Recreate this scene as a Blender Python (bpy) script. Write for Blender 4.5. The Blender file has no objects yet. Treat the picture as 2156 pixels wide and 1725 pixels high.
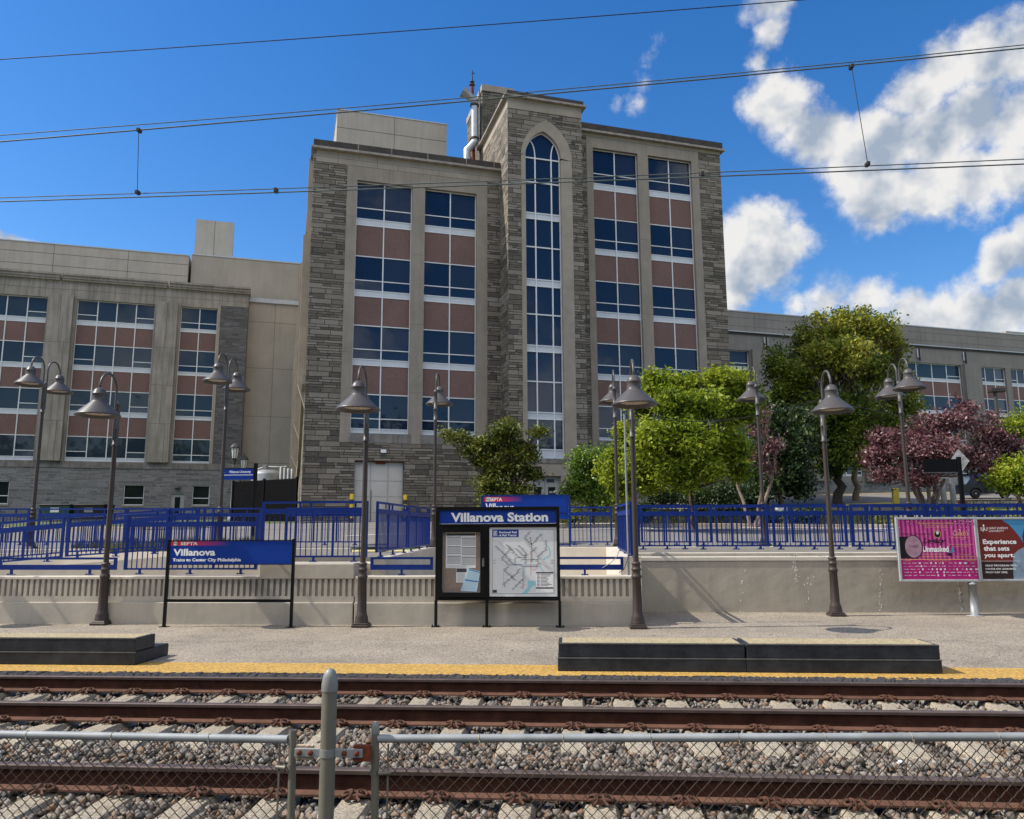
import bpy, math, random
import numpy as np
from mathutils import Vector, Matrix
random.seed(7); rng = np.random.default_rng(7)
C = bpy.context.scene.collection
R = math.radians

# ------------------------------------------------------------------ camera
FPX, PITCH, YAW, ROLL, CAMZ = 1635.4, 0.15779, 0.07062, -0.00497, 1.765   # pixel units of a 2156 x 1725 frame
CX, CY = 1078.0, 862.5
fw = Vector((-math.sin(YAW)*math.cos(PITCH), math.cos(YAW)*math.cos(PITCH), math.sin(PITCH)))
r0 = Vector((math.cos(YAW), math.sin(YAW), 0)); u0 = r0.cross(fw)
rt = r0*math.cos(ROLL) + u0*math.sin(ROLL); up = -r0*math.sin(ROLL) + u0*math.cos(ROLL)
cam = bpy.data.cameras.new('camera'); cam_o = bpy.data.objects.new('camera', cam); C.objects.link(cam_o)
cam.sensor_fit = 'HORIZONTAL'; cam.sensor_width = 36; cam.lens = 36*FPX/2156
cam.clip_start = .05; cam.clip_end = 3000
cam_o.matrix_world = Matrix(((rt.x, up.x, -fw.x, 0), (rt.y, up.y, -fw.y, 0), (rt.z, up.z, -fw.z, CAMZ), (0, 0, 0, 1)))
bpy.context.scene.camera = cam_o

def ray(x, y): return fw + rt*((x-CX)/FPX) - up*((y-CY)/FPX)
def atY(x, y, Y): d = ray(x, y); return Vector((0, 0, CAMZ)) + d*(Y/d.y)
def atZ(x, y, Z): d = ray(x, y); return Vector((0, 0, CAMZ)) + d*((Z-CAMZ)/d.z)
def plat_z(Y): return -.105 + .01*(Y-10.5)
def onP(x, y):                       # a point of the platform surface
    d = ray(x, y); k = (plat_z(0)-CAMZ)/(d.z-.01*d.y); return Vector((0, 0, CAMZ)) + d*k
def rectY(x0, y0, x1, y1, Y):        # a rectangle of a vertical plane parallel to the tracks
    a, b, c, d = atY(x0, y0, Y), atY(x1, y0, Y), atY(x0, y1, Y), atY(x1, y1, Y)
    return (a.x+c.x)/2, (b.x+d.x)/2, (c.z+d.z)/2, (a.z+b.z)/2    # X0 X1 Z0 Z1

# ------------------------------------------------------------------ sky, clouds, sun
SUN_EL, SUN_OFF = 47.0, 7.5
sun_dir = Vector((-math.cos(R(SUN_OFF))*math.cos(R(SUN_EL)), -math.sin(R(SUN_OFF))*math.cos(R(SUN_EL)), math.sin(R(SUN_EL))))
world = bpy.data.worlds.new('World'); bpy.context.scene.world = world; world.use_nodes = True
nt = world.node_tree; N = nt.nodes; L = nt.links; N.clear()
def nd(t, **k):
    n = N.new(t)
    for a, b in k.items(): setattr(n, a, b)
    return n
def mth(op, a, b=None, c=None, clamp=False):
    n = N.new('ShaderNodeMath'); n.operation = op; n.use_clamp = clamp
    for i, v in enumerate((a, b, c)):
        if v is None: continue
        if isinstance(v, (int, float)): n.inputs[i].default_value = v
        else: L.new(v, n.inputs[i])
    return n.outputs[0]
sky = nd('ShaderNodeTexSky', sky_type='NISHITA', sun_disc=False, sun_elevation=R(SUN_EL), sun_rotation=math.atan2(sun_dir.x, sun_dir.y),
         altitude=100, air_density=1.15, dust_density=.25, ozone_density=3.0)
tc = nd('ShaderNodeTexCoord')
blobs = [(1655,225,72,1),(1715,290,80,1),(1790,345,82,1),(1860,300,80,1),(1925,205,70,1),(1985,150,62,1),(2075,125,72,1),(2160,110,80,1),(1960,300,95,1),(2065,250,105,1),(2165,260,105,1),
         (1835,420,78,1),(1930,420,72,1),(2030,385,85,1),(2135,370,85,1),(1600,30,62,.95),(1608,100,42,.85),(1600,160,34,.75),(1392,88,44,.46),(1370,125,40,.48),(1353,170,38,.44),(1345,212,36,.46),(1300,205,24,.34),
         (1585,505,74,1),(1625,550,72,1),(1560,575,70,1),(1655,598,48,.9),(1700,655,44,1),(1765,640,56,1),(1835,655,62,1),(1905,665,60,1),(1990,655,56,1),(2075,640,66,1),(2160,625,70,1),
         (2110,535,44,.95),(2165,510,50,1),(-10,520,58,1),(45,520,32,1)]
mask = None; shade_off = None
warp = nd('ShaderNodeTexNoise'); warp.inputs['Scale'].default_value = 4.5; warp.inputs['Detail'].default_value = 5
L.new(tc.outputs['Generated'], warp.inputs['Vector'])
wv = nd('ShaderNodeVectorMath', operation='SUBTRACT'); L.new(warp.outputs['Color'], wv.inputs[0]); wv.inputs[1].default_value = (.5, .5, .5)
ws = nd('ShaderNodeVectorMath', operation='SCALE'); L.new(wv.outputs[0], ws.inputs[0]); ws.inputs['Scale'].default_value = .14
wa = nd('ShaderNodeVectorMath', operation='ADD'); L.new(tc.outputs['Generated'], wa.inputs[0]); L.new(ws.outputs[0], wa.inputs[1])
for (bx, by, br, bw) in blobs:
    if bw <= 0: continue
    c = ray(bx, by).normalized()
    dn = nd('ShaderNodeVectorMath', operation='DISTANCE'); L.new(wa.outputs[0], dn.inputs[0]); dn.inputs[1].default_value = c
    rr = br*1.12/FPX/(1+((bx-CX)**2+(by-CY)**2)/FPX**2)**.75
    m = nd('ShaderNodeMapRange', interpolation_type='LINEAR'); L.new(dn.outputs['Value'], m.inputs[0])
    m.inputs[1].default_value = 0; m.inputs[2].default_value = rr*1.5; m.inputs[3].default_value = bw; m.inputs[4].default_value = 0
    mask = m.outputs[0] if mask is None else mth('MAXIMUM', mask, m.outputs[0])
fb = nd('ShaderNodeTexNoise'); fb.inputs['Scale'].default_value = 11; fb.inputs['Detail'].default_value = 9; fb.inputs['Roughness'].default_value = .68
L.new(tc.outputs['Generated'], fb.inputs['Vector'])
fb2 = nd('ShaderNodeTexNoise'); fb2.inputs['Scale'].default_value = 11; fb2.inputs['Detail'].default_value = 4; fb2.inputs['Roughness'].default_value = .6
sh = nd('ShaderNodeVectorMath', operation='ADD'); L.new(tc.outputs['Generated'], sh.inputs[0]); sh.inputs[1].default_value = Vector((-.022, 0, .03))
L.new(sh.outputs[0], fb2.inputs['Vector'])
fb3 = nd('ShaderNodeTexNoise'); fb3.inputs['Scale'].default_value = 11; fb3.inputs['Detail'].default_value = 4; fb3.inputs['Roughness'].default_value = .6
L.new(tc.outputs['Generated'], fb3.inputs['Vector'])
dens = mth('ADD', mask, mth('MULTIPLY', mth('SUBTRACT', fb.outputs[0], .5), 1.25))
cm = nd('ShaderNodeMapRange', interpolation_type='SMOOTHSTEP'); L.new(dens, cm.inputs[0]); cm.inputs[1].default_value = .22; cm.inputs[2].default_value = .62
grad = mth('MULTIPLY', mth('SUBTRACT', fb3.outputs[0], fb2.outputs[0]), 2.2)          # sun side of each puff brighter
thick = mth('MULTIPLY', mth('SUBTRACT', dens, .55, None, True), .5)
lum = mth('SUBTRACT', mth('ADD', .86, grad), thick)
lum = mth('MINIMUM', mth('MAXIMUM', lum, .5), 1.1)
cc = nd('ShaderNodeMix', data_type='RGBA'); cc.inputs[6].default_value = (.42, .50, .62, 1); cc.inputs[7].default_value = (1.0, .985, .96, 1)
mr = nd('ShaderNodeMapRange'); L.new(lum, mr.inputs[0]); mr.inputs[1].default_value = .5; mr.inputs[2].default_value = 1.0; L.new(mr.outputs[0], cc.inputs[0])
CLOUD = 3.55
# broken bright cloud added as fill over the half of the sky behind the camera (it lights the shaded fronts and shows in the panes)
sg = nd('ShaderNodeSeparateXYZ'); L.new(tc.outputs['Generated'], sg.inputs[0])
bk = nd('ShaderNodeTexNoise'); bk.inputs['Scale'].default_value = 4.2; bk.inputs['Detail'].default_value = 7; bk.inputs['Roughness'].default_value = .58; L.new(tc.outputs['Generated'], bk.inputs['Vector'])
bkm = nd('ShaderNodeMapRange', interpolation_type='SMOOTHSTEP'); L.new(bk.outputs[0], bkm.inputs[0]); bkm.inputs[1].default_value = .47; bkm.inputs[2].default_value = .60
hem = nd('ShaderNodeMapRange', interpolation_type='SMOOTHSTEP'); L.new(sg.outputs[1], hem.inputs[0]); hem.inputs[1].default_value = -.12; hem.inputs[2].default_value = -.45
hi = nd('ShaderNodeMapRange', interpolation_type='SMOOTHSTEP'); L.new(sg.outputs[2], hi.inputs[0]); hi.inputs[1].default_value = .48; hi.inputs[2].default_value = .66
lo_ = nd('ShaderNodeMapRange', interpolation_type='SMOOTHSTEP'); L.new(bk.outputs[0], lo_.inputs[0]); lo_.inputs[1].default_value = .50; lo_.inputs[2].default_value = .62
back = mth('MULTIPLY', mth('MAXIMUM', hi.outputs[0], mth('MULTIPLY', lo_.outputs[0], .42)), hem.outputs[0])
cs = nd('ShaderNodeVectorMath', operation='SCALE'); L.new(cc.outputs[2], cs.inputs[0]); cs.inputs['Scale'].default_value = CLOUD
hs = nd('ShaderNodeHueSaturation'); hs.inputs['Saturation'].default_value = 1.36; hs.inputs['Value'].default_value = .67; hs.inputs['Hue'].default_value = .508; L.new(sky.outputs[0], hs.inputs['Color'])
mx = nd('ShaderNodeMix', data_type='RGBA'); L.new(mth('MULTIPLY', cm.outputs[0], .97), mx.inputs[0]); L.new(hs.outputs[0], mx.inputs[6]); L.new(cs.outputs[0], mx.inputs[7])
bc = nd('ShaderNodeMix', data_type='RGBA'); L.new(back, bc.inputs[0]); L.new(mx.outputs[2], bc.inputs[6]); bc.inputs[7].default_value = (8.8, 8.35, 7.6, 1)
bg = nd('ShaderNodeBackground'); bg.inputs['Strength'].default_value = .15; L.new(bc.outputs[2], bg.inputs['Color'])
wo = nd('ShaderNodeOutputWorld'); L.new(bg.outputs[0], wo.inputs['Surface'])
sl = bpy.data.lights.new('sun', 'SUN'); sl.energy = 3.5; sl.angle = R(.53); sl.color = (1, .93, .82)
so = bpy.data.objects.new('sun', sl); C.objects.link(so); so.rotation_euler = sun_dir.to_track_quat('Z', 'Y').to_euler(); so.location = sun_dir*200
vs = bpy.context.scene.view_settings; vs.view_transform = 'Standard'; vs.look = 'None'; vs.gamma = 1; vs.exposure = 0.74
sc = bpy.context.scene; sc.cycles.use_denoising = True; sc.cycles.max_bounces = 6; sc.cycles.diffuse_bounces = 3; sc.cycles.transparent_max_bounces = 6
sc.cycles.caustics_reflective = False; sc.cycles.caustics_refractive = False

# ------------------------------------------------------------------ materials
MATS = {}
def M(name, col, rough=.75, var=.12, scale=3, bump=0, bscale=None, metal=0, spec=.4, col2=None, detail=5, coord='Object', stain=0, ior=None, flat=False):
    m = bpy.data.materials.new(name); m.use_nodes = True; t = m.node_tree; n = t.nodes; l = t.links
    b = n['Principled BSDF']; b.inputs['Roughness'].default_value = rough; b.inputs['Metallic'].default_value = metal; b.inputs['Specular IOR Level'].default_value = spec
    if ior: b.inputs['IOR'].default_value = ior
    col = tuple(col)+(1,)
    MATS[name] = m
    if flat: b.inputs['Base Color'].default_value = col; return m
    c2 = (tuple(col2)+(1,)) if col2 else tuple(min(1, c*(1+var)) for c in col[:3])+(1,)
    c1 = col if col2 else tuple(c*(1-var) for c in col[:3])+(1,)
    tcn = n.new('ShaderNodeTexCoord'); no = n.new('ShaderNodeTexNoise'); no.inputs['Scale'].default_value = scale; no.inputs['Detail'].default_value = detail; no.inputs['Roughness'].default_value = .65
    l.new(tcn.outputs[coord], no.inputs['Vector'])
    mr = n.new('ShaderNodeMapRange'); mr.inputs[1].default_value = .33; mr.inputs[2].default_value = .67; l.new(no.outputs[0], mr.inputs[0])
    mi = n.new('ShaderNodeMix'); mi.data_type = 'RGBA'; mi.inputs[6].default_value = c1; mi.inputs[7].default_value = c2; l.new(mr.outputs[0], mi.inputs[0])
    out = mi.outputs[2]
    if stain:   # vertical weather streaks
        mp = n.new('ShaderNodeMapping'); mp.inputs['Scale'].default_value = (2.2, 2.2, .18); l.new(tcn.outputs['Object'], mp.inputs[0])
        n2 = n.new('ShaderNodeTexNoise'); n2.inputs['Scale'].default_value = 1.6; n2.inputs['Detail'].default_value = 6; n2.inputs['Roughness'].default_value = .7; l.new(mp.outputs[0], n2.inputs['Vector'])
        m2 = n.new('ShaderNodeMapRange'); m2.inputs[1].default_value = .44; m2.inputs[2].default_value = .66; m2.inputs[4].default_value = stain; l.new(n2.outputs[0], m2.inputs[0])
        mi2 = n.new('ShaderNodeMix'); mi2.data_type = 'RGBA'; mi2.inputs[7].default_value = tuple(c*.35 for c in col[:3])+(1,); l.new(out, mi2.inputs[6]); l.new(m2.outputs[0], mi2.inputs[0]); out = mi2.outputs[2]
    l.new(out, b.inputs['Base Color'])
    if bump:
        nb = n.new('ShaderNodeTexNoise'); nb.inputs['Scale'].default_value = bscale or scale*3; nb.inputs['Detail'].default_value = 4; l.new(tcn.outputs[coord], nb.inputs['Vector'])
        bp = n.new('ShaderNodeBump'); bp.inputs['Strength'].default_value = bump; bp.inputs['Distance'].default_value = .02; l.new(nb.outputs[0], bp.inputs['Height']); l.new(bp.outputs[0], b.inputs['Normal'])
    return m

def stone_mat(name, c1, c2, mortar, row=.26, wid=1.05, msize=.012, dark=0.0, rough_side=1.0):
    """thin-bedded ashlar: courses of different height mixed block by block"""
    m = bpy.data.materials.new(name); m.use_nodes = True; t = m.node_tree; n = t.nodes; l = t.links; b = n['Principled BSDF']; b.inputs['Roughness'].default_value = .85; b.inputs['Specular IOR Level'].default_value = .25
    uv = n.new('ShaderNodeUVMap'); uv.uv_map = 'UVMap'
    def brick(rh, bw, off, seed, sq=.7):
        mp = n.new('ShaderNodeMapping'); mp.inputs['Location'].default_value = (seed, 0, 0); l.new(uv.outputs[0], mp.inputs[0])
        k = n.new('ShaderNodeTexBrick'); l.new(mp.outputs[0], k.inputs['Vector']); k.offset = off; k.offset_frequency = 2; k.squash = sq; k.squash_frequency = 3
        k.inputs['Scale'].default_value = 1; k.inputs['Mortar Size'].default_value = msize; k.inputs['Mortar Smooth'].default_value = .1; k.inputs['Bias'].default_value = 0
        k.inputs['Brick Width'].default_value = bw; k.inputs['Row Height'].default_value = rh
        k.inputs['Color1'].default_value = (0, 0, 0, 1); k.inputs['Color2'].default_value = (1, 1, 1, 1); k.inputs['Mortar'].default_value = (.5, .5, .5, 1); return k
    A = brick(row, wid, .37, 0.); B = brick(row/2, wid*.62, .63, 3.1, 1.4); D = brick(row/2, wid*1.1, .3, 7.7, .6)
    def mm(op, a, bb=None):
        q = n.new('ShaderNodeMath'); q.operation = op
        for i, v in enumerate((a, bb)):
            if v is None: continue
            if isinstance(v, (int, float)): q.inputs[i].default_value = v
            else: l.new(v, q.inputs[i])
        return q.outputs[0]
    sep = n.new('ShaderNodeSeparateXYZ'); l.new(uv.outputs[0], sep.inputs[0])
    rowi = mm('FLOOR', mm('DIVIDE', sep.outputs[1], row))
    wn0 = n.new('ShaderNodeTexWhiteNoise'); wn0.noise_dimensions = '1D'; l.new(rowi, wn0.inputs['W'])
    cell = mm('FLOOR', mm('ADD', mm('DIVIDE', sep.outputs[0], wid*1.7), mm('MULTIPLY', wn0.outputs[0], 7.3)))
    cv = n.new('ShaderNodeCombineXYZ'); l.new(cell, cv.inputs[0]); l.new(rowi, cv.inputs[1])
    wn = n.new('ShaderNodeTexWhiteNoise'); wn.noise_dimensions = '2D'; l.new(cv.outputs[0], wn.inputs['Vector'])
    s1 = mm('GREATER_THAN', wn.outputs[0], .42); s2 = mm('GREATER_THAN', wn.outputs[0], .72)
    def sel(x, y, f):
        q = n.new('ShaderNodeMix'); q.data_type = 'RGBA'; l.new(f, q.inputs[0]); l.new(x, q.inputs[6]); l.new(y, q.inputs[7]); return q.outputs[2]
    v = sel(sel(A.outputs[0], B.outputs[0], s1), D.outputs[0], s2); fac = sel(sel(A.outputs[1], B.outputs[1], s1), D.outputs[1], s2)
    no = n.new('ShaderNodeTexNoise'); no.inputs['Scale'].default_value = 3.2; no.inputs['Detail'].default_value = 8; no.inputs['Roughness'].default_value = .7
    mp2 = n.new('ShaderNodeMapping'); mp2.inputs['Scale'].default_value = (1, 4, 1); l.new(uv.outputs[0], mp2.inputs[0]); l.new(mp2.outputs[0], no.inputs['Vector'])
    mr = n.new('ShaderNodeMapRange'); mr.inputs[1].default_value = .25; mr.inputs[2].default_value = .75; l.new(no.outputs[0], mr.inputs[0])
    vf = mm('ADD', mm('MULTIPLY', v, .62), mm('MULTIPLY', mr.outputs[0], .38))
    cr = n.new('ShaderNodeValToRGB'); e = cr.color_ramp.elements; e[0].color = tuple(c1)+(1,); e[1].color = tuple(c2)+(1,); e[0].position = .12; e[1].position = .88
    x = e.new(.5); x.color = tuple((p+q)/2*f for p, q, f in zip(c1, c2, (1.04, 1.0, .92)))+(1,)
    l.new(vf, cr.inputs[0])
    q = n.new('ShaderNodeMix'); q.data_type = 'RGBA'; q.inputs[7].default_value = tuple(mortar)+(1,); l.new(cr.outputs[0], q.inputs[6]); l.new(fac, q.inputs[0])
    l.new(q.outputs[2], b.inputs['Base Color'])
    h = mm('ADD', mm('MULTIPLY', mm('SUBTRACT', 1.0, fac), 1.0), mm('ADD', mm('MULTIPLY', v, .8*rough_side), mm('MULTIPLY', no.outputs[0], 1.2*rough_side)))
    bp = n.new('ShaderNodeBump'); bp.inputs['Strength'].default_value = .8; bp.inputs['Distance'].default_value = .035; l.new(h, bp.inputs['Height']); l.new(bp.outputs[0], b.inputs['Normal'])
    MATS[name] = m; return m

def island_mat(name, cols, rough=.8, spec=.3, transl=0, bump=0, bscale=60, noise=0):
    m = bpy.data.materials.new(name); m.use_nodes = True; t = m.node_tree; n = t.nodes; l = t.links; b = n['Principled BSDF']; b.inputs['Roughness'].default_value = rough; b.inputs['Specular IOR Level'].default_value = spec
    g = n.new('ShaderNodeNewGeometry'); cr = n.new('ShaderNodeValToRGB'); cr.color_ramp.interpolation = 'LINEAR'; e = cr.color_ramp.elements
    e[0].color = tuple(cols[0])+(1,); e[1].color = tuple(cols[-1])+(1,)
    for i, c in enumerate(cols[1:-1]): x = e.new((i+1)/(len(cols)-1)); x.color = tuple(c)+(1,)
    fac = g.outputs['Random Per Island']
    if noise:
        tcn = n.new('ShaderNodeTexCoord'); no = n.new('ShaderNodeTexNoise'); no.inputs['Scale'].default_value = noise; l.new(tcn.outputs['Object'], no.inputs['Vector'])
        a = n.new('ShaderNodeMath'); a.operation = 'MULTIPLY_ADD'; l.new(no.outputs[0], a.inputs[0]); a.inputs[1].default_value = 1.6; a.inputs[2].default_value = -.8
        a2 = n.new('ShaderNodeMath'); a2.operation = 'ADD'; a2.use_clamp = True; l.new(fac, a2.inputs[0]); l.new(a.outputs[0], a2.inputs[1]); fac = a2.outputs[0]
    l.new(fac, cr.inputs[0]); l.new(cr.outputs[0], b.inputs['Base Color'])
    if transl:
        tr = n.new('ShaderNodeBsdfTranslucent'); l.new(cr.outputs[0], tr.inputs['Color']); ad = n.new('ShaderNodeMixShader'); ad.inputs[0].default_value = transl
        l.new(b.outputs[0], ad.inputs[1]); l.new(tr.outputs[0], ad.inputs[2]); l.new(ad.outputs[0], n['Material Output'].inputs['Surface'])
    if bump:
        tcn = n.new('ShaderNodeTexCoord'); nb = n.new('ShaderNodeTexNoise'); nb.inputs['Scale'].default_value = bscale; l.new(tcn.outputs['Object'], nb.inputs['Vector'])
        bp = n.new('ShaderNodeBump'); bp.inputs['Strength'].default_value = bump; bp.inputs['Distance'].default_value = .01; l.new(nb.outputs[0], bp.inputs['Height']); l.new(bp.outputs[0], b.inputs['Normal'])
    MATS[name] = m; return m

def speckle(name, base, a, b_, scale, rough=.9, bump=.3, patch=.15, pscale=.8, mid=None):
    m = bpy.data.materials.new(name); m.use_nodes = True; t = m.node_tree; n = t.nodes; l = t.links; b = n['Principled BSDF']; b.inputs['Roughness'].default_value = rough; b.inputs['Specular IOR Level'].default_value = .25
    tcn = n.new('ShaderNodeTexCoord'); v = n.new('ShaderNodeTexVoronoi'); v.inputs['Scale'].default_value = scale; l.new(tcn.outputs['Object'], v.inputs['Vector'])
    sp = n.new('ShaderNodeSeparateColor'); l.new(v.outputs['Color'], sp.inputs[0])
    cr = n.new('ShaderNodeValToRGB'); e = cr.color_ramp.elements; e[0].color = tuple(a)+(1,); e[1].color = tuple(b_)+(1,); x = e.new(.55); x.color = tuple(base)+(1,); l.new(sp.outputs[0], cr.inputs[0])
    no = n.new('ShaderNodeTexNoise'); no.inputs['Scale'].default_value = pscale; no.inputs['Detail'].default_value = 6; no.inputs['Roughness'].default_value = .65; l.new(tcn.outputs['Object'], no.inputs['Vector'])
    mr = n.new('ShaderNodeMapRange'); mr.inputs[1].default_value = .3; mr.inputs[2].default_value = .7; mr.inputs[3].default_value = 1-patch; mr.inputs[4].default_value = 1+patch; l.new(no.outputs[0], mr.inputs[0])
    q = n.new('ShaderNodeVectorMath'); q.operation = 'SCALE'; l.new(cr.outputs[0], q.inputs[0]); l.new(mr.outputs[0], q.inputs['Scale']); l.new(q.outputs[0], b.inputs['Base Color'])
    if bump:
        bp = n.new('ShaderNodeBump'); bp.inputs['Strength'].default_value = bump; bp.inputs['Distance'].default_value = .006; l.new(v.outputs['Distance'], bp.inputs['Height']); l.new(bp.outputs[0], b.inputs['Normal'])
    MATS[name] = m; return m

def glass_mat(name, base, ior=1.5, rough=.03, wob=.004):
    b = base; m = island_mat(name, [tuple(c*.35 for c in b), b, tuple(c*1.6 for c in b), tuple(c*1.1+.012 for c in b), tuple(c*2.2+.034 for c in b)], rough, .5)
    n = m.node_tree.nodes; l = m.node_tree.links; n['Principled BSDF'].inputs['IOR'].default_value = ior
    tcn = n.new('ShaderNodeTexCoord'); nb = n.new('ShaderNodeTexNoise'); nb.inputs['Scale'].default_value = .8; l.new(tcn.outputs['Object'], nb.inputs['Vector'])
    bp = n.new('ShaderNodeBump'); bp.inputs['Strength'].default_value = 1; bp.inputs['Distance'].default_value = wob; l.new(nb.outputs[0], bp.inputs['Height']); l.new(bp.outputs[0], n['Principled BSDF'].inputs['Normal'])
    return m

stone_mat('tower stone', (.066, .060, .053), (.30, .268, .228), (.026, .024, .021), row=.29, wid=1.1, msize=.015)
stone_mat('chimney stone', (.06, .055, .048), (.23, .205, .17), (.035, .033, .03), msize=.014)
stone_mat('grey base stone', (.11, .11, .115), (.25, .25, .255), (.36, .355, .35), row=.22, wid=.85, msize=.011)
stone_mat('dark strip stone', (.07, .07, .075), (.17, .17, .18), (.12, .12, .12), row=.2, wid=.75, msize=.011)
M('limestone', (.33, .285, .23), .85, .13, .9, bump=.15, bscale=9, stain=.12)
M('limestone frame', (.29, .25, .205), .85, .12, .8, bump=.15, bscale=9, stain=.22)
M('sill stone', (.20, .185, .17), .85, .35, 1.3, stain=.5)
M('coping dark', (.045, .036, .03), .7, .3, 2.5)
M('coping light', (.30, .27, .24), .8, .3, 3.0)
M('weathered concrete', (.30, .272, .235), .88, .18, .6, bump=.12, bscale=6, stain=.55)
M('parapet concrete', (.40, .365, .315), .88, .08, .5, stain=.15)
M('tan concrete', (.36, .325, .275), .88, .1, .35, stain=.12)
M('grey concrete', (.22, .205, .185), .88, .1, .4, stain=.2)
M('joint dark', (.10, .09, .08), .9, .1)
M('white frame', (.68, .70, .72), .45, .05, 2)
M('panel white', (.55, .58, .62), .5, .05, 2)
M('arch white', (.70, .72, .74), .4, .04, 2)
speckle('red panel', (.178, .108, .096), (.135, .080, .070), (.22, .142, .128), 50, rough=.85, bump=.2, patch=.1, pscale=.5)
glass_mat('tower glass', (.003, .010, .030), ior=1.50)
glass_mat('wing glass', (.010, .020, .034), ior=1.45)
glass_mat('low glass', (.008, .012, .012), ior=1.45)
M('door white', (.50, .48, .44), .6, .06, 1.5)
M('door grey', (.36, .36, .35), .6, .06, 1.5)
M('galvanised', (.30, .31, .32), .5, .15, 3, metal=.4, bump=.05)
M('bright steel', (.42, .44, .46), .42, .12, 3, metal=.55)
M('lamp grey', (.080, .073, .071), .40, .06, 2, spec=.35)
M('lamp pole', (.050, .037, .033), .45, .10, 2, spec=.35)
M('lamp lens', (.42, .34, .25), .6, .6, 26, bump=.5, bscale=30)
M('railing blue', (.004, .024, .175), .38, .10, 3, spec=.35)
M('sign blue', (.006, .038, .26), .35, .03, 1, spec=.3)
M('sign black', (.004, .004, .005), .35, .2, 3, spec=.25)
M('letter white', (.82, .82, .82), .5, flat=True)
M('letter grey', (.20, .20, .21), .5, flat=True)
M('logo red', (.60, .03, .05), .5, flat=True)
M('paper', (.66, .67, .68), .7, .03, 4)
M('paper blue', (.42, .62, .76), .7, .04, 4)
M('ink', (.05, .05, .055), .7, flat=True)
M('ink grey', (.25, .26, .27), .7, flat=True)
M('ink blue', (.03, .18, .38), .7, flat=True)
M('map teal', (.28, .58, .66), .6, flat=True)
M('map green', (.10, .42, .28), .6, flat=True)
M('cork', (.24, .185, .15), .9, .12, 12)
M('platform wall', (.43, .39, .33), .9, .09, 1.0, bump=.3, bscale=5, stain=.12)
M('grey wall', (.36, .325, .27), .92, .12, .9, bump=.6, bscale=3.5, stain=.14)
M('white chips', (.72, .70, .66), .9, .1, 6)
M('concrete top', (.56, .51, .43), .9, .08, 1.5, bump=.1)
speckle('platform asphalt', (.25, .215, .168), (.10, .088, .075), (.43, .375, .30), 85, rough=.95, bump=.5, patch=.2, pscale=.7)
speckle('step top', (.36, .295, .175), (.18, .145, .09), (.50, .43, .28), 80, rough=.9, bump=.4, patch=.1)
M('yellow paint', (.22, .135, .045), .85, .2, 26, bump=.9, bscale=60, col2=(.66, .40, .085))
M('black crumb', (.045, .043, .045), .95, .4, 30, bump=.9, bscale=60)
M('step black', (.006, .008, .014), .5, .5, 3, bump=.15, bscale=14, spec=.4, col2=(.030, .036, .046))  # bluish second colour paints a sheen into the black
M('screen black', (.004, .004, .005), .75, .2, 3, spec=.08)
M('marker plastic', (.24, .24, .235), .6, .2, 4)
M('step edge', (.10, .105, .11), .7, .25, 6)
M('rail rust', (.046, .019, .013), .85, .4, 5, bump=.15, bscale=40, spec=.12)
M('rail head', (.11, .082, .075), .42, .2, 6, metal=.35)
M('rail foot', (.115, .060, .043), .85, .25, 6, bump=.1, spec=.15)
M('clip rust', (.085, .035, .020), .75, .35, 18, bump=.3)
speckle('sleeper concrete', (.31, .27, .205), (.18, .15, .115), (.43, .385, .305), 90, rough=.9, bump=.3, patch=.18, pscale=3)
M('ballast ground', (.075, .068, .06), .95, .4, 18, bump=.9, bscale=24)
island_mat('ballast stone', [(.045, .037, .030), (.10, .086, .072), (.155, .142, .126), (.21, .18, .148), (.19, .11, .065), (.30, .275, .24), (.12, .11, .105)], .85, .3, bump=.5, bscale=45)
M('fence galvanised', (.27, .29, .305), .6, .2, 4, metal=.15)
M('fence post', (.17, .16, .13), .5, .12, 6, metal=.2)
M('fence post cap', (.23, .235, .225), .5, .1, 6, metal=.2)
M('chain wire', (.075, .052, .032), .55, .3, 20, metal=.2)
M('tie wire', (.40, .36, .28), .5, .2, 20, metal=.4)
M('rust', (.16, .035, .015), .85, .4, 20, bump=.3)
M('wire green', (.10, .13, .125), .5, .15, 3)
M('wire dark', (.018, .018, .02), .6, .1, 3)
M('road asphalt', (.165, .155, .14), .95, .10, .7, bump=.2, bscale=30)
M('pavement', (.52, .46, .36), .92, .08, .8)
M('kerb', (.55, .45, .32), .9, .1, 1.2)
M('road paint', (.72, .70, .66), .8, .1, 3)
M('soil', (.055, .038, .026), .97, .4, 5, bump=.6, bscale=16)
M('lawn', (.075, .095, .035), .95, .35, 2, bump=.5, bscale=22)
M('bark', (.085, .062, .045), .92, .3, 9, bump=.6, bscale=24)
M('bark pale', (.19, .14, .09), .92, .3, 9, bump=.6, bscale=24)
M('twig pale', (.22, .17, .14), .9, .2, 9)
island_mat('leaf lime', [(.085, .13, .010), (.18, .25, .016), (.30, .37, .022), (.42, .46, .045)], .5, .35, transl=.42, noise=.55)
island_mat('leaf green', [(.04, .07, .010), (.10, .14, .014), (.18, .225, .022), (.27, .29, .035)], .5, .3, transl=.4, noise=.35)
island_mat('leaf yellowgreen', [(.10, .12, .014), (.20, .22, .02), (.30, .31, .03), (.38, .34, .04)], .5, .35, transl=.35, noise=.4)
island_mat('leaf dark', [(.010, .026, .010), (.022, .046, .012), (.040, .07, .018), (.07, .105, .02)], .5, .35, transl=.2, noise=.5)
island_mat('leaf olive', [(.04, .058, .010), (.085, .115, .014), (.145, .165, .022), (.21, .20, .03)], .5, .35, transl=.3, noise=.7)
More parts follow.
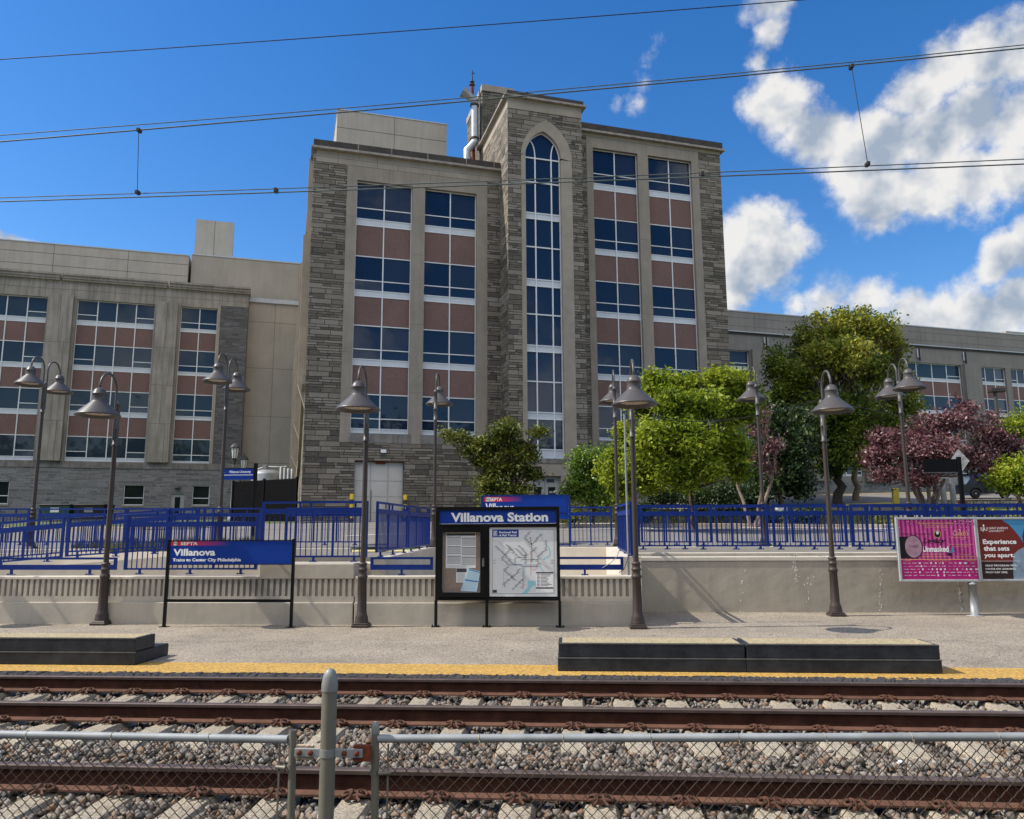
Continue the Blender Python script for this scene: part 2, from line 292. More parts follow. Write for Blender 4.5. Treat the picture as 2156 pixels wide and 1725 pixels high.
island_mat('leaf purple', [(.055, .018, .022), (.12, .042, .050), (.20, .085, .095), (.33, .19, .19)], .45, .45, transl=.3, noise=.6)
island_mat('leaf ivy', [(.04, .085, .012), (.10, .18, .018), (.19, .30, .03), (.30, .40, .05)], .4, .5, transl=.3, noise=.5)
island_mat('grass blade', [(.07, .10, .02), (.13, .16, .035), (.20, .20, .06), (.26, .23, .11)], .7, .2, transl=.3)
M('car paint', (.004, .006, .014), .28, .05, 1, spec=.35)
M('car glass', (.35, .42, .48), .08, .4, .9)  # pale base colour stands for bright reflections in the panes
M('tyre', (.015, .015, .016), .85, .1, 5)
M('alloy', (.45, .46, .47), .3, .05, 3, metal=.8)
M('hydrant red', (.55, .03, .02), .5, .05, 3)
M('barrier yellow', (.52, .40, .07), .6, .15, 4)
M('bollard yellow', (.75, .50, .03), .6, .05, 4)
M('bin green', (.010, .045, .035), .5, .1, 3)
M('lantern glass', (.62, .62, .60), .3, .08, 6)
M('sign back', (.22, .225, .23), .6, .35, 5, spec=.2)
M('ad frame', (.44, .46, .47), .5, .1, 3, metal=.3)
M('ad maroon', (.155, .022, .018), .35, .08, 2)
M('ad dark', (.030, .014, .018), .35, .1, 2)
M('ad sky', (.055, .25, .47), .35, .1, 2)
M('ad shirt', (.20, .28, .37), .35, .25, 3)
M('ad skin', (.055, .032, .028), .4, .2, 3)
M('ad magenta', (.38, .015, .16), .35, .05, 3)
M('ad gold', (.75, .45, .14), .5, flat=True)
M('ad black', (.012, .010, .014), .35, .2, 3)
M('ad plum', (.02, .003, .012), .5, flat=True)
M('barrel', (.34, .20, .27), .4, .2, 7)
# curtain folds printed on the poster
m = M('ad curtain', (.42, .03, .22), .35, .05, 3); n = m.node_tree.nodes; l = m.node_tree.links
tcn = n.new('ShaderNodeTexCoord'); w = n.new('ShaderNodeTexWave'); w.inputs['Scale'].default_value = 1.15; w.inputs['Distortion'].default_value = 3.0; w.inputs['Detail'].default_value = 2; w.inputs['Detail Scale'].default_value = .8
mp = n.new('ShaderNodeMapping'); mp.inputs['Scale'].default_value = (3, 3, .5); l.new(tcn.outputs['Object'], mp.inputs[0]); l.new(mp.outputs[0], w.inputs['Vector'])
cr = n.new('ShaderNodeValToRGB'); cr.color_ramp.elements[0].color = (.22, .008, .095, 1); cr.color_ramp.elements[1].color = (.62, .10, .36, 1); l.new(w.outputs[0], cr.inputs[0]); l.new(cr.outputs[0], n['Principled BSDF'].inputs['Base Color'])
# red that fades into the blue of the station signs
m = M('sign fade', (.6, .03, .05), .3, .03, 1); n = m.node_tree.nodes; l = m.node_tree.links
uvn = n.new('ShaderNodeUVMap'); uvn.uv_map = 'UVMap'; sx = n.new('ShaderNodeTexCoord'); se = n.new('ShaderNodeSeparateXYZ'); l.new(sx.outputs['Generated'], se.inputs[0])
cr = n.new('ShaderNodeValToRGB'); cr.color_ramp.elements[0].color = (.60, .03, .05, 1); cr.color_ramp.elements[0].position = .25; cr.color_ramp.elements[1].color = (.006, .038, .26, 1); cr.color_ramp.elements[1].position = .97
l.new(se.outputs[0], cr.inputs[0]); l.new(cr.outputs[0], n['Principled BSDF'].inputs['Base Color'])

# ------------------------------------------------------------------ mesh helpers
class MB:
    def __init__(s): s.v = []; s.f = []; s.m = []; s.sm = []
    def add(s, vs, fs, mi=0, smooth=False):
        k = len(s.v); s.v.extend(tuple(v) for v in vs); s.f.extend(tuple(i+k for i in f) for f in fs); s.m.extend([mi]*len(fs)); s.sm.extend([smooth]*len(fs)); return s
    def box(s, x0, x1, y0, y1, z0, z1, mi=0, ch=0):
        if x1 < x0: x0, x1 = x1, x0
        if y1 < y0: y0, y1 = y1, y0
        if z1 < z0: z0, z1 = z1, z0
        if ch and min(x1-x0, y1-y0, z1-z0) > 2.2*ch:
            bm_v = []; bm = []
            xs = (x0, x0+ch, x1-ch, x1); ys = (y0, y0+ch, y1-ch, y1); zs = (z0, z0+ch, z1-ch, z1)
            # chamfer vertical + horizontal edges: three rings per corner
            import itertools
            pts = {}
            def P(i, j, k):
                if (i, j, k) not in pts: pts[(i, j, k)] = len(bm_v); bm_v.append((xs[i], ys[j], zs[k]))
                return pts[(i, j, k)]
            F = []
            F.append([P(1, 1, 0), P(1, 2, 0), P(2, 2, 0), P(2, 1, 0)]); F.append([P(1, 1, 3), P(2, 1, 3), P(2, 2, 3), P(1, 2, 3)])
            F.append([P(1, 0, 1), P(2, 0, 1), P(2, 0, 2), P(1, 0, 2)]); F.append([P(1, 3, 1), P(1, 3, 2), P(2, 3, 2), P(2, 3, 1)])
            F.append([P(0, 1, 1), P(0, 1, 2), P(0, 2, 2), P(0, 2, 1)]); F.append([P(3, 1, 1), P(3, 2, 1), P(3, 2, 2), P(3, 1, 2)])
            F += [[P(1, 0, 2), P(2, 0, 2), P(2, 1, 3), P(1, 1, 3)], [P(1, 2, 3), P(2, 2, 3), P(2, 3, 2), P(1, 3, 2)], [P(0, 1, 2), P(1, 1, 3), P(1, 2, 3), P(0, 2, 2)], [P(2, 1, 3), P(3, 1, 2), P(3, 2, 2), P(2, 2, 3)]]
            F += [[P(1, 0, 1), P(1, 1, 0), P(2, 1, 0), P(2, 0, 1)], [P(1, 2, 0), P(1, 3, 1), P(2, 3, 1), P(2, 2, 0)], [P(0, 1, 1), P(0, 2, 1), P(1, 2, 0), P(1, 1, 0)], [P(2, 1, 0), P(2, 2, 0), P(3, 2, 1), P(3, 1, 1)]]
            F += [[P(0, 1, 1), P(1, 0, 1), P(1, 0, 2), P(0, 1, 2)], [P(2, 0, 1), P(3, 1, 1), P(3, 1, 2), P(2, 0, 2)], [P(2, 3, 1), P(2, 3, 2), P(3, 2, 2), P(3, 2, 1)], [P(0, 2, 1), P(0, 2, 2), P(1, 3, 2), P(1, 3, 1)]]
            F += [[P(0, 1, 2), P(1, 0, 2), P(1, 1, 3)], [P(2, 0, 2), P(3, 1, 2), P(2, 1, 3)], [P(3, 2, 2), P(2, 3, 2), P(2, 2, 3)], [P(1, 3, 2), P(0, 2, 2), P(1, 2, 3)],
                  [P(1, 0, 1), P(0, 1, 1), P(1, 1, 0)], [P(3, 1, 1), P(2, 0, 1), P(2, 1, 0)], [P(2, 3, 1), P(3, 2, 1), P(2, 2, 0)], [P(0, 2, 1), P(1, 3, 1), P(1, 2, 0)]]
            return s.add(bm_v, F, mi)
        return s.add([(x0, y0, z0), (x1, y0, z0), (x1, y1, z0), (x0, y1, z0), (x0, y0, z1), (x1, y0, z1), (x1, y1, z1), (x0, y1, z1)],
                     [(0, 3, 2, 1), (4, 5, 6, 7), (0, 1, 5, 4), (1, 2, 6, 5), (2, 3, 7, 6), (3, 0, 4, 7)], mi)
    def prism(s, pts, y0, y1, mi=0, plane='xz'):      # polygon extruded along the missing axis
        n = len(pts)
        def q(p, d): return (p[0], d, p[1]) if plane == 'xz' else ((p[0], p[1], d) if plane == 'xy' else (d, p[0], p[1]))
        return s.add([q(p, y0) for p in pts]+[q(p, y1) for p in pts], [tuple(range(n)), tuple(range(2*n-1, n-1, -1))]+[(i, i+n, (i+1) % n+n, (i+1) % n) for i in range(n)], mi)
    def tube(s, pts, r, seg=8, mi=0, caps=True, smooth=True):
        pts = [Vector(p) for p in pts]; n = len(pts); rr = r if hasattr(r, '__len__') else [r]*n; vs = []; fs = []
        t0 = (pts[1]-pts[0]).normalized(); a = t0.orthogonal().normalized()
        for i, p in enumerate(pts):
            t = ((pts[min(i+1, n-1)]-pts[i]).normalized()+(pts[i]-pts[max(i-1, 0)]).normalized())
            t = t.normalized() if t.length > 1e-9 else t0
            a = (a-t*a.dot(t)).normalized(); b = t.cross(a)
            for k in range(seg): w = 2*math.pi*k/seg; vs.append(p+(a*math.cos(w)+b*math.sin(w))*rr[i])
        for i in range(n-1):
            for k in range(seg): k2 = (k+1) % seg; fs.append((i*seg+k, i*seg+k2, (i+1)*seg+k2, (i+1)*seg+k))
        s.add(vs, fs, mi, smooth)
        if caps: s.add(vs[:seg], [tuple(range(seg-1, -1, -1))], mi); s.add(vs[-seg:], [tuple(range(seg))], mi)
        return s
    def lathe(s, prof, cx=0, cy=0, cz=0, seg=20, mi=0, smooth=True, flute=0, fr=0):
        vs = []; fs = []; n = len(prof)
        for (r, z) in prof:
            for k in range(seg):
                w = 2*math.pi*k/seg; q = r*(1-(fr if flute and k % 2 else 0)) if flute and flute[0] <= z <= flute[1] else r
                vs.append((cx+q*math.cos(w), cy+q*math.sin(w), cz+z))
        for i in range(n-1):
            for k in range(seg): k2 = (k+1) % seg; fs.append((i*seg+k, i*seg+k2, (i+1)*seg+k2, (i+1)*seg+k))
        s.add(vs, fs, mi, smooth)
        if prof[0][0] > 1e-4: s.add(vs[:seg], [tuple(range(seg-1, -1, -1))], mi)
        if prof[-1][0] > 1e-4: s.add(vs[-seg:], [tuple(range(seg))], mi)
        return s
    def build(s, name, mats, parent=None, loc=None, **props):
        me = bpy.data.meshes.new(name); nv = len(s.v); nf = len(s.f)
        co = np.array(s.v, dtype=np.float64).reshape(-1, 3)
        ls = np.fromiter((len(f) for f in s.f), dtype=np.int32, count=nf); idx = np.fromiter((i for f in s.f for i in f), dtype=np.int32, count=int(ls.sum()))
        mesh_fill(me, co, ls, idx, np.array(s.m, dtype=np.int32), np.array(s.sm, dtype=bool))
        return link(name, me, mats, parent, loc, **props)

def mesh_fill(me, co, ls, idx, mi=None, sm=None, uv=True):
    nf = len(ls); me.vertices.add(len(co)); me.vertices.foreach_set('co', co.astype(np.float32).ravel())
    me.loops.add(len(idx)); me.loops.foreach_set('vertex_index', idx)
    st = np.zeros(nf, np.int32); st[1:] = np.cumsum(ls)[:-1]
    me.polygons.add(nf); me.polygons.foreach_set('loop_start', st); me.polygons.foreach_set('loop_total', ls)
    if mi is not None: me.polygons.foreach_set('material_index', mi)
    if sm is not None: me.polygons.foreach_set('use_smooth', sm)
    me.update(calc_edges=True)
    if uv:
        nr = np.zeros(nf*3, np.float32); me.polygons.foreach_get('normal', nr); nr = np.abs(nr.reshape(-1, 3)); ax = nr.argmax(1); axl = np.repeat(ax, ls)
        c = co[idx]; u = np.where(axl == 0, c[:, 1]+.37, c[:, 0]); v = np.where(axl == 2, c[:, 1], c[:, 2])
        l = me.uv_layers.new(name='UVMap'); l.data.foreach_set('uv', np.stack([u, v], 1).astype(np.float32).ravel())

def link(name, data, mats, parent=None, loc=None, **props):
    o = bpy.data.objects.new(name, data)
    for m in ([mats] if isinstance(mats, str) else mats): data.materials.append(MATS[m])
    C.objects.link(o)
    if parent is not None: o.parent = parent
    if loc is not None: o.location = loc
    for k, v in props.items(): o[k] = v
    return o
def tag(o, label=None, cat=None, group=None, kind=None):
    if label: o['label'] = label
    if cat: o['category'] = cat
    if group: o['group'] = group
    if kind: o['kind'] = kind
    return o
def empty(name, loc=(0, 0, 0), rz=0, label=None, cat=None, group=None):
    o = bpy.data.objects.new(name, None); C.objects.link(o); o.location = loc; o.rotation_euler = (0, 0, rz); o.empty_display_size = .2
    return tag(o, label, cat, group)
KIDS = {}
def children(o): return [c for c in ALL_CH(o)]
def ALL_CH(o): return list(o.children)
def copy_tree(o, loc=None, rz=None, label=None, parent=None):
    c = o.copy(); C.objects.link(c); c.parent = parent
    if loc is not None: c.location = loc
    if rz is not None: c.rotation_euler = (0, 0, rz)
    if label: c['label'] = label
    for k in list(o.children): copy_tree(k, parent=c)
    return c
def box_obj(name, mat, parent, *a, ch=0, **k): return MB().box(*a, ch=ch).build(name, mat, parent, **k)

def text_mesh(s, shear=0, off=.0, spacing=1.0):
    cu = bpy.data.curves.new('t', 'FONT'); cu.body = s; cu.size = 1; cu.shear = shear; cu.offset = off; cu.resolution_u = 3; cu.space_character = spacing
    o = bpy.data.objects.new('t', cu); C.objects.link(o); dg = bpy.context.evaluated_depsgraph_get(); me = bpy.data.meshes.new_from_object(o.evaluated_get(dg))
    bpy.data.objects.remove(o); bpy.data.curves.remove(cu); return me
def lettering(parent, s, x0, x1, z0, z1, y, mat, name='lettering', shear=0, off=.012, asc=None, spacing=1.0, bake=None):
    """text fitted between x0 and x1, from baseline z0 to cap height z1, on the plane y, facing -y"""
    me = text_mesh(s, shear, off, spacing); n = len(me.vertices); co = np.zeros(n*3, np.float32); me.vertices.foreach_get('co', co); co = co.reshape(-1, 3)
    a, b = co[:, 0].min(), co[:, 0].max(); cap = .70
    out = np.stack([x0+(co[:, 0]-a)/(b-a)*(x1-x0), np.full(n, y), z0+co[:, 1]/cap*(z1-z0)], 1)
    me.vertices.foreach_set('co', out.astype(np.float32).ravel()); me.update(); me.name = name
    if not me.materials: pass
    me.materials.clear()
    return link(name, me, mat, parent)
def strips(segs, w, y):              # thin printed lines: segs = [(x0,z0,x1,z1[,w])]
    b = MB()
    for i, q in enumerate(segs):
        x0, z0, x1, z1 = q[:4]; ww = q[4] if len(q) > 4 else w; dx, dz = x1-x0, z1-z0; Ln = math.hypot(dx, dz) or 1e-6; nx, nz = -dz/Ln*ww/2, dx/Ln*ww/2; yy = y-.00012*(i % 9)
        b.add([(x0-nx, yy, z0-nz), (x1-nx, yy, z1-nz), (x1+nx, yy, z1+nz), (x0+nx, yy, z0+nz)], [(0, 1, 2, 3)])
    return b
def disc(b, x, z, rx, y, rz=None, n=20, mi=0, y1=None):
    rz = rz or rx; b.add([(x+rx*math.cos(2*math.pi*k/n), y, z+rz*math.sin(2*math.pi*k/n)) for k in range(n)], [tuple(range(n))], mi); return b

# ------------------------------------------------------------------ setting: ground
def sstep(a, b, x): t = min(1, max(0, (x-a)/(b-a))); return t*t*(3-2*t)
def gz(X, Y):
    if Y <= 21.0: return 1.22
    left = 1.22+(min(Y, 42)-21)/21*1.2 + max(0, min(Y, 58)-42)*.035
    right = 1.22+(min(Y, 34)-21)/13*.62 + max(0, min(Y, 90)-34)*.083
    t = sstep(4, 16, X); far = max(0, Y-90)*.01
    return left*(1-t)+right*t+far
def sheet(name, x0, x1, y0, y1, nx, ny, mat, off=0, f=gz, poly=None, kind='structure', **kw):
    xs = np.linspace(x0, x1, nx+1); ys = np.linspace(y0, y1, ny+1); b = MB(); vs = []; fs = []
    for j, y in enumerate(ys):
        for i, x in enumerate(xs): vs.append((x, y, f(x, y)+off))
    for j in range(ny):
        for i in range(nx): k = j*(nx+1)+i; fs.append((k, k+1, k+nx+2, k+nx+1))
    return tag(b.add(vs, fs, 0, True).build(name, mat, **kw), kind=kind)
def ribbon(name, pts, mat, off, width=None, kind='structure', top=0, sides=False):
    """strip along pts [(x,y)], one wide edge each side, following the ground; with top>0 it is a raised kerb"""
    b = MB(); n = len(pts); vs = []
    for i, p in enumerate(pts):
        a = Vector(pts[max(i-1, 0)]); c = Vector(pts[min(i+1, n-1)]); t = (c-a).normalized(); nn = Vector((-t.y, t.x))*width/2
        for sgn in (1, -1):
            q = Vector(p)+nn*sgn; z = gz(q.x, q.y); vs.append((q.x, q.y, z+off+top)); 
            if sides: vs.append((q.x, q.y, z-.1))
    k = 4 if sides else 2; fs = []
    for i in range(n-1):
        a = i*k; c = (i+1)*k
        if sides: fs += [(a, c, c+2, a+2), (a+1, c+1, c, a), (a+2, c+2, c+3, a+3)]
        else: fs.append((a, c, c+1, a+1))
    if sides: fs += [(0, 2, 3, 1), ((n-1)*k, (n-1)*k+1, (n-1)*k+3, (n-1)*k+2)]
    return tag(b.add(vs, fs).build(name, mat), kind=kind)

sheet('ground', -160, 220, 22.78, 500, 76, 90, 'lawn', -.02)
tag(MB().add([(-400, -60, -.36), (400, -60, -.36), (400, 30, -.36), (-400, 30, -.36)], [(0, 1, 2, 3)]).build('track_bed_ground', 'ballast ground'), kind='structure')
sheet('road', -90, 110, 23.35, 34.2, 60, 8, 'road asphalt', .012)
tag(MB().add([(-17.5, 34, gz(-17.5, 34)+.02), (-3.6, 34, gz(-3.6, 34)+.02), (-4.5, 39, gz(-4, 39)+.02), (-5.6, 43.5, gz(-5, 43)+.02), (-15.5, 39.6, gz(-15, 39.6)+.02)], [(0, 1, 2, 3, 4)]).build('driveway', 'road asphalt'), kind='structure')
ribbon('pavement', [(-60, 35.3), (-40, 35.2), (-18.5, 35.0), (-17.2, 36.4), (-16.2, 39.8)], 'pavement', .05, 1.5)
ribbon('kerb', [(-60, 34.35), (-19.5, 34.3), (-17.8, 34.7), (-17.0, 36.0)], 'kerb', 0, .25, top=.15, sides=True)
ribbon('kerb', [(-3.4, 42), (-2.7, 37), (-1.9, 35.2), (0, 34.4), (6, 34.3), (13.2, 34.3), (15, 35.2), (15.6, 37.5)], 'kerb', 0, .28, top=.16, sides=True)
tag(MB().add([(x, y, gz(x, y)+.05) for x, y in ((-2.6, 37), (-1.8, 35.3), (0, 34.5), (13, 34.45), (14.8, 35.3), (15.4, 37.5), (16, 48), (7, 49), (-3, 43))], [tuple(range(9))]).build('planting_bed', 'soil'), kind='structure')
ribbon('pavement', [(-2.4, 35.9), (2.2, 35.9)], 'pavement', .10, 1.6)
# right hand car park with drive, kerbs and mulch island
sheet('car_park', 12, 95, 54, 72, 40, 10, 'road asphalt', .03)
tag(MB().add([(x, y, gz(x, y)+.03) for x, y in ((16.2, 34), (21.5, 34), (21, 44), (19, 54.5), (15, 54.5), (16, 44))], [tuple(range(6))]).build('driveway', 'road asphalt'), kind='structure')
ribbon('kerb', [(21.8, 34.3), (34, 34.2), (60, 34.3), (90, 34.4)], 'kerb', 0, .28, top=.16, sides=True)
ribbon('kerb', [(13, 72.2), (30, 72.3), (60, 72.6)], 'kerb', 0, .3, top=.18, sides=True)
ribbon('kerb', [(24.3, 54.2), (25, 53.4), (32, 53.2), (40, 53.4), (41, 54.2)], 'kerb', 0, .35, top=.2, sides=True)
tag(MB().add([(x, y, gz(x, y)+.06) for x, y in ((24.4, 54.3), (41, 54.3), (42, 60), (30, 59.5), (25.5, 58))], [tuple(range(5))]).build('mulch_island', 'soil'), kind='structure')
tag(MB().add([(x, y, gz(x, y)+.06) for x, y in ((13, 72.4), (60, 72.8), (60, 80), (13, 76))], [tuple(range(4))]).build('mulch_bed', 'soil'), kind='structure')
for i, (xa, ya, xb, yb) in enumerate([(7.2, 33.6, 15.5, 33.7), (12, 31.6, 19.5, 31.7), (12, 30.7, 19.8, 30.8), (-3.5, 33.4, 3.5, 33.5), (-3.5, 32.5, 3.5, 32.6), (-13, 38.4, -6, 41.3), (-8.2, 28.6, -4.6, 31.2)]):
    ribbon('road_marking', [(xa+(xb-xa)*t/6, ya+(yb-ya)*t/6) for t in range(7)], 'road paint', .04, .16 if i > 4 else .3)

# platform
PY1 = 18.95
tag(MB().add([(-60, 10.5, plat_z(10.5)), (60, 10.5, plat_z(10.5)), (60, PY1, plat_z(PY1)), (-60, PY1, plat_z(PY1)), (-60, 10.5, -.5), (60, 10.5, -.5), (60, PY1, -.5), (-60, PY1, -.5)],
             [(0, 1, 2, 3), (4, 5, 1, 0), (5, 6, 2, 1), (7, 4, 0, 3)]).build('platform', 'platform asphalt'), kind='structure')
b = MB(); vs = []; fs = []; nx = 520       # yellow edge band with a ragged front
for i in range(nx+1):
    x = -13+24.5*i/nx; e = 10.68+.03*math.sin(x*1.3)+.02*math.sin(x*4.1)+.03*rng.normal()*.6; 
    if x > 2: e -= .06*sstep(2, 5, x)
    if x < -5: e += .10*sstep(-5, -9, -0+x*1) if False else 0
    vs += [(x, e, plat_z(e)+.010+.006*rng.random()), (x, 10.95, plat_z(10.95)+.012), (x, 11.50+.01*math.sin(x*5), plat_z(11.5)+.005)]
for i in range(nx): a = i*3; fs += [(a, a+3, a+4, a+1), (a+1, a+4, a+5, a+2)]
tag(b.add(vs, fs, 0, True).build('yellow_edge_band', 'yellow paint'), kind='structure')
b = MB(); vs = []; fs = []; nx = 900
for i in range(nx+1):
    x = -13+24.5*i/nx
    for k, yy in enumerate((10.38, 10.47, 10.56, 10.66, 10.72)):
        z = plat_z(yy)+(-.07 if k == 0 else 0)+.004+(.026*rng.random() if 0 < k < 4 else 0); vs.append((x+.01*rng.normal(), yy+.012*rng.normal(), z))
for i in range(nx):
    for k in range(4): a = i*5+k; fs.append((a, a+5, a+6, a+1))
tag(b.add(vs, fs, 0, False).build('crumbling_edge', 'black crumb'), kind='structure')
box = MB()
for x in np.arange(-13, 11.5, 2.44): box.box(x+.006, x+2.434, 10.24, 10.385, -.45, -.150, ch=.008)
tag(box.build('platform_edging', 'kerb'), kind='structure')

# hairline cracks, seams and dark spots of the old asphalt
b = MB()
def crack(x, y, dx, dy, n, w):
    P = []
    for k in range(n): P.append((x, y)); x += dx+rng.normal()*abs(dx+dy)*.35; y += dy+rng.normal()*abs(dx+dy)*.22
    for k in range(n-1):
        (xa, ya), (xb, yb) = P[k], P[k+1]; ww = w*rng.uniform(.5, 1.2)
        if 11.6 < ya < 15.9 and 11.6 < yb < 15.9: b.add([(xa, ya-ww, plat_z(ya)+.003), (xb, yb-ww, plat_z(yb)+.003), (xb, yb+ww, plat_z(yb)+.003), (xa, ya+ww, plat_z(ya)+.003)], [(0, 1, 2, 3)])
crack(-12, 13.6, .16, .002, 150, .006); crack(-4.6, 11.6, .02, .12, 40, .006); crack(3.4, 11.7, -.02, .11, 40, .006); crack(5.6, 11.8, .05, .08, 34, .005); crack(-8.6, 11.7, .03, .12, 36, .005)
for k in range(90):
    x = rng.uniform(-11, 9); y = rng.uniform(11.7, 15.7); s = rng.uniform(.008, .03); b.add([(x+s*math.cos(q*1.05)*rng.uniform(.7, 1.1), y+s*1.2*math.sin(q*1.05), plat_z(y)+.0035) for q in range(6)], [(0, 1, 2, 3, 4, 5)])
tag(b.build('ground_cracks', 'black crumb'), kind='structure')

# ------------------------------------------------------------------ tracks
RAILS = [(4.67, 'nearest rail, below the chain-link fence'), (6.178, 'rail seen just behind the chain-link mesh'), (8.37, 'middle rail, between the fence and the farthest rail'), (9.878, 'farthest rail, beside the yellow platform edge')]
def rail_obj(Y, lab):
    r = empty('rail', (0, Y, 0), label='rusty brown steel '+lab, cat='rail', group='running rails of the two tracks')
    X0, X1 = -40, 40
    def pr(pts, name, mat, parent): return MB().prism(pts, X0, X1, plane='yz').build(name, mat, parent)
    hd = [(-.036, -.010), (-.030, -.0005), (-.012, .001), (.012, .001), (.030, -.0005), (.036, -.010), (.034, -.036), (.012, -.044), (-.012, -.044), (-.034, -.036)]
    pr(hd, 'rail_head', 'rail head', r)
    pr([(-.012, -.0445), (.012, -.0445), (.009, -.09), (.009, -.13), (.016, -.152), (-.016, -.152), (-.009, -.13), (-.009, -.09)], 'rail_web', 'rail rust', r)
    pr([(-.0165, -.1525), (.0165, -.1525), (.074, -.172), (.074, -.186), (-.074, -.186), (-.074, -.172)], 'rail_foot', 'rail foot', r)
    return r
for Y, lab in RAILS: rail_obj(Y, lab)

def clip_mesh():
    b = MB(); b.box(-.035, .035, -.125, -.080, -.19, -.150, ch=.006)
    for s in (-1, 1):
        pts = [(s*.02, -.10, -.150), (s*.05, -.135, -.150), (s*.085, -.125, -.160), (s*.095, -.085, -.158), (s*.07, -.055, -.148), (s*.035, -.058, -.140), (s*.02, -.09, -.135), (s*.03, -.14, -.165), (s*.055, -.165, -.182)]
        P = []
        for i in range(len(pts)-1):
            for t in (0, .5): P.append(tuple(pts[i][k]*(1-t)+pts[i+1][k]*t for k in range(3)))
        P.append(pts[-1]); b.tube(P, .0125, 6)
    b.box(-.05, .05, -.095, -.06, -.160, -.132, ch=.006)
    return b
def sleeper(Yc, y0, y1, x, label, group):
    s = empty('sleeper', (x, Yc, 0), label=label, cat='sleeper', group=group)
    b = MB(); w0, w1 = .135, .105; zt = -.192
    prof = [(-w0, -.40), (w0, -.40), (w0, -.245), (w1, zt), (-w1, zt), (-w0, -.245)]
    ys = [y0-Yc, y0-Yc+.04, -1.05, -.45, .45, 1.05, y1-Yc-.04, y1-Yc]; dz = [-.045, -.012, 0, -.022, -.022, 0, -.012, -.045]
    vs = []; fs = []
    for yy, d in zip(ys, dz): vs += [(px, yy, pz+(d if pz > -.3 else 0)) for px, pz in prof]
    for i in range(len(ys)-1):
        for k in range(6): k2 = (k+1) % 6; fs.append((i*6+k, (i+1)*6+k, (i+1)*6+k2, i*6+k2))
    fs += [tuple(range(6)), tuple(range(len(vs)-1, len(vs)-7, -1))]
    b.add(vs, fs).build('tie', 'sleeper concrete', s)
    cm_ = clip_mesh(); first = None
    for yy in (-.754, .754):
        if first is None: first = cm_.build('rail_clip', 'clip rust', s, (0, yy, 0))
        else: c = first.copy(); C.objects.link(c); c.parent = s; c.location = (0, yy, 0)
    return s
G1 = 'concrete sleepers of the track beside the far platform'; G2 = 'concrete sleepers of the track behind the wire fence'
sA = sleeper(9.124, 7.50, 10.22, .0295, 'pale concrete sleeper with rusty spring clips in the far track, beyond the wire fence', G1)
sB = sleeper(5.424, 4.12, 6.74, -.4054, 'pale concrete sleeper with rusty spring clips seen through the near wire mesh', G2)
for k in range(-13, 12):
    if k: copy_tree(sA, (.0295+.61*k, 9.124, rng.normal()*.002), R(rng.normal()*.25))
for k in range(-6, 8):
    if k: copy_tree(sB, (-.4054+.61*k, 5.424, 0), R(rng.normal()*.25))

# ballast: thousands of broken stones
tmpl = []
base = np.array([(x, y, z) for x in (-1, 0, 1) for y in (-1, 0, 1) for z in (-1, 0, 1) if abs(x)+abs(y)+abs(z) == 3 or abs(x)+abs(y)+abs(z) == 1], float)
import bmesh
for k in range(14):
    p = base.copy(); p /= np.linalg.norm(p, axis=1)[:, None]**.35; p *= rng.uniform(.55, 1.15, (len(p), 1)); p += rng.normal(0, .17, p.shape)
    p *= np.array([1, rng.uniform(.6, .95), rng.uniform(.5, .8)])
    bm = bmesh.new()
    for q in p: bm.verts.new(q)
    r_ = bmesh.ops.convex_hull(bm, input=list(bm.verts)); 
    for v in [v for v in bm.verts if not v.link_faces]: bm.verts.remove(v)
    bm.verts.index_update(); V = np.array([v.co[:] for v in bm.verts]); F = np.array([[v.index for v in f.verts] for f in bm.faces]); bm.free(); tmpl.append((V, F))
pts = []
def bz(x, y):
    z = -.245
    z += .045*math.exp(-((y-7.1)/.35)**2)
    if y > 10.0: z -= .0
    return z+.02*math.sin(x*2.1+y*3)*math.sin(y*2.3-x)
NST = 30000
xs = rng.uniform(-1, 1, NST); ys = 4.9+(10.26-4.9)*rng.random(NST)**.92
for x_, y_ in zip(xs, ys):
    cx_ = -y_*math.tan(YAW)*1.0; hw = y_*.70+.6; x = cx_+x_*hw
    size = .0195+.0175*rng.random()**1.5
    near_sl = False
    if 7.45 < y_ < 10.2 and abs(((x-.0295)/.61+.5) % 1-.5)*.61 < .15: near_sl = True
    if y_ < 6.7 and abs(((x+.4054)/.61+.5) % 1-.5)*.61 < .15: near_sl = True
    z = bz(x, y_)+rng.uniform(-.02, .014)
    if near_sl: z -= .05 if rng.random() < .985 else -.03; 
    if any(abs(y_-Y) < .085 for Y, _ in RAILS): z -= .03
    pts.append((x, y_, z, size))
pts = np.array(pts)
Vs = []; Fs = []; off = 0; which = rng.integers(0, len(tmpl), len(pts))
for t, (V, F) in enumerate(tmpl):
    sel = pts[which == t]; m = len(sel)
    if m == 0: continue
    q = rng.normal(size=(m, 4)); q /= np.linalg.norm(q, axis=1)[:, None]; w, x, y, z = q.T
    Rm = np.stack([1-2*(y*y+z*z), 2*(x*y-z*w), 2*(x*z+y*w), 2*(x*y+z*w), 1-2*(x*x+z*z), 2*(y*z-x*w), 2*(x*z-y*w), 2*(y*z+x*w), 1-2*(x*x+y*y)], 1).reshape(m, 3, 3)
    P = np.einsum('mij,vj->mvi', Rm, V)*sel[:, 3][:, None, None]; P += sel[:, None, :3]
    Vs.append(P.reshape(-1, 3)); Fs.append((F[None]+np.arange(m)[:, None, None]*len(V)).reshape(-1, 3)+off); off += m*len(V)
Vs = np.concatenate(Vs); Fs = np.concatenate(Fs)
me = bpy.data.meshes.new('ballast'); mesh_fill(me, Vs, np.full(len(Fs), 3, np.int32), Fs.ravel().astype(np.int32), uv=False)
tag(link('ballast', me, 'ballast stone'), 'crushed grey and brown stone ballast lying between the rails', None, kind='stuff')
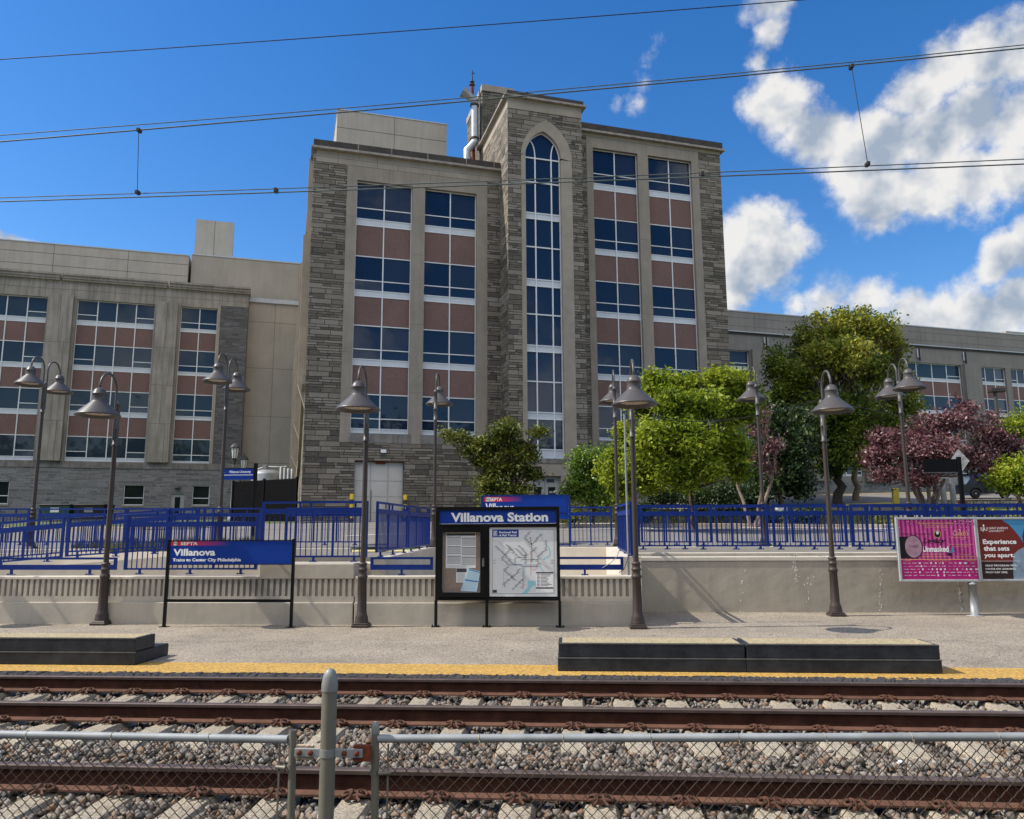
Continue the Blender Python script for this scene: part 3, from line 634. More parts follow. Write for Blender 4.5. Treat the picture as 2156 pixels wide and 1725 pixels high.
sheet('track_bed', -60, 60, 3.4, 10.3, 240, 40, 'ballast ground', -.035, f=lambda x, y: bz(x, y))

# ------------------------------------------------------------------ station walls and ramp
YL, YR, YF = 15.95, 18.4, 22.6
def zat(x, y, Y): return atY(x, y, Y).z
XC = atY(784, 1172, 16.4).x; XD = atY(1333, 1172, YR).x
XL0, XL1 = -15.5, atY(1334, 1290, YL).x
XB0, XB1 = atY(546, 1200, YL).x, atY(746, 1200, YL).x
ztop = zat(1000, 1213, YL); zfl1 = zat(1000, 1219.5, YL); zfl0 = zat(1000, 1256, YL); zled = zat(1000, 1269, YL); zblk = zat(650, 1187, YL)
w = empty('platform_wall', (0, YL, 0), label='cream painted concrete wall with a row of vertical flutes, behind the lamps on the left of the platform', cat='wall')
b = MB()
for a, c in ((XL0, XB1), (XB1+.03, XL1)):
    b.box(a, c, -.045, .45, -.3, zled, ch=.012)
b.build('lower_wall', 'platform wall', w)
b = MB(); b.box(XL0, XL1, .06, .44, zled+.001, zfl1+.02)
FL = .1262; nf = int((XL1-XL0)/FL)
for k in range(nf+1):
    x = XL1-.05-k*FL
    if k == 0: b.box(x-.03, XL1, 0, .059, zfl0, zfl1)
    else: b.prism([(x-.033, 0), (x+.033, 0), (x+.038, .0595), (x-.038, .0595)], zfl0, zfl1, plane='xy')
for a, c in ((XL0, XB1+.005), (XB1+.03, XL1)):
    b.box(a, c, -.002, .0595, zled+.002, zfl0); 
b.build('fluted_panel', 'platform wall', w)
b = MB(); b.box(XL0, XB0, -.012, .45, zfl1, ztop, ch=.01); b.box(XB1+.03, XL1+.01, -.012, .45, zfl1, ztop, ch=.01); b.build('coping', 'concrete top', w)
b = MB(); b.box(XB0, XB1, -.012, .8, zfl1+.001, zblk, ch=.015); b.build('raised_section', 'platform wall', w)
b = MB(); b.box(XB0+.05, XC-.03, YL+.81, YL+1.9, -.2, zblk-.03); tag(b.build('ramp_landing', 'concrete top'), kind='structure')
b = MB(); b.box(XB0+.05, XC-.03, YL+1.91, YF+.9, -.2, 1.235); tag(b.build('road', 'road asphalt'), kind='structure')
# ramp slabs and inner kerb walls on the left
def kerbwall(name, p0, p1, Y, th, label, mat='platform wall'):
    a = atY(*p0, Y); c = atY(*p1, Y); b = MB(); b.prism([(a.x, -.2), (c.x, -.2), (c.x, c.z), (a.x, a.z)], Y, Y+th)
    return tag(b.build(name, mat), label, 'wall')
kerbwall('ramp_wall', (-140, 1212), (352, 1172), 17.5, .22, 'sloping concrete kerb wall of the ramp, rising to the right behind the fluted wall')
kerbwall('ramp_wall', (350, 1171.6), (548, 1171), 17.53, .2, 'level concrete kerb wall between the sloping ramp and the raised landing')
kerbwall('ramp_wall', (-260, 1168), (552, 1160), YF-.55, .3, 'low concrete wall at the back of the ramp, in front of the grass strip', 'concrete top')
b = MB(); a = atY(-140, 1218, 17.7); c = atY(352, 1180, 17.7); b.prism([(a.x, -.2), (c.x, -.2), (c.x, c.z), (a.x, a.z)], 17.7, 22.0); tag(b.build('ramp', 'concrete top'), kind='structure')
b = MB(); b.box(-15, XB0+.04, YL+.46, 17.5, -.2, .55); tag(b.build('ramp_floor', 'concrete top'), kind='structure')
# walls running away from the platform
XC = atY(784, 1172, 16.4).x; XD = atY(1333, 1172, YR).x
b = MB(); b.prism([(YL+.46, -.2), (YF, -.2), (YF, 1.37), (YL+.46, 1.25)], XC-.02, XC+.28, plane='yz')
tag(b.build('side_wall', 'platform wall'), 'concrete wall with a rising top running back from the platform between the lamp and the notice case', 'wall')
b = MB(); b.box(XC+.3, XD-.45, YL+.47, YF-.01, -.2, .30); tag(b.build('passage_floor', 'concrete top'), kind='structure')
b = MB(); b.prism([(YL+.46, -.2), (YF, -.2), (YF, 1.36), (YR, 1.29), (YL+.46, 1.27)], XD-.42, XD, plane='yz', mi=0)
tag(b.build('side_wall', 'concrete top'), 'pale concrete wall end running back behind the galvanised conduit, left of the long grey wall', 'wall')
b = MB(); b.box(-40, XB0+.04, YF, YF+.17, .0, 1.365, ch=.012); b.box(XC, 45, YF, YF+.17, .0, 1.365, ch=.012); tag(b.build('road_wall', 'concrete top'), 'low concrete kerb wall along the road under the rearmost blue railings', 'wall')
zr = zat(1700, 1172, YR)
w = empty('retaining_wall', (0, YR, 0), label='long plain grey concrete wall with peeling white streaks, to the right of the platform', cat='wall')
b = MB(); b.box(XD+.003, 34, 0, .4, -.3, zr-.10); b.build('wall_face', 'grey wall', w)
b = MB(); b.box(XD+.003, 34, -.02, .55, zr-.098, zr, ch=.012); b.box(XD+.003, 34, .62, .95, zr-.3, zr+.075, ch=.01); b.build('coping', 'concrete top', w)
b = MB()   # peeled paint flakes and runs, where the photograph has them
for (px, py0, py1, n) in ((2138, 1180, 1240, 55), (2110, 1170, 1190, 14), (1790, 1182, 1216, 0)): pass
for (px, py0, py1, n, sp) in ((1668, 1166, 1182, 46, 5), (1671, 1180, 1226, 44, 2.2), (1733, 1164, 1180, 26, 6), (1853, 1200, 1286, 34, 1.2), (2017, 1215, 1288, 60, 1.6), (1563, 1190, 1290, 10, 3), (1700, 1205, 1270, 10, 8)):
    for k in range(n):
        t = rng.random(); x = px+rng.normal()*sp+(8*t if n > 40 and sp < 3 else 0); y = py0+(py1-py0)*t; p = atY(x, y, YR); s = rng.uniform(.006, .022); a0 = rng.uniform(0, 3)
        b.add([(p.x+s*math.cos(a0+q*1.257)*rng.uniform(.5, 1), -.0035, p.z+s*1.7*math.sin(a0+q*1.257)*rng.uniform(.5, 1)) for q in range(5)], [(0, 1, 2, 3, 4)])
b.build('paint_flakes', 'white chips', w)
# ground litter of dry leaves along the foot of the grey wall
b = MB()
for k in range(420):
    x = rng.uniform(2.2, 9); y = YR-.03-abs(rng.normal())*.16; z = plat_z(y)+.008; s = rng.uniform(.01, .03); a0 = rng.uniform(0, 6)
    b.add([(x, y, z), (x+s*math.cos(a0), y+s*math.sin(a0), z+.008), (x+s*math.cos(a0+.9), y+s*math.sin(a0+.9), z)], [(0, 1, 2)])
tag(b.build('leaf_litter', 'bark pale'), 'dry brown leaf litter along the foot of the grey wall', kind='stuff')

# ------------------------------------------------------------------ blue railings
PICK = {}
def railing(P0, P1, h, label, feet=(.12, .5, .88), slots=(.36, .46, .88), group='blue steel railings of the station ramps', low=False, sp=.113, footlen=.10, cat='railing'):
    P0 = Vector(P0); P1 = Vector(P1); d = P1-P0; Ln = math.hypot(d.x, d.y); sl = d.z/Ln; r = empty('railing', P0, math.atan2(d.y, d.x), label=label, cat=cat, group=group)
    def bar(name, x0, x1, z0, z1, th):
        return MB().prism([(x0, sl*x0+z0), (x1, sl*x1+z0), (x1, sl*x1+z1), (x0, sl*x0+z1)], -th/2, th/2).build(name, 'railing blue', r)
    bar('top_rail', 0, Ln, h-.046, h, .046); ph = .24 if low else h
    if not low:
        bar('handrail_band', .05, Ln-.05, h-.26, h-.155, .05); bar('bottom_rail', .05, Ln-.05, 0, .036, .036)
    else: bar('handrail_band', .05, Ln-.05, 0, .105, .05)
    k = ('post', round(h, 3))
    for x in (0.03, Ln-.03):
        if k not in PICK: o = MB().box(-.029, .029, -.026, .026, -.001, h-.047).build('post', 'railing blue', r); PICK[k] = o.data
        else: o = bpy.data.objects.new('post', PICK[k]); C.objects.link(o); o.parent = r
        o.location = (x, 0, sl*x)
    for f in slots:
        x = f*Ln
        if 'slot' not in PICK: o = MB().box(-.016, .016, -.018, .018, -.153, -.0465).build('spacer', 'railing blue', r); PICK['slot'] = o.data
        else: o = bpy.data.objects.new('spacer', PICK['slot']); C.objects.link(o); o.parent = r
        o.location = (x, 0, sl*x+h)
    for f in feet:
        x = f*Ln; kk = ('foot', footlen)
        if kk not in PICK:
            b = MB().box(-.022, .022, -.02, .02, -footlen, -.001); b.box(-.07, .07, -.05, .05, -footlen-.004, -footlen+.010)
            for sx in (-.05, .05): b.box(sx-.01, sx+.01, -.045, -.025, -footlen+.010, -footlen+.028)
            o = b.build('foot', 'railing blue', r); PICK[kk] = o.data
        else: o = bpy.data.objects.new('foot', PICK[kk]); C.objects.link(o); o.parent = r
        o.location = (x, 0, sl*x)
    if not low:
        n = max(2, int(round((Ln-.1)/sp))); mids = (.33, .67) if Ln > 1.9 else ((.5,) if Ln > 1.2 else ())
        mi = {int(round(f*n)) for f in mids}
        for i in range(1, n):
            x = .05+(Ln-.1)*i/n; big = i in mi; kk = ('p', round(h, 3), big); t = .021 if big else .0085
            if kk not in PICK: o = MB().box(-t, t, -t, t, .0365, h-.261).build('picket', 'railing blue', r); PICK[kk] = o.data
            else: o = bpy.data.objects.new('picket', PICK[kk]); C.objects.link(o); o.parent = r
            o.location = (x, 0, sl*x)
    return r
def raily(x0, x1, yb0, yb1, Y, h, label, **k):
    a = atY(x0, yb0, Y); b_ = atY(x1, yb1, Y); return railing(a, b_, h, label, **k)
YA = YL+.22
HA = zat(400, 1082.5, YA)-zat(400, 1199, YA)
raily(261, 541, 1200, 1199.5, YA, HA, 'level blue picket railing on the fluted wall, behind the station name sign', footlen=.09)
HB = zat(650, 1056, YA)-zat(650, 1174, YA)
raily(548, 773, 1174, 1173.5, YA, HB, 'blue picket railing on the raised landing, just left of the lamp by the notice case', footlen=.09)
for i, (a, c, nm) in enumerate(((0.0, .5, 'nearer blue railing panel running back from the lamp beside the notice case'), (.52, 1, 'farther blue railing panel running back towards the road behind the notice case'))):
    y0, y1 = YL+.25, YF-.1; A_ = (XC+.13, y0+(y1-y0)*a, 1.38+.05*a); B_ = (XC+.13, y0+(y1-y0)*c-.04, 1.38+.05*c); railing(A_, B_, 1.06, nm, footlen=.1)
for (x0, x1, nm) in ((-30, 245, 'low blue two-bar rail on the fluted wall top at the far left'), (780, 912, 'low blue two-bar rail on the fluted wall, left of the notice case'), (1150, 1313, 'low blue two-bar rail on the fluted wall, right of the notice case')):
    raily(x0, x1, 1200, 1200, YA, zat(900, 1173, YA)-zat(900, 1200, YA), nm, low=True, slots=(), feet=(.5,) if x1-x0 < 200 else (.2, .8), footlen=.10)
YE = 17.6
HE = zat(138, 1088, YE)-zat(138, 1173, YE)
raily(-125, 131, 1196, 1173.5, YE, HE, 'sloping blue picket railing climbing the ramp at the far left', footlen=.07)
raily(137.5, 352, 1172.5, 1158, YE, HE, 'sloping blue picket railing climbing the ramp behind the leftmost front lamp', footlen=.07)
raily(354, 416, 1158, 1157, YE+.02, HE, 'short level blue railing at the top of the sloping ramp', footlen=.07)
raily(-125, 131, 1186, 1165, YE+1.5, HE*.98, 'second sloping blue railing on the far side of the ramp, far left', footlen=.1)
raily(137.5, 352, 1164, 1152, YE+1.5, HE*.98, 'second sloping blue railing on the far ramp side, behind the leftmost front lamp', footlen=.1)
YD = YR+.2; HD = zat(1500, 1063.5, YD)-zat(1500, 1152, YD)
for (x0, x1, nm) in ((1343, 1456, 'first blue railing panel on the grey wall, right behind the lamp at its left end'), (1465.5, 1620, 'second blue railing panel from the left end of the grey wall'), (1628.5, 1786, 'third blue railing panel on the grey wall, crossed by the lamp in front of it'),
                     (1794, 1955.5, 'fourth blue railing panel on the grey wall, running behind the pink poster'), (2004, 2166, 'blue railing panel on the grey wall above the dark red poster')):
    raily(x0, x1, 1151.5, 1151, YD, HD, nm, footlen=.06, feet=(.1, .55, .88), slots=(.24, .40, .9))
raily(1957.5, 1978, 1151, 1151, YD, HD, 'narrow blue railing piece above the middle of the pink poster', slots=(), feet=(.5,), footlen=.06)
raily(1981, 2002, 1151, 1151, YD, HD, 'narrow blue railing piece above the right side of the pink poster', slots=(), feet=(.5,), footlen=.06)
railing((XD-.2, YL+.22, 1.30), (XD-.2, 20.3, 1.36), 1.09, 'blue railing running back from the galvanised conduit towards the road', footlen=.08)
YG = YF+.08; HG = zat(1250, 1067, YG)-zat(1250, 1142.5, YG)
for (x0, x1, nm) in ((-60, 57, 'blue railing panel by the road, cut by the left edge of the picture'), (76, 262, 'blue railing panel by the road, right of the far left twin lamp'), (262.5, 448, 'blue railing panel by the road, in front of the stone building door'),
                     (425.5, 548, 'blue railing panel by the road, beneath the university sign'), (600, 768, 'blue railing panel by the road, in front of the garage door'), (1199, 1290, 'short blue railing panel by the road, right of the rear station sign'),
                     (1350, 1500, 'rear blue railing panel by the road, left part, under the lime green tree'), (1508, 1660, 'rear blue railing panel by the road, under the dark trees'), (1668, 1830, 'rear blue railing panel by the road, left of the purple tree'), (1838, 2000, 'rear blue railing panel by the road, below the purple tree'), (2008, 2170, 'rear blue railing panel by the road, at the right edge')):
    raily(x0, x1, 1142.5, 1142.5, YG+(.004 if x0 == 425.5 else 0)*10, HG, nm, footlen=.075, slots=(.3, .45, .75))

# ------------------------------------------------------------------ lamps
def lamp(loc, label, arms, group, H=5.3, post_top=None, cat='street lamp'):
    r = empty('street_lamp', loc, label=label, cat=cat, group=group); s = H/5.3
    b = MB().box(-.165, .165, -.165, .165, 0, .055, ch=.01); b.box(-.145, .145, -.145, .145, .0555, .085, ch=.01); b.build('base_plate', 'lamp pole', r)
    prof = [(.135, .086), (.135, .13), (.122, .16), (.128, .19), (.105, .24), (.100, .27), (.094, .30), (.082, .92), (.088, .94), (.10, .96), (.10, .99), (.082, 1.01), (.082, 1.09), (.094, 1.10), (.094, 1.125), (.078, 1.14), (.078, 1.20), (.09, 1.215), (.085, 1.24), (.056, 1.26)]
    MB().lathe(prof, seg=32, flute=(.30, .92), fr=.13).build('fluted_base', 'lamp pole', r)
    MB().lathe([(.054, 1.2605), (.048, 3.75*s)], seg=18).build('pole', 'lamp pole', r)
    z0 = 3.75*s; MB().lathe([(.066, z0+.001), (.066, z0+.04), (.058, z0+.045), (.058, z0+.34), (.066, z0+.345), (.066, z0+.375), (.054, z0+.38), (.054, z0+.86), (.066, z0+.865), (.066, z0+.90), (.05, z0+.93), (.03, z0+.96)], seg=18).build('collar', 'lamp grey', r)
    zt = H-.02; zs = z0+.62
    for ang in arms:
        dx, dy = math.cos(ang), math.sin(ang); rad = .30; x0 = .085; xc = x0+rad; zc = zt-.36
        pts = [(x0, z0+.12), (x0, z0+.45), (x0, zc-.15)]+[(xc-rad*math.cos(math.pi*k/14), zc+.34*math.sin(math.pi*k/14)) for k in range(15)]+[(xc+rad, zc-.05), (xc+rad, zt-.40)]
        a = MB().tube([(u*dx, u*dy, z) for u, z in pts], .026, 10).build('arm', 'lamp grey', r)
        MB().tube([(0, 0, z0+.20), (x0*dx, x0*dy, z0+.20)], .03, 8).tube([(0, 0, z0+.80), (x0*dx, x0*dy, z0+.80)], .03, 8).build('bracket', 'lamp grey', a)
        sx, sy = (xc+rad)*dx, (xc+rad)*dy; zz = zt-.37
        sh_ = MB().lathe([(.02, 0), (.06, -.012), (.10, -.045), (.128, -.09), (.138, -.13), (.142, -.132), (.142, -.142), (.139, -.145), (.139, -.285), (.15, -.30), (.42, -.555), (.435, -.575), (.435, -.60), (.425, -.60), (.405, -.575), (.14, -.33), (.0, -.32)], sx, sy, zz, seg=36).build('shade', 'lamp grey', r)
        MB().lathe([(.0, -.53), (.16, -.56), (.26, -.545), (.30, -.52), (.30, -.50), (0, -.50)], sx, sy, zz, seg=24).build('lens', 'lamp lens', sh_)
    return r
FR = 'single lamps along the far platform'
front = []
for (x, y, lab) in ((206, 1317, 'tall brown platform lamp with one bell shade, left of the station name sign'), (757.5, 1322, 'brown platform lamp with one bell shade, between the name sign and the notice case'),
                    (1344.5, 1325, 'brown platform lamp with one bell shade, at the left end of the grey wall'), (1764.5, 1298.5, 'brown platform lamp with one bell shade, just left of the pink poster')):
    p = onP(x, y); p.y += .12; print('front lamp', p); front.append(lamp((p.x, p.y, plat_z(p.y)), lab, [-math.pi/2], FR, H=5.22 if x < 1700 else 5.34))
p1, p2 = front[0].location, front[1].location
c = copy_tree(front[0], (p1.x-(p2.x-p1.x), p1.y, p1.z), label='platform lamp standing beyond the left edge of the picture, seen only by its shadow')
BK = 'lamps standing along the road behind the ramp'
for (x, y, ytop, arms, lab) in ((63, 1155, 745, 2, 'twin-shade lamp by the road at the far left'), (460, 1152, 738, 2, 'twin-shade lamp in front of the university sign'), (914, 1150, 779, 1, 'single-shade lamp behind the notice case, against the stone building'),
                                (1302, 1151, 772, 1, 'single-shade lamp left of the lime green tree, partly behind the nearer lamp'), (1611, 1152, 766, 1, 'single-shade lamp between the lime green tree and the dark trees'), (1921, 1150, 748, 2, 'twin-shade lamp rising in front of the purple-leaved tree')):
    Yb = YF+.55 if arms == 2 else YF+.75
    p = atY(x, y, Yb); H_ = atY(x, ytop, Yb-(.68 if arms == 2 else 0)).z-gz(p.x, Yb)
    lamp((p.x, Yb, gz(p.x, Yb)), lab, [-math.pi/2, math.pi/2] if arms == 2 else [math.pi/2], BK, H=H_)

# ------------------------------------------------------------------ signs on the platform
def sept_logo(parent, x0, z0, s, y, col='letter white'):
    b = MB(); b.box(x0, x0+s, y, y+.0015, z0, z0+s); o = b.build('logo', col, parent)
    b = MB(); d = .08*s; b.box(x0+d, x0+s-d, y-.001, y-.0002, z0+d, z0+s-d); b.build('logo_ground', 'ink', o)
    def S(pts, mat):
        q = MB(); segs = [(x0+pts[i][0]*s, z0+pts[i][1]*s, x0+pts[i+1][0]*s, z0+pts[i+1][1]*s) for i in range(len(pts)-1)]; strips(segs, s*.17, y-.0014).build('logo_stroke', mat, o)
    S([(.88, .72), (.62, .80), (.35, .78), (.25, .64), (.42, .54), (.60, .46)], 'letter white'); S([(.14, .28), (.38, .20), (.66, .22), (.76, .36), (.58, .46), (.42, .54)], 'letter white')
    return o
def name_sign(Y, x0, x1, y0, y1, base_y, label, lines, rear=False, group=None, tall=None):
    X0, X1, Z0, Z1 = rectY(x0, y0, x1, y1, Y); W = X1-X0; Hh = Z1-Z0; zb = (plat_z(Y) if not rear else gz((X0+X1)/2, Y)) 
    r = empty('station_sign', ((X0+X1)/2, Y, zb), label=label, cat='sign'); X0 -= (X0+X1)/2 if False else 0
    cx = r.location.x; x_0, x_1, z_0, z_1 = X0-cx, X1-cx, Z0-zb, Z1-zb
    fm = 'sign black' if not rear else 'railing blue'; t = .028
    for sx, ex in ((x_0-t*1.2, 0), (x_1+t*1.2, 0)):
        MB().box(sx-t, sx+t, -t, t, 0.012, z_1+(.035 if not rear else .0), ch=.004).box(sx-.08, sx+.08, -.07, .07, 0, .011).build('post', fm, r)
    MB().box(x_0, x_1, -.012, .016, z_0, z_1).build('panel', 'sign blue', r)
    f = MB(); e = .014 if not rear else .03; f.box(x_0, x_1, -.024, .024, z_1+.001, z_1+e); f.box(x_0, x_1, -.024, .024, z_0-e, z_0-.001)
    if rear: f.box(x_0, x_0+.02, -.024, -.013, z_0, z_1); f.box(x_1-.05, x_1-.03, -.016, -.0125, z_0+.03, z_1-.03)
    f.build('frame', fm, r)
    return r, x_0, x_1, z_0, z_1, W, Hh
YS = 15.5
r, x0, x1, z0, z1, W, Hh = name_sign(YS, 358.5, 615, 1139, 1188, 1320, 'blue station name sign on black posts, red band above white lettering, on the platform', None)
MB().box(x0-.05, x1+.05, -.02, .02, zat(500, 1268, YS)-r.location.z, zat(500, 1262, YS)-r.location.z).build('lower_bar', 'sign black', r)
def LX(t, x0=x0, W=W): return x0+t*W
bw = MB(); bw.box(x0+.004*W, x0+.50*W, -.0135, -.0125, z0+.80*Hh, z0+.985*Hh); bw.build('red_band', 'sign fade', r)
sept_logo(r, LX(.028), z0+.81*Hh, .155*Hh, -.0165)
lettering(r, 'SEPTA', LX(.085), LX(.225), z0+.825*Hh, z0+.955*Hh, -.0145, 'letter white', off=.02)
lettering(r, 'Villanova', LX(.028), LX(.375), z0+.38*Hh, z0+.655*Hh, -.0145, 'letter white', off=.035)
lettering(r, 'Trains to Center City Philadelphia', LX(.026), LX(.588), z0+.125*Hh, z0+.255*Hh, -.0145, 'letter white', off=.032)
YS2 = YF+.12
r, x0, x1, z0, z1, W, Hh = name_sign(YS2, 1017, 1196, 1044.5, 1079, 1150, 'blue-framed station name sign by the road, half hidden behind the notice case', None, rear=True)
z0 -= .0; bw = MB(); bw.box(x0+.02, x0+.48*W, -.0135, -.0125, z1-.34*Hh, z1-.04*Hh); bw.build('red_band', 'sign fade', r)
MB().box(x0, x1, -.012, .012, z0-.20, z0-.031).build('lower_panel', 'sign blue', r)
sept_logo(r, x0+.035*W, z1-.32*Hh, .26*Hh, -.0165)
lettering(r, 'SEPTA', x0+.085*W, x0+.225*W, z1-.30*Hh, z1-.09*Hh, -.0145, 'letter white', off=.02)
lettering(r, 'Villanova', x0+.03*W, x0+.375*W, z1-.97*Hh, z1-.44*Hh, -.0145, 'letter white', off=.025)
b = MB()
for k in range(1, 16): b.box(x0+k*W/16-.008, x0+k*W/16+.008, -.008, .008, .12, z0-.201)
b.build('pickets', 'railing blue', r); MB().box(x0-.03, x1+.03, -.015, .015, .085, .12).build('bottom_rail', 'railing blue', r)

# notice case
YC = 15.65
def cz(px, py): return atY(894.8+px*.1831, 1026.4+py*.1831, YC)
cs_o = empty('notice_case', (cz(840, 1605).x, YC, plat_z(YC)), label='black framed notice case with a blue header, timetable board and rail map', cat='notice case')
ox, oz = cs_o.location.x, cs_o.location.z
def cl(px, py): p = cz(px, py); return p.x-ox, p.z-oz
def crect(a, b_, c, d): p, q, s, t = cl(a, b_), cl(c, b_), cl(a, d), cl(c, d); return (p[0]+s[0])/2, (q[0]+t[0])/2, (s[1]+t[1])/2, (p[1]+q[1])/2
for px in (125, 711, 1551):
    X = cl(px, 1500)[0]; top = cl(px, 1300)[1]
    b = MB().box(X-.028, X+.028, -.028, .028, .012, top-.001, ch=.004); b.box(X-.085, X+.085, -.06, .06, 0, .0115)
    for s in (-.06, .06): b.lathe([(.014, .0116), (.014, .045)], X+s, -.03, 0, seg=6)
    b.build('post', 'sign black', cs_o)
A = crect(125, 225, 1552, 1300); b = MB()
hd = crect(172, 262, 1510, 418); ck = crect(205, 517, 637, 1205); mp_ = crect(742, 458, 1522, 1255)
yb, yf = .07, -.05
b.box(A[0], A[1], .03, yb, A[2], A[3]); b.box(A[0], hd[0]-.001, yf, .0295, A[2], A[3], ch=.004); b.box(hd[1]+.001, A[1], yf, .0295, A[2], A[3], ch=.004)
b.box(hd[0], hd[1], yf, .0295, hd[3]+.001, A[3]); b.box(hd[0], hd[1], yf, .0295, crect(0, 418, 1, 450)[2], hd[2]-.001)
mid = crect(648, 450, 735, 1262); b.box(mid[0]+.02, mid[1]-.001, yf, .0295, A[2]+.05, crect(0, 400, 1, 450)[2]-.001); b.box(hd[0], hd[1], yf, .0295, A[2], A[2]+.045, ch=.004)
b.box(mid[1], hd[1], yf+.01, .0295, mp_[3]+.001, crect(0, 400, 1, 450)[2]-.001); b.build('frame', 'sign black', cs_o)
door = MB(); D0 = crect(165, 455, 700, 1262); door.box(D0[0], ck[0]-.001, yf-.012, 0, D0[2], D0[3], ch=.004); door.box(ck[1]+.001, D0[1], yf-.012, 0, D0[2], D0[3], ch=.004); door.box(ck[0], ck[1], yf-.012, 0, ck[3]+.001, D0[3]); door.box(ck[0], ck[1], yf-.012, 0, D0[2], ck[2]-.001)
dr = door.build('door', 'sign black', cs_o); a = crect(662, 812, 686, 908); MB().box(a[0], a[1], yf-.03, yf-.0125, a[2], a[3], ch=.004).build('handle', 'step edge', dr)
b = MB(); e = crect(208, 520, 634, 1202); t = .006
b.box(ck[0], ck[1], -.02, -.012, ck[3]-t, ck[3]); b.box(ck[0], ck[1], -.02, -.012, ck[2], ck[2]+t); b.box(ck[0], ck[0]+t, -.02, -.012, ck[2]+t, ck[3]-t); b.box(ck[1]-t, ck[1], -.02, -.012, ck[2]+t, ck[3]-t); b.build('trim', 'ad frame', dr)
MB().box(ck[0], ck[1], .001, .029, ck[2], ck[3]).build('notice_board', 'cork', cs_o)
h = MB().box(hd[0], hd[1], -.02, .029, hd[2], hd[3]).build('header_panel', 'sign blue', cs_o)
a = crect(300, 292, 1415, 390); lettering(h, 'Villanova Station', a[0], a[1], a[2], a[3], -.0225, 'letter white', off=.036)
MB().box(hd[0], hd[1], -.045, -.04, hd[2]-.004, hd[2]+.004).build('trim', 'letter white', h)
# papers on the board
a = crect(240, 522, 585, 928); pp = MB().box(a[0], a[1], -.001, .0005, a[2], a[3]).build('timetable', 'paper', cs_o)
def sub(a, u0, v0, u1, v1): return a[0]+(a[1]-a[0])*u0, a[0]+(a[1]-a[0])*u1, a[3]-(a[3]-a[2])*v1, a[3]-(a[3]-a[2])*v0
b = MB(); q = sub(a, .02, .015, .98, .085); b.box(q[0], q[1], -.0018, -.0011, q[2], q[3])
for c_ in range(2):
    for rr_ in range(3):
        u0 = .04+.49*c_; v0 = .115+.27*rr_+(.03 if c_ else 0); q = sub(a, u0, v0, u0+.46, v0+.018); b.box(q[0], q[1], -.0018, -.0011, q[2], q[3]); q = sub(a, u0, v0+.20, u0+.46, v0+.215); b.box(q[0], q[1], -.0018, -.0011, q[2], q[3])
b.build('print', 'ink', pp); b = MB()
for c_ in range(2):
    for rr_ in range(3):
        for k in range(11): u0 = .045+.49*c_; v0 = .145+.27*rr_+(.03 if c_ else 0)+k*.0145; q = sub(a, u0, v0, u0+.45, v0+.006); b.box(q[0], q[1], -.0016, -.0011, q[2], q[3])
        for k in range(13): u0 = .05+.49*c_+k*.036; v0 = .14+.27*rr_+(.03 if c_ else 0); q = sub(a, u0, v0, u0+.006, v0+.16); b.box(q[0], q[1], -.0020, -.0017, q[2], q[3])
for k in range(3): q = sub(a, .05, .93+.02*k, .9-.1*k, .936+.02*k); b.box(q[0], q[1], -.0016, -.0011, q[2], q[3])
b.build('print', 'ink grey', pp)
a = crect(358, 930, 500, 1095); p2_ = MB().box(a[0], a[1], -.003, -.0021, a[2], a[3]).build('notice', 'paper', cs_o); b = MB()
q = sub(a, .03, .02, .85, .28); b.box(q[0], q[1], -.0036, -.0031, q[2], q[3]); b.build('print', 'ink', p2_); b = MB()
for k in range(12): q = sub(a, .1, .36+k*.05, .75, .375+k*.05); b.box(q[0], q[1], -.0036, -.0031, q[2], q[3])
b.build('print', 'ink grey', p2_)
def quad4(px, y, th=.0008):
    P = [cl(*p) for p in px]; return MB().prism([(x, z) for x, z in P], y, y-th)
quad4([(408, 1188), (595, 1198), (634, 970), (503, 932)], -.004).build('leaflet', 'paper blue', cs_o); b = MB()
def lerp4(P, u, v): a = [(P[0][k]*(1-u)+P[1][k]*u) for k in (0, 1)]; c = [(P[3][k]*(1-u)+P[2][k]*u) for k in (0, 1)]; return a[0]*(1-v)+c[0]*v, a[1]*(1-v)+c[1]*v
P4 = [(408, 1188), (595, 1198), (634, 970), (503, 932)]
def bar4(b, u0, u1, v0, v1, y):
    P = [cl(*lerp4(P4, *uv)) for uv in ((u0, v0), (u1, v0), (u1, v1), (u0, v1))]; b.add([(x, y, z) for x, z in P], [(0, 1, 2, 3)])
bar4(b, .03, .97, .46, .52, -.0052); bar4(b, .03, .97, .93, .98, -.0052); b.build('print', 'ink blue', cs_o); b = MB()
for k in range(20):
    v = .06+k*.043
    if abs(v-.49) > .04: bar4(b, .06, .9, v, v+.012, -.0052)
b.build('print', 'ink grey', cs_o)
# rail map
mo = MB().box(mp_[0], mp_[1], -.012, .029, mp_[2], mp_[3]).build('map_board', 'paper', cs_o)
def mpt(x, y): return cl(x, y)
def poly(pts, mat, wd, y=-.0135, name='map_line', close=False):
    P = [mpt(*p) for p in pts]; 
    if close: P.append(P[0])
    return strips([(P[i][0], P[i][1], P[i+1][0], P[i+1][1]) for i in range(len(P)-1)], wd, y).build(name, mat, mo)
poly([(775, 485), (1485, 485), (1485, 1222), (775, 1222)], 'ink', .006, close=True, name='border')
a = crect(775, 488, 1078, 573); MB().box(a[0], a[1], -.0145, -.0125, a[2], a[3]).build('map_header', 'sign blue', mo)
q = crect(855, 504, 1055, 528); lettering(mo, 'Regional Rail', q[0], q[1], q[2], q[3], -.0155, 'letter white', off=.02); q = crect(857, 538, 1055, 562); lettering(mo, '& Rail Transit', q[0], q[1], q[2], q[3], -.0155, 'letter white', off=.02)
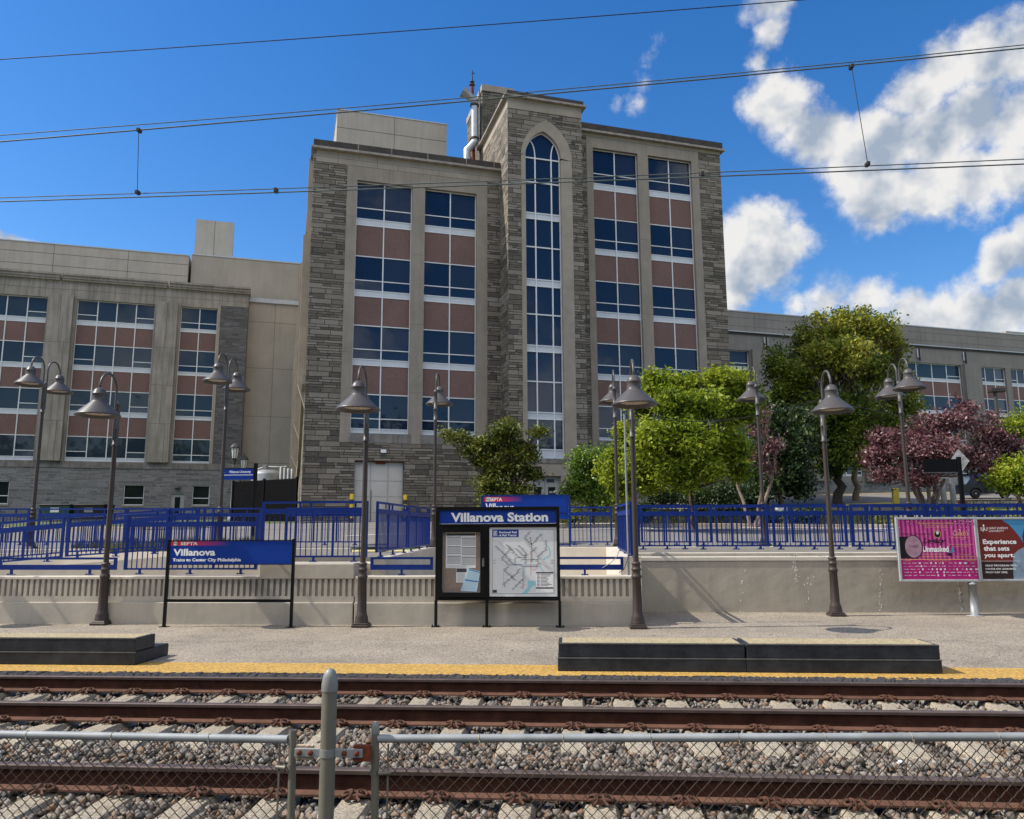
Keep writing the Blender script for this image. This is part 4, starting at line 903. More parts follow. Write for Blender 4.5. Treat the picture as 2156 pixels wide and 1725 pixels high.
q = crect(785, 500, 845, 545); lo = sept_logo(mo, q[0], q[2], (q[3]-q[2]), -.0165)
q = crect(787, 549, 847, 564); lettering(mo, 'SEPTA', q[0], q[1], q[2], q[3], -.0155, 'letter white', off=.01)
rivers = [[(1280, 490), (1345, 560), (1350, 600), (1420, 680), (1440, 740), (1435, 780), (1360, 830)], [(1325, 870), (1335, 930), (1365, 968)], [(1140, 920), (1140, 1000), (1175, 1070)]]
poly(rivers[0][:4], 'map teal', .008, -.0128); poly(rivers[0][3:], 'map teal', .022, -.0128); poly(rivers[1], 'map teal', .018, -.0128); poly(rivers[2], 'map teal', .008, -.0128)
def shape(pts, mat, y=-.0127): P = [mpt(*p) for p in pts]; MB().add([(x, y, z) for x, z in P], [tuple(range(len(P)))]).build('map_water', mat, mo)
shape([(1115, 1220), (1180, 1150), (1180, 1060), (1205, 1075), (1278, 1072), (1278, 1120), (1240, 1130), (1175, 1220)], 'map teal')
poly([(780, 610), (835, 612), (930, 705), (985, 700)], 'ink grey', .004)
lines = [[(820, 678), (920, 780), (1010, 880)], [(935, 660), (985, 700), (915, 775), (885, 815), (965, 900)], [(985, 700), (1075, 808), (1160, 808)], [(1048, 705), (1120, 780), (1160, 783)], [(1085, 672), (1165, 760), (1160, 808)], [(1207, 510), (1145, 578), (1226, 660)], [(1335, 538), (1226, 660)],
         [(1210, 575), (1226, 660), (1228, 750), (1232, 860)], [(1393, 612), (1393, 710), (1300, 800), (1300, 890)], [(1037, 808), (1037, 885)], [(1010, 885), (1110, 885)], [(1160, 760), (1160, 885)], [(1232, 745), (1275, 690)], [(960, 910), (915, 950), (1045, 1068)], [(1045, 1000), (915, 1100), (917, 1142)], [(1008, 1178), (1125, 1055)], [(1128, 920), (1128, 1162)], [(1110, 830), (1300, 830)], [(1100, 910), (1300, 910)], [(1095, 930), (1045, 1000)]]
b = MB()
for ln in lines: P = [mpt(*p) for p in ln]; b2 = strips([(P[i][0], P[i][1], P[i+1][0], P[i+1][1]) for i in range(len(P)-1)], .0085, -.0140); b.add(b2.v, b2.f)
b.build('map_lines', 'ink', mo)
poly([(1218, 740), (1218, 1020)], 'logo red', .006, -.0142); poly([(1218, 945), (1280, 945), (1280, 890), (1330, 870), (1345, 875), (1425, 940)], 'logo red', .005, -.0142); poly([(965, 893), (1110, 893), (1300, 893)], 'ink blue', .008, -.0142); poly([(905, 945), (905, 1112)], 'map green', .005, -.0142); poly([(1095, 850), (1125, 832), (1290, 832)], 'map green', .005, -.0142)
b = MB()       # station name ticks, too small to read in the photograph
rg = random.Random(3)
for ln in lines:
    for i in range(len(ln)-1):
        (xa, ya), (xb, yb_) = ln[i], ln[i+1]; n = int(math.hypot(xb-xa, yb_-ya)/13)
        for k in range(n):
            t = (k+.5)/n; x = xa+(xb-xa)*t; y = ya+(yb_-ya)*t; s = 1 if rg.random() > .5 else -1; wdt = rg.uniform(12, 30)
            q = crect(min(x+s*6, x+s*(6+wdt)), y-2.4, max(x+s*6, x+s*(6+wdt)), y+.6); b.box(q[0], q[1], -.0137, -.0131, q[2], q[3])
for (x, y) in ((1207, 510), (1335, 538), (1210, 575), (1393, 612), (820, 678), (935, 660), (1048, 705), (1085, 672), (1275, 690), (1037, 808), (1045, 1068), (917, 1142), (1008, 1178), (1128, 1162), (900, 1110)): p = mpt(x, y); disc(b, p[0], p[1], .010, -.0146)
b.build('map_print', 'ink grey', mo)
q = crect(1277, 973, 1475, 1205); mk = MB().box(q[0], q[1], -.0138, -.0125, q[2], q[3]).build('map_key', 'letter white', mo); b = MB(); z = crect(1277, 973, 1475, 990); b.box(z[0], z[1], -.0150, -.0139, z[2], z[3]); z = crect(1277, 1148, 1475, 1165); b.box(z[0], z[1], -.0150, -.0139, z[2], z[3])
for k in range(9):
    z = crect(1328, 1000+k*16, 1380+rg.uniform(20, 80), 1006+k*16); b.box(z[0], z[1], -.0146, -.0139, z[2], z[3]); z = crect(1288, 1000+k*16, 1318, 1007+k*16); b.box(z[0], z[1], -.0146, -.0139, z[2], z[3])
b.build('print', 'ink', mk)
for s, x0_, y0_ in (('NW', 783, 830), ('SW', 783, 862), ('NE', 1444, 830), ('SE', 1444, 862)): q = crect(x0_, y0_, x0_+36, y0_+18); lettering(mo, s, q[0], q[1], q[2], q[3], -.0137, 'ink grey', off=.0)
q = crect(780, 1178, 828, 1212); MB().box(q[0], q[1], -.0138, -.0125, q[2], q[3]).build('map_key', 'ink', mo)

# ------------------------------------------------------------------ posters on the grey wall
YP = YR-.6
def pz(px, py): return atY(1863.4+px*.1358, 1079+py*.1358, YP)
def poster(label, sx, lean0, TL, TR, BL, BR, bodymat):
    a, b_, c, d = pz(*TL), pz(*TR), pz(*BL), pz(*BR); X0 = (a.x+c.x)/2; X1 = (b_.x+d.x)/2; Z1 = (a.z+b_.z)/2; Z0 = (c.z+d.z)/2
    zb = plat_z(YP); r = empty('poster_board', ((X0+X1)/2, YP, zb), label=label, cat='poster'); x0, x1, z0, z1 = X0-r.location.x, X1-r.location.x, Z0-zb, Z1-zb; e = .048
    f = MB(); f.box(x0-e, x0-.001, -.03, .06, z0-e, z1+e, ch=.006); f.box(x1+.001, x1+e, -.03, .06, z0-e, z1+e, ch=.006); f.box(x0, x1, -.03, .06, z1+.001, z1+e, ch=.006); f.box(x0, x1, -.03, .06, z0-e, z0-.001, ch=.006); f.build('frame', 'ad frame', r)
    MB().box(x0, x1, -.012, .055, z0, z1).build('poster', bodymat, r); return r, x0, x1, z0, z1
r, x0, x1, z0, z1 = poster('pink theatre-curtain dinner poster in a metal frame, left of the two posters', 0, 0, (200, 112), (1376, 108), (255, 1040), (1434, 1038), 'ad curtain')
def U(px, py): v = (py-110)/930; return x0+(x1-x0)*((px-(200+55*v))/1178), z1-(z1-z0)*v
def T(s, px0, px1, yb_, yt, mat, **k): a = U(px0, yb_); c = U(px1, yb_); t = U(px0, yt); return lettering(r, s, a[0], c[0], a[1], t[1], k.pop('y', -.0150), mat, **k)
def RC(px0, py0, px1, py1, y, mat, name='print'): a = U(px0, py1); c = U(px1, py1); t = U(px0, py0); return MB().box(a[0], c[0], y, y+.0012, a[1], t[1]).build(name, mat, r)
v_ = U(200, 735)[1]; MB().box(x0+.001, x1-.001, -.0135, -.0125, z0+.001, v_).build('lower_panel', 'ad magenta', r)
MB().box(x0+.001, x1-.001, -.0145, -.0136, v_-.004, v_+.008).build('gold_line', 'ad gold', r)
RC(232, 378, 430, 715, -.0142, 'ad black', 'dark_picture')
p = U(443, 535); o = disc(MB(), p[0], p[1], .196, -.0156, .252, n=32).build('barrel', 'ad plum', r); disc(MB(), p[0]-.005, p[1], .178, -.0160, .235, n=32).build('barrel_head', 'barrel', o)
T("The Coach's Private Reserve Dinner", 512, 1075, 182, 157, 'ad gold', off=.015); T("John M. Scheffer, PE, Anna D'Connor,", 625, 970, 212, 199, 'ad gold', off=0); T('Scott Appleham, and Household Price', 622, 980, 238, 225, 'ad gold', off=0); T('Present', 770, 842, 264, 253, 'ad gold', off=0)
T('Legacy', 585, 950, 478, 400, 'ad plum', shear=.45, off=.025); T('Unmasked', 582, 985, 612, 528, 'letter white', off=.035); T("Coach's", 1060, 1300, 362, 285, 'ad gold', shear=.3, off=.0); T("Coach's", 372, 515, 545, 500, 'ad plum', shear=.3, off=0, y=-.0168)
T('In Memory of David Budnick', 240, 735, 350, 322, 'ad plum', shear=.4, off=0); T('Private Reserved Dinner', 1045, 1320, 402, 384, 'ad gold', shear=.3, off=-.005)
T('Lifetime Change, Naomi Appleberth', 990, 1365, 508, 490, 'ad gold', off=0); T("and Anita D'Connor", 1070, 1300, 540, 522, 'ad gold', off=0)
T('In Tribute of Danielle Badock', 560, 910, 658, 640, 'ad gold', off=0); T('and the Badock Family Foundation', 565, 985, 695, 675, 'ad gold', off=0); T('March 14th, 2024', 1155, 1310, 665, 648, 'ad gold', off=0); T('Union League of Philadelphia', 1085, 1385, 695, 677, 'ad gold', off=0)
T('Contact us for your sponsorship today!', 655, 1010, 760, 746, 'ad gold', off=0); T('www.bgcphila.org', 1222, 1390, 758, 743, 'ad gold', off=0); T('1-800-555-4804', 272, 398, 757, 744, 'ad gold', off=0)
p = U(815, 340); disc(MB(), p[0], p[1], .075, -.0150, .083).build('portrait', 'ad gold', r); disc(MB(), p[0], p[1], .066, -.0154, .074).build('portrait', 'ad black', r); disc(MB(), p[0]+.005, p[1]+.028, .030, -.0157, .034).build('portrait', 'paper', r)
b = MB()
for (px, py, a0) in ((1010, 620, .5), (1035, 590, 1.0), (1062, 615, .2), (1048, 570, 1.3)): p = U(px, py); disc(b, p[0], p[1], .020, -.0152-.0002*a0, .012+.022*a0)
b.build('feathers', 'ad sky', r); b = MB(); p = U(1000, 655); disc(b, p[0], p[1], .055, -.0160, .035); b.build('mask', 'ad plum', r)
b = MB(); rg = random.Random(5)
for k in range(60): p = U(rg.choice([rg.uniform(210, 1370), rg.uniform(1020, 1370)]), rg.uniform(115, 300 if k < 45 else 600)); disc(b, p[0], p[1], .006*rg.uniform(.6, 1.6), -.0140, n=6)
b.build('sparkles', 'letter white', r); b = MB()
for row in range(5):
    x = 275+row*4
    while x < 1395:
        wd = rg.uniform(25, 85); y = 790+row*47; kind = rg.random(); h_ = rg.uniform(2.5, 5)
        if kind < .22: p = U(x+12, y); disc(b, p[0], p[1], .018, -.0150, .022, n=12)
        elif kind < .36: a = U(x, y+13); c = U(x+wd*.6, y-11); b.box(a[0], c[0], -.0150, -.0137, a[1], c[1])
        else:
            n_ = int(wd/9)
            for q in range(n_): a = U(x+q*9, y+h_); c = U(x+q*9+6.5, y-h_+rg.uniform(-2, 3)); b.box(a[0], c[0], -.0150, -.0137, a[1], c[1])
        x += wd+rg.uniform(14, 32)
b.build('sponsor_marks', 'paper', r)
r, x0, x1, z0, z1 = poster('dark red university poster in a metal frame, at the right edge beside the pink one', 0, 0, (1432, 110), (2620, 108), (1494, 1033), (2684, 1033), 'ad maroon')
def U(px, py): v = (py-110)/923; return x0+(x1-x0)*((px-(1432+62*v))/1188), z1-(z1-z0)*v
P = []
for px, py in ((1810, 112), (1930, 190), (2020, 290), (2100, 400), (2156, 500), (2260, 560), (2618, 560), (2615, 112)): P.append(U(px, py))
MB().add([(x, -.0135, z) for x, z in P], [tuple(range(len(P)))]).build('sky_picture', 'ad sky', r)
P = [U(*q) for q in ((1975, 1032), (1968, 800), (1990, 650), (2060, 590), (2160, 540), (2400, 520), (2560, 640), (2610, 1032))]; MB().add([(x, -.0142, z) for x, z in P], [tuple(range(len(P)))]).build('figure_shirt', 'ad shirt', r)
P = [U(*q) for q in ((2150, 540), (2130, 380), (2160, 250), (2240, 190), (2360, 190), (2430, 300), (2420, 430), (2380, 540))]; MB().add([(x, -.0140, z) for x, z in P], [tuple(range(len(P)))]).build('figure_head', 'ad skin', r)
P = [U(*q) for q in ((1487, 770), (1968, 770), (1975, 1031), (1496, 1031))]; MB().add([(x, -.0139, z) for x, z in P], [(0, 1, 2, 3)]).build('dark_band', 'ad dark', r)
a = U(1480, 757); c = U(2085, 757); MB().box(a[0], c[0], -.0150, -.0143, a[1]-.002, a[1]+.003).build('rule', 'letter white', r)
T('SJU', 1484, 1595, 282, 232, 'letter white', off=.01); T("SAINT JOSEPH'S", 1614, 1910, 262, 230, 'letter white', off=.0); T('UNIVERSITY', 1616, 1852, 304, 276, 'letter white', off=.0)
p = U(1533, 205); disc(MB(), p[0], p[1], .02, -.0150, .034, n=4).build('emblem', 'letter white', r)
T('Experience', 1516, 2038, 490, 420, 'letter white', off=.03); T('that sets', 1527, 1925, 595, 525, 'letter white', off=.03); T('you apart.', 1530, 2002, 695, 632, 'letter white', off=.03)
T('GRAD PROGRAMS WITH', 1540, 2045, 838, 812, 'letter white', off=.02, spacing=1.1); T('HANDS-ON LEARNING', 1545, 2012, 890, 864, 'letter white', off=.02, spacing=1.1); T('FROM DAY ONE.', 1548, 1890, 943, 916, 'letter white', off=.02, spacing=1.1)
p = onP(2056, 1297); pt = atY(2054, 1225, YP); 
o = MB().lathe([(.19, 0), (.19, .012), (.082, .013), (.082, pt.z-plat_z(p.y)-.06), (.10, pt.z-plat_z(p.y)-.06), (.10, pt.z-plat_z(p.y)-.04), (.07, pt.z-plat_z(p.y)-.035), (.07, pt.z-plat_z(p.y)-.001)], seg=20).build('poster_post', 'galvanised', None, (p.x, YP+.03, plat_z(YP)))
tag(o, 'short round galvanised post carrying the two posters', 'post')

# ------------------------------------------------------------------ black edge step blocks
def step_block(name_label, a0, a1, ytopf, ybot, split=True):
    pass
zp = plat_z(11.1)
def block(X0, X1, Y0, Y1u, Y1l, h1, h2, label, flip=0):
    r = empty('boarding_step', ((X0+X1)/2, Y0, zp), label=label, cat='boarding step', group='black two-tier boarding steps on the platform edge'); w_ = (X1-X0)/2
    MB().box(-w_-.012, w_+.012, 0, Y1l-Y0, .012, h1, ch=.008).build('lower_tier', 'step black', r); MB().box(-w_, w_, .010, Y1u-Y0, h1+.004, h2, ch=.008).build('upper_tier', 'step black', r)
    MB().box(-w_+.05, w_-.05, .05, Y1u-Y0-.03, h2+.0005, h2+.004).build('tread', 'step top', r); b = MB()
    b.box(-w_-.013, w_+.013, -.003, .012, h1-.012, h1+.003); b.box(-w_, w_, .006, .020, h2-.010, h2+.002); b.build('edge_trim', 'step edge', r)
    return r
f0 = atZ(1173, 1417, zp); f1 = atZ(1985, 1416, zp); fm_ = atZ(1571.5, 1416, zp); print('blocks', f0, f1, fm_)
Yb = 10.98; h2 = zat(1400, 1355.5, Yb)-zat(1400, 1416.5, Yb)
xs0, xs1, xm = atY(1173, 1385, Yb).x, atY(1984, 1385, Yb).x, atY(1571, 1385, Yb).x
block(xs0+.02, xm-.012, Yb, Yb+.62, Yb+.62, h2*.5, h2, 'black boarding step with a worn yellowish top, just right of the notice case')
block(xm+.012, xs1-.02, Yb, Yb+.62, Yb+.62, h2*.5, h2, 'black boarding step with a pale beige top, right one of the pair, nearer the posters')
h2 = zat(150, 1341, Yb)-zat(150, 1400, Yb); Yl = 11.2; xe = atY(284, 1370, Yl).x
block(xe-3.4, xe, Yl, Yl+.55, Yl+.95, h2*.5, h2, 'black boarding step at the far left, its lower tier reaching farther back')

# ------------------------------------------------------------------ near chain-link fence
YW = 3.6
def tubeobj(name, pts, rad, mat, parent, seg=12): return MB().tube(pts, rad, seg).build(name, mat, parent)
def fence(label, xa, ya, xb, yb_, post, band_y, mirror, tops, ties):
    a = atY(xa, ya, YW); b_ = atY(xb, yb_, YW); r = empty('chain_link_fence', (a.x, YW, 0), label=label, cat='fence', group='chain-link fence panels along the near track'); X = b_.x-a.x
    za, zb = a.z, b_.z
    tubeobj('top_rail', [(0, 0, za), (X, 0, zb)], .0178, 'fence galvanised', r, 14)
    wv, hv = .0262, .0262; i0 = 0; n = int(X/wv); b = MB()
    for i in range(n):
        pts = []; zt = za+(zb-za)*(i/n)-.004; K = 36
        for k in range(K+1):
            x = (i+((k+i) % 2))*wv; s = 1 if (k+i) % 2 else -1
            pts.append((x, .003*s, zt-k*hv))
        b.tube(pts, .0026, 4, caps=False, smooth=False)
    lo, hi = (0, 1)
    b.build('chain_link', 'chain wire', r)
    b = MB()
    for t in ties:
        x = atY(t, 1556, YW).x-a.x; z = za+(zb-za)*x/X; b.tube([(x+.004*k/8, .0205*math.cos(k*.9), z+.0205*math.sin(k*.9)) for k in range(9)], .0016, 5)
        b.tube([(x, .0205, z), (x+.006, -.021, z-.006), (x+.008, -.012, z-.03)], .0016, 5)
    b.build('tie_wire', 'tie wire', r)
    return r, a, b_
rL, a, b_ = fence('left chain-link fence panel with a galvanised top rail', -60, 1545.4, 606, 1557, 0, 0, 0, 0, [57, 236, 440])
X = atY(616, 1600, YW).x-a.x; t0 = atY(616.5, 1541, YW); t1 = atY(613, 1725, YW); sl_ = (t0.x-t1.x)/(t0.z-t1.z)
def leanpost(r, a, p0, p1, rad, name, mat, zb=-.2, cap=None, seg=16):
    q0 = atY(*p0, YW); q1 = atY(*p1, YW); k = (q0.x-q1.x)/(q0.z-q1.z); top = (q0.x-a.x, 0, q0.z); bot = (q0.x-k*(q0.z-zb)-a.x, 0, zb)
    o = tubeobj(name, [bot, top], rad, mat, r, seg)
    if cap: MB().lathe([(rad*1.06, -rad*1.2), (rad*1.08, -.002), (rad*.98, rad*.25), (rad*.9, rad*.9), (rad*.6, rad*1.5), (rad*.2, rad*1.8), (0, rad*1.85)], top[0], 0, top[2], seg=20).build('cap', 'fence post cap', o)
    return o, top, bot
o, tp, bt = leanpost(rL, a, (616.5, 1537), (613, 1725), .0168, 'end_post', 'fence post')
MB().tube([(tp[0], 0, tp[2]-.004), (tp[0], 0, tp[2]+.0005)], .0135, 14).build('hollow_shade', 'ink', o)  # solid dark disc paints the shade inside the pipe mouth
p = atY(590, 1566, YW); MB().box(p.x-a.x-.004, p.x-a.x+.004, -.006, -.001, -.1, p.z).build('tension_bar', 'fence post', rL)
z = zat(600, 1614.5, YW); MB().tube([(p.x-a.x-.012, -.006, z), (tp[0]-.02, -.019, z)], .010, 6).lathe([(.0195, -.012), (.0195, .012)], tp[0]-.0005, 0, z, seg=14).build('tension_band', 'fence post', rL)
rR, a2, b2 = fence('right chain-link fence panel with a galvanised top rail, right of the thick post', 796, 1555.5, 2210, 1551.5, 0, 0, 0, 0, [1008, 1184, 1368, 1552, 1735, 1917, 2100])
o, tp2, bt2 = leanpost(rR, a2, (790.5, 1534), (789, 1725), .0172, 'end_post', 'fence post', cap=1)
p = atY(818, 1566, YW); MB().box(p.x-a2.x-.004, p.x-a2.x+.004, -.006, -.001, -.1, p.z).build('tension_bar', 'fence post', rR)
z = zat(800, 1626, YW); MB().tube([(p.x-a2.x+.014, -.006, z), (tp2[0]+.02, -.019, z)], .010, 6).lathe([(.0195, -.012), (.0195, .012)], tp2[0], 0, z, seg=14).build('tension_band', 'fence post', rR)
q0 = atY(694.5, 1440, YW-.06); pr = empty('fence_post', (q0.x, YW-.06, 0), label='thick round galvanised fence post with a domed cap, between the two chain-link panels', cat='post')
o = MB().tube([(0.002, 0, -.3), (0, 0, q0.z)], .0335, 22).build('shaft', 'fence post', pr)
rd = .0335; MB().lathe([(rd*1.06, -.03), (rd*1.08, -.002), (rd*1.0, .012), (rd*.93, .03), (rd*.72, .052), (rd*.4, .064), (0, .068)], 0, 0, q0.z, seg=24).build('cap', 'fence post cap', pr)
zc = zat(690, 1584, YW-.06); MB().lathe([(.0365, -.017), (.0365, .017)], 0, 0, zc, seg=22).build('clamp_band', 'fence post cap', pr)
for s, xe_, rusty in ((-1, 622, 0), (1, 765, 1)):
    e = atY(xe_, 1580, YW-.06).x-q0.x; pl_ = MB().box(min(s*.034, e), max(s*.034, e), -.012, -.004, zc-.019, zc+.017, ch=.002).build('clamp_plate', 'fence galvanised', pr)
    for f in (.35, .8):
        xx = s*.034+(e-s*.034)*f; MB().lathe([(.0115, 0), (.0115, .008), (.008, .011), (0, .011)], 0, 0, 0, seg=8).build('bolt', 'rust', pl_).matrix_local = Matrix.Translation((xx, -.012, zc))@Matrix.Rotation(R(90), 4, 'X')
e0 = atY(745, 1580, YW-.05).x-q0.x; e1 = atY(782, 1580, YW-.05).x-q0.x; MB().box(e0, e1, -.003, .02, zc-.037, zc+.031, ch=.003).build('rusty_plate', 'rust', pr)
e0 = atY(625, 1580, YW-.05).x-q0.x; e1 = atY(662, 1580, YW-.05).x-q0.x; MB().box(e0, e1, -.003, .012, zc-.034, zc+.030, ch=.003).build('backing_plate', 'lamp lens', pr)

# ------------------------------------------------------------------ overhead line
YO = 9.12
def wire(pts, Y, rad, mat, label, name='overhead_wire', cat='wire', group='overhead wires of the railway', ext=True, n=40, seg=6):
    xs = np.array([p[0] for p in pts], float); ys = np.array([p[1] for p in pts], float); deg = min(2, len(pts)-1); c = np.polyfit(xs, ys, deg); xx = np.linspace(xs[0]-(180 if ext else 0), xs[-1]+(180 if ext else 0), n)
    if len(pts) <= 3 or not ext: f = np.polyval(c, xx)
    else: f = np.polyval(c, xx)
    P = [atY(x, y, Y) for x, y in zip(xx, f)]; P = [P[0]+(P[0]-P[1]).normalized()*30]+P+[P[-1]+(P[-1]-P[-2]).normalized()*30]; o = MB().tube(P, rad, seg).build(name, mat); return tag(o, label, cat, group)
wire([(0, 125.5), (1078, 48.5), (1688, 0)], YO+.02, .0065, 'wire dark', 'single dark wire crossing the top left of the sky', ext=True)
wire([(0, 285.5), (710, 228.5), (1078, 197.5), (1788, 132.5), (2156, 94)], YO+.03, .0065, 'wire green', 'upper wire of the upper close pair of overhead wires')
w2 = [(0, 299), (292, 274), (650, 243.5), (1078, 203), (1793, 140), (2156, 100)]; wire(w2, YO, .0095, 'wire green', 'thicker lower wire of the upper close pair of overhead wires')
wire([(0, 417), (290, 406), (580, 398.5), (1078, 382.5), (1478, 364), (1827, 345), (2156, 338)], YO+.02, .0065, 'wire green', 'upper wire of the lower close pair of overhead wires')
wire([(0, 425), (580, 404.5), (1078, 390), (1478, 371), (2156, 346)], YO-.02, .0085, 'wire green', 'lowest overhead wire, bottom one of the lower pair')
for (x0_, y0_, x1_, y1_, lab) in ((292, 274, 289, 404.5, 'thin hanger wire joining the two pairs of overhead wires at the left'), (1793, 140, 1827, 345, 'slanting hanger wire joining the two pairs of overhead wires in front of the clouds')):
    r = empty('hanger_wire', (0, YO, 0), label=lab, cat='hanger', group='hanger wires of the overhead line'); A_ = atY(x0_, y0_, YO)-Vector((0, YO, 0)); B_ = atY(x1_, y1_, YO)-Vector((0, YO, 0)); MB().tube([A_, B_], .0045, 6).build('wire', 'wire dark', r)
    for q in (A_, B_): MB().box(q.x-.022, q.x+.022, -.03, .05, q.z-.026, q.z+.022, ch=.005).build('clamp', 'wire dark', r)
for (x, y, lab) in ((581, 401.5, 'small dark clamp on the lower pair of wires, against the blue sky'), (1478, 367.5, 'small dark clamp on the lower pair of wires, in front of the stone tower block')): q = atY(x, y, YO); tag(MB().box(-.022, .022, -.035, .035, -.03, .03, ch=.006).build('wire_clamp', 'wire dark', None, q), lab, 'clamp')
# cables slung between the lamps
def sling(a, b_, mid, label): 
    P = []; a = Vector(a); b_ = Vector(b_); mid = Vector(mid); ctrl = mid*2-(a+b_)/2
    for k in range(25): t = k/24; P.append(a*(1-t)**2+ctrl*2*t*(1-t)+b_*t*t)
    return tag(MB().tube(P, .008, 6).build('slung_cable', 'wire dark'), label, 'cable', 'black cables slung between the platform lamps')
l4, l5 = front[2].location, front[3].location; a_ = atY(1340, 868, l4.y-.08); c_ = atY(1736, 838, l5.y-.08); m_ = atY(1513, 886, (l4.y+l5.y)/2)
sling(a_, c_, m_, 'black cable sagging between two platform lamps in front of the lime green tree')
sling(atY(1748, 842, l5.y-.08), atY(2290, 905, l5.y+1), atY(1990, 888, l5.y+.4), 'black cable running right from the lamp beside the pink poster')
p = atY(1324, 1209, YL+.25); t = atY(1319, 872, YL+.25); r = empty('conduit_pole', (p.x, YL+.25, ztop), label='thin galvanised conduit pole standing on the fluted wall beside the platform lamp', cat='pole')
MB().tube([(0, 0, 0), (0, 0, t.z-ztop)], .021, 12).build('pipe', 'galvanised', r)
MB().tube([(-.20, -.06, .05), (-.10, -.09, .12), (-.03, -.07, .3), (.02, -.03, .45)], .008, 6).build('cable', 'wire dark', r)
c = atY(1268, 1196, YA-.04); tag(MB().tube([(0, 0, 0), (.16, 0, .09), (.3, 0, .22), (.36, .02, .36)], .008, 6).build('loose_cable', 'ink grey', None, c), 'short grey cable with a white connector looping off the low blue rail beside the conduit', 'cable')
for k, (x, y, Yq, lab) in enumerate(((441, 1197.5, YA-.035, 'white cable connector on the blue railing foot left of the name sign'), (512, 1197.5, YA-.035, 'second white cable connector, on the railing bottom just left of the name sign'))):
    pass
# white plastic bottle lying in the ballast
p = atZ(1896, 1611, -.20); o = MB().lathe([(0, 0), (.021, 0), (.022, .01), (.022, .085), (.015, .10), (.010, .105), (.010, .125), (0, .125)], seg=14).build('plastic_bottle', 'letter white', None, (p.x-.02, p.y, -.20)); o.rotation_euler = (R(60), R(25), R(-20)); tag(o, 'small white plastic bottle lying on the stone ballast, lower right', 'bottle')

# ------------------------------------------------------------------ buildings
BD = R(20.2)
class Facade:
    def __init__(s, x, y, Y): o = atY(x, y, Y); s.o = Vector((o.x, o.y, 0)); s.u = Vector((math.cos(BD), math.sin(BD), 0)); s.n = Vector((math.sin(BD), -math.cos(BD), 0))
    def hit(s, x, y, t=0): d = ray(x, y); c = Vector((0, 0, CAMZ)); k = ((s.o-c).dot(s.n)+t)/d.dot(s.n); q = c+d*k; return (q-s.o).dot(s.u), q.z
    def pt(s, u, t, z): return s.o+s.u*u+s.n*t+Vector((0, 0, z))
def win_group(parent, x0, x1, zt, zb, cols, heads, yf, glass, tr_cols=None, frame='white frame', mw=.035, panel='red panel', fr=(.355, .515, .605)):
    """a strip of windows: on every floor a glazed window with a white sill band, and a red panel below it. yf = front y of the frame"""
    rows = list(heads); n = len(rows); W = (x1-x0); xs = [x0+W*c for c in cols]; yg = yf+.05
    for i, h in enumerate(rows):
        last = i == n-1; pt_ = rows[i]-rows[i+1] if not last else rows[i-1]-rows[i]
        ztr = h-fr[0]*pt_; zb1 = h-fr[1]*pt_; zb2 = h-fr[2]*pt_ if not last else zb+mw
        w = empty_child('window', parent); fm = MB(); zt_ = h
        zlo = zb2-mw*.8 if not last else zb
        fm.box(x0, x0+mw*1.3, yf, yf+.12, zlo, zt_); fm.box(x1-mw*1.3, x1, yf, yf+.12, zlo, zt_); fm.box(x0+mw*1.3, x1-mw*1.3, yf, yf+.12, zt_-mw*1.6, zt_)
        for x in xs[1:-1]: fm.box(x-mw, x+mw, yf-.012, yf+.12, zlo, zt_-mw*1.6)
        def hbar(z, hh, xa=None, xb=None): fm.box((xa if xa is not None else x0+mw*1.3), (xb if xb is not None else x1-mw*1.3), yf+.004, yf+.11, z-hh, z+hh)
        for c in range(len(xs)-1):
            if tr_cols is None or c in tr_cols: hbar(ztr, mw*.8, xs[c]+mw, xs[c+1]-mw)
        hbar(zb1, mw*.7); hbar(zb2, mw*.8 if not last else mw)
        fm.build('frame', frame, w); gl = MB()
        for c in range(len(xs)-1):
            a_, b_ = xs[c]+.004, xs[c+1]-.004; tz = h-mw
            for z0_, z1_ in (((zb1, ztr-.004), (ztr+.004, tz)) if (tr_cols is None or c in tr_cols) else ((zb1, tz),)):
                t1, t2 = rng.normal(0, .0045, 2); gl.add([(a_, yg-t1-t2, z0_), (b_, yg+t1-t2, z0_), (b_, yg+t1+t2, z1_), (a_, yg-t1+t2, z1_)], [(0, 1, 2, 3)])
        gl.build('glass', glass, w)
        MB().box(x0+.01, x1-.01, yg-.02, yg+.03, zb2+mw*.5, zb1-mw*.5).build('sill_band', 'panel white', w)
        if not last:
            z0_, z1_ = rows[i+1], zb2-mw*.8
            s_ = MB().box(x0+.01, x1-.01, yg-.015, yg+.03, z0_, z1_).build('spandrel', panel, parent); f2 = MB()
            f2.box(x0, x0+mw*1.3, yf+.001, yf+.12, z0_+.001, z1_-.001); f2.box(x1-mw*1.3, x1, yf+.001, yf+.12, z0_+.001, z1_-.001)
            for x in xs[1:-1]: f2.box(x-mw, x+mw, yf-.011, yf+.12, z0_+.001, z1_-.001)
            f2.build('frame', frame, s_)
def empty_child(name, parent, loc=(0, 0, 0)):
    o = bpy.data.objects.new(name, None); C.objects.link(o); o.parent = parent; o.location = loc; return o
def joints(mb, x0, x1, z0, z1, y, xs=(), zs=(), w=.011):
    for x in xs: mb.box(x-w, x+w, y-.003, y+.004, z0, z1)
    for z in zs: mb.box(x0, x1, y-.0035, y+.004, z-w, z+w)

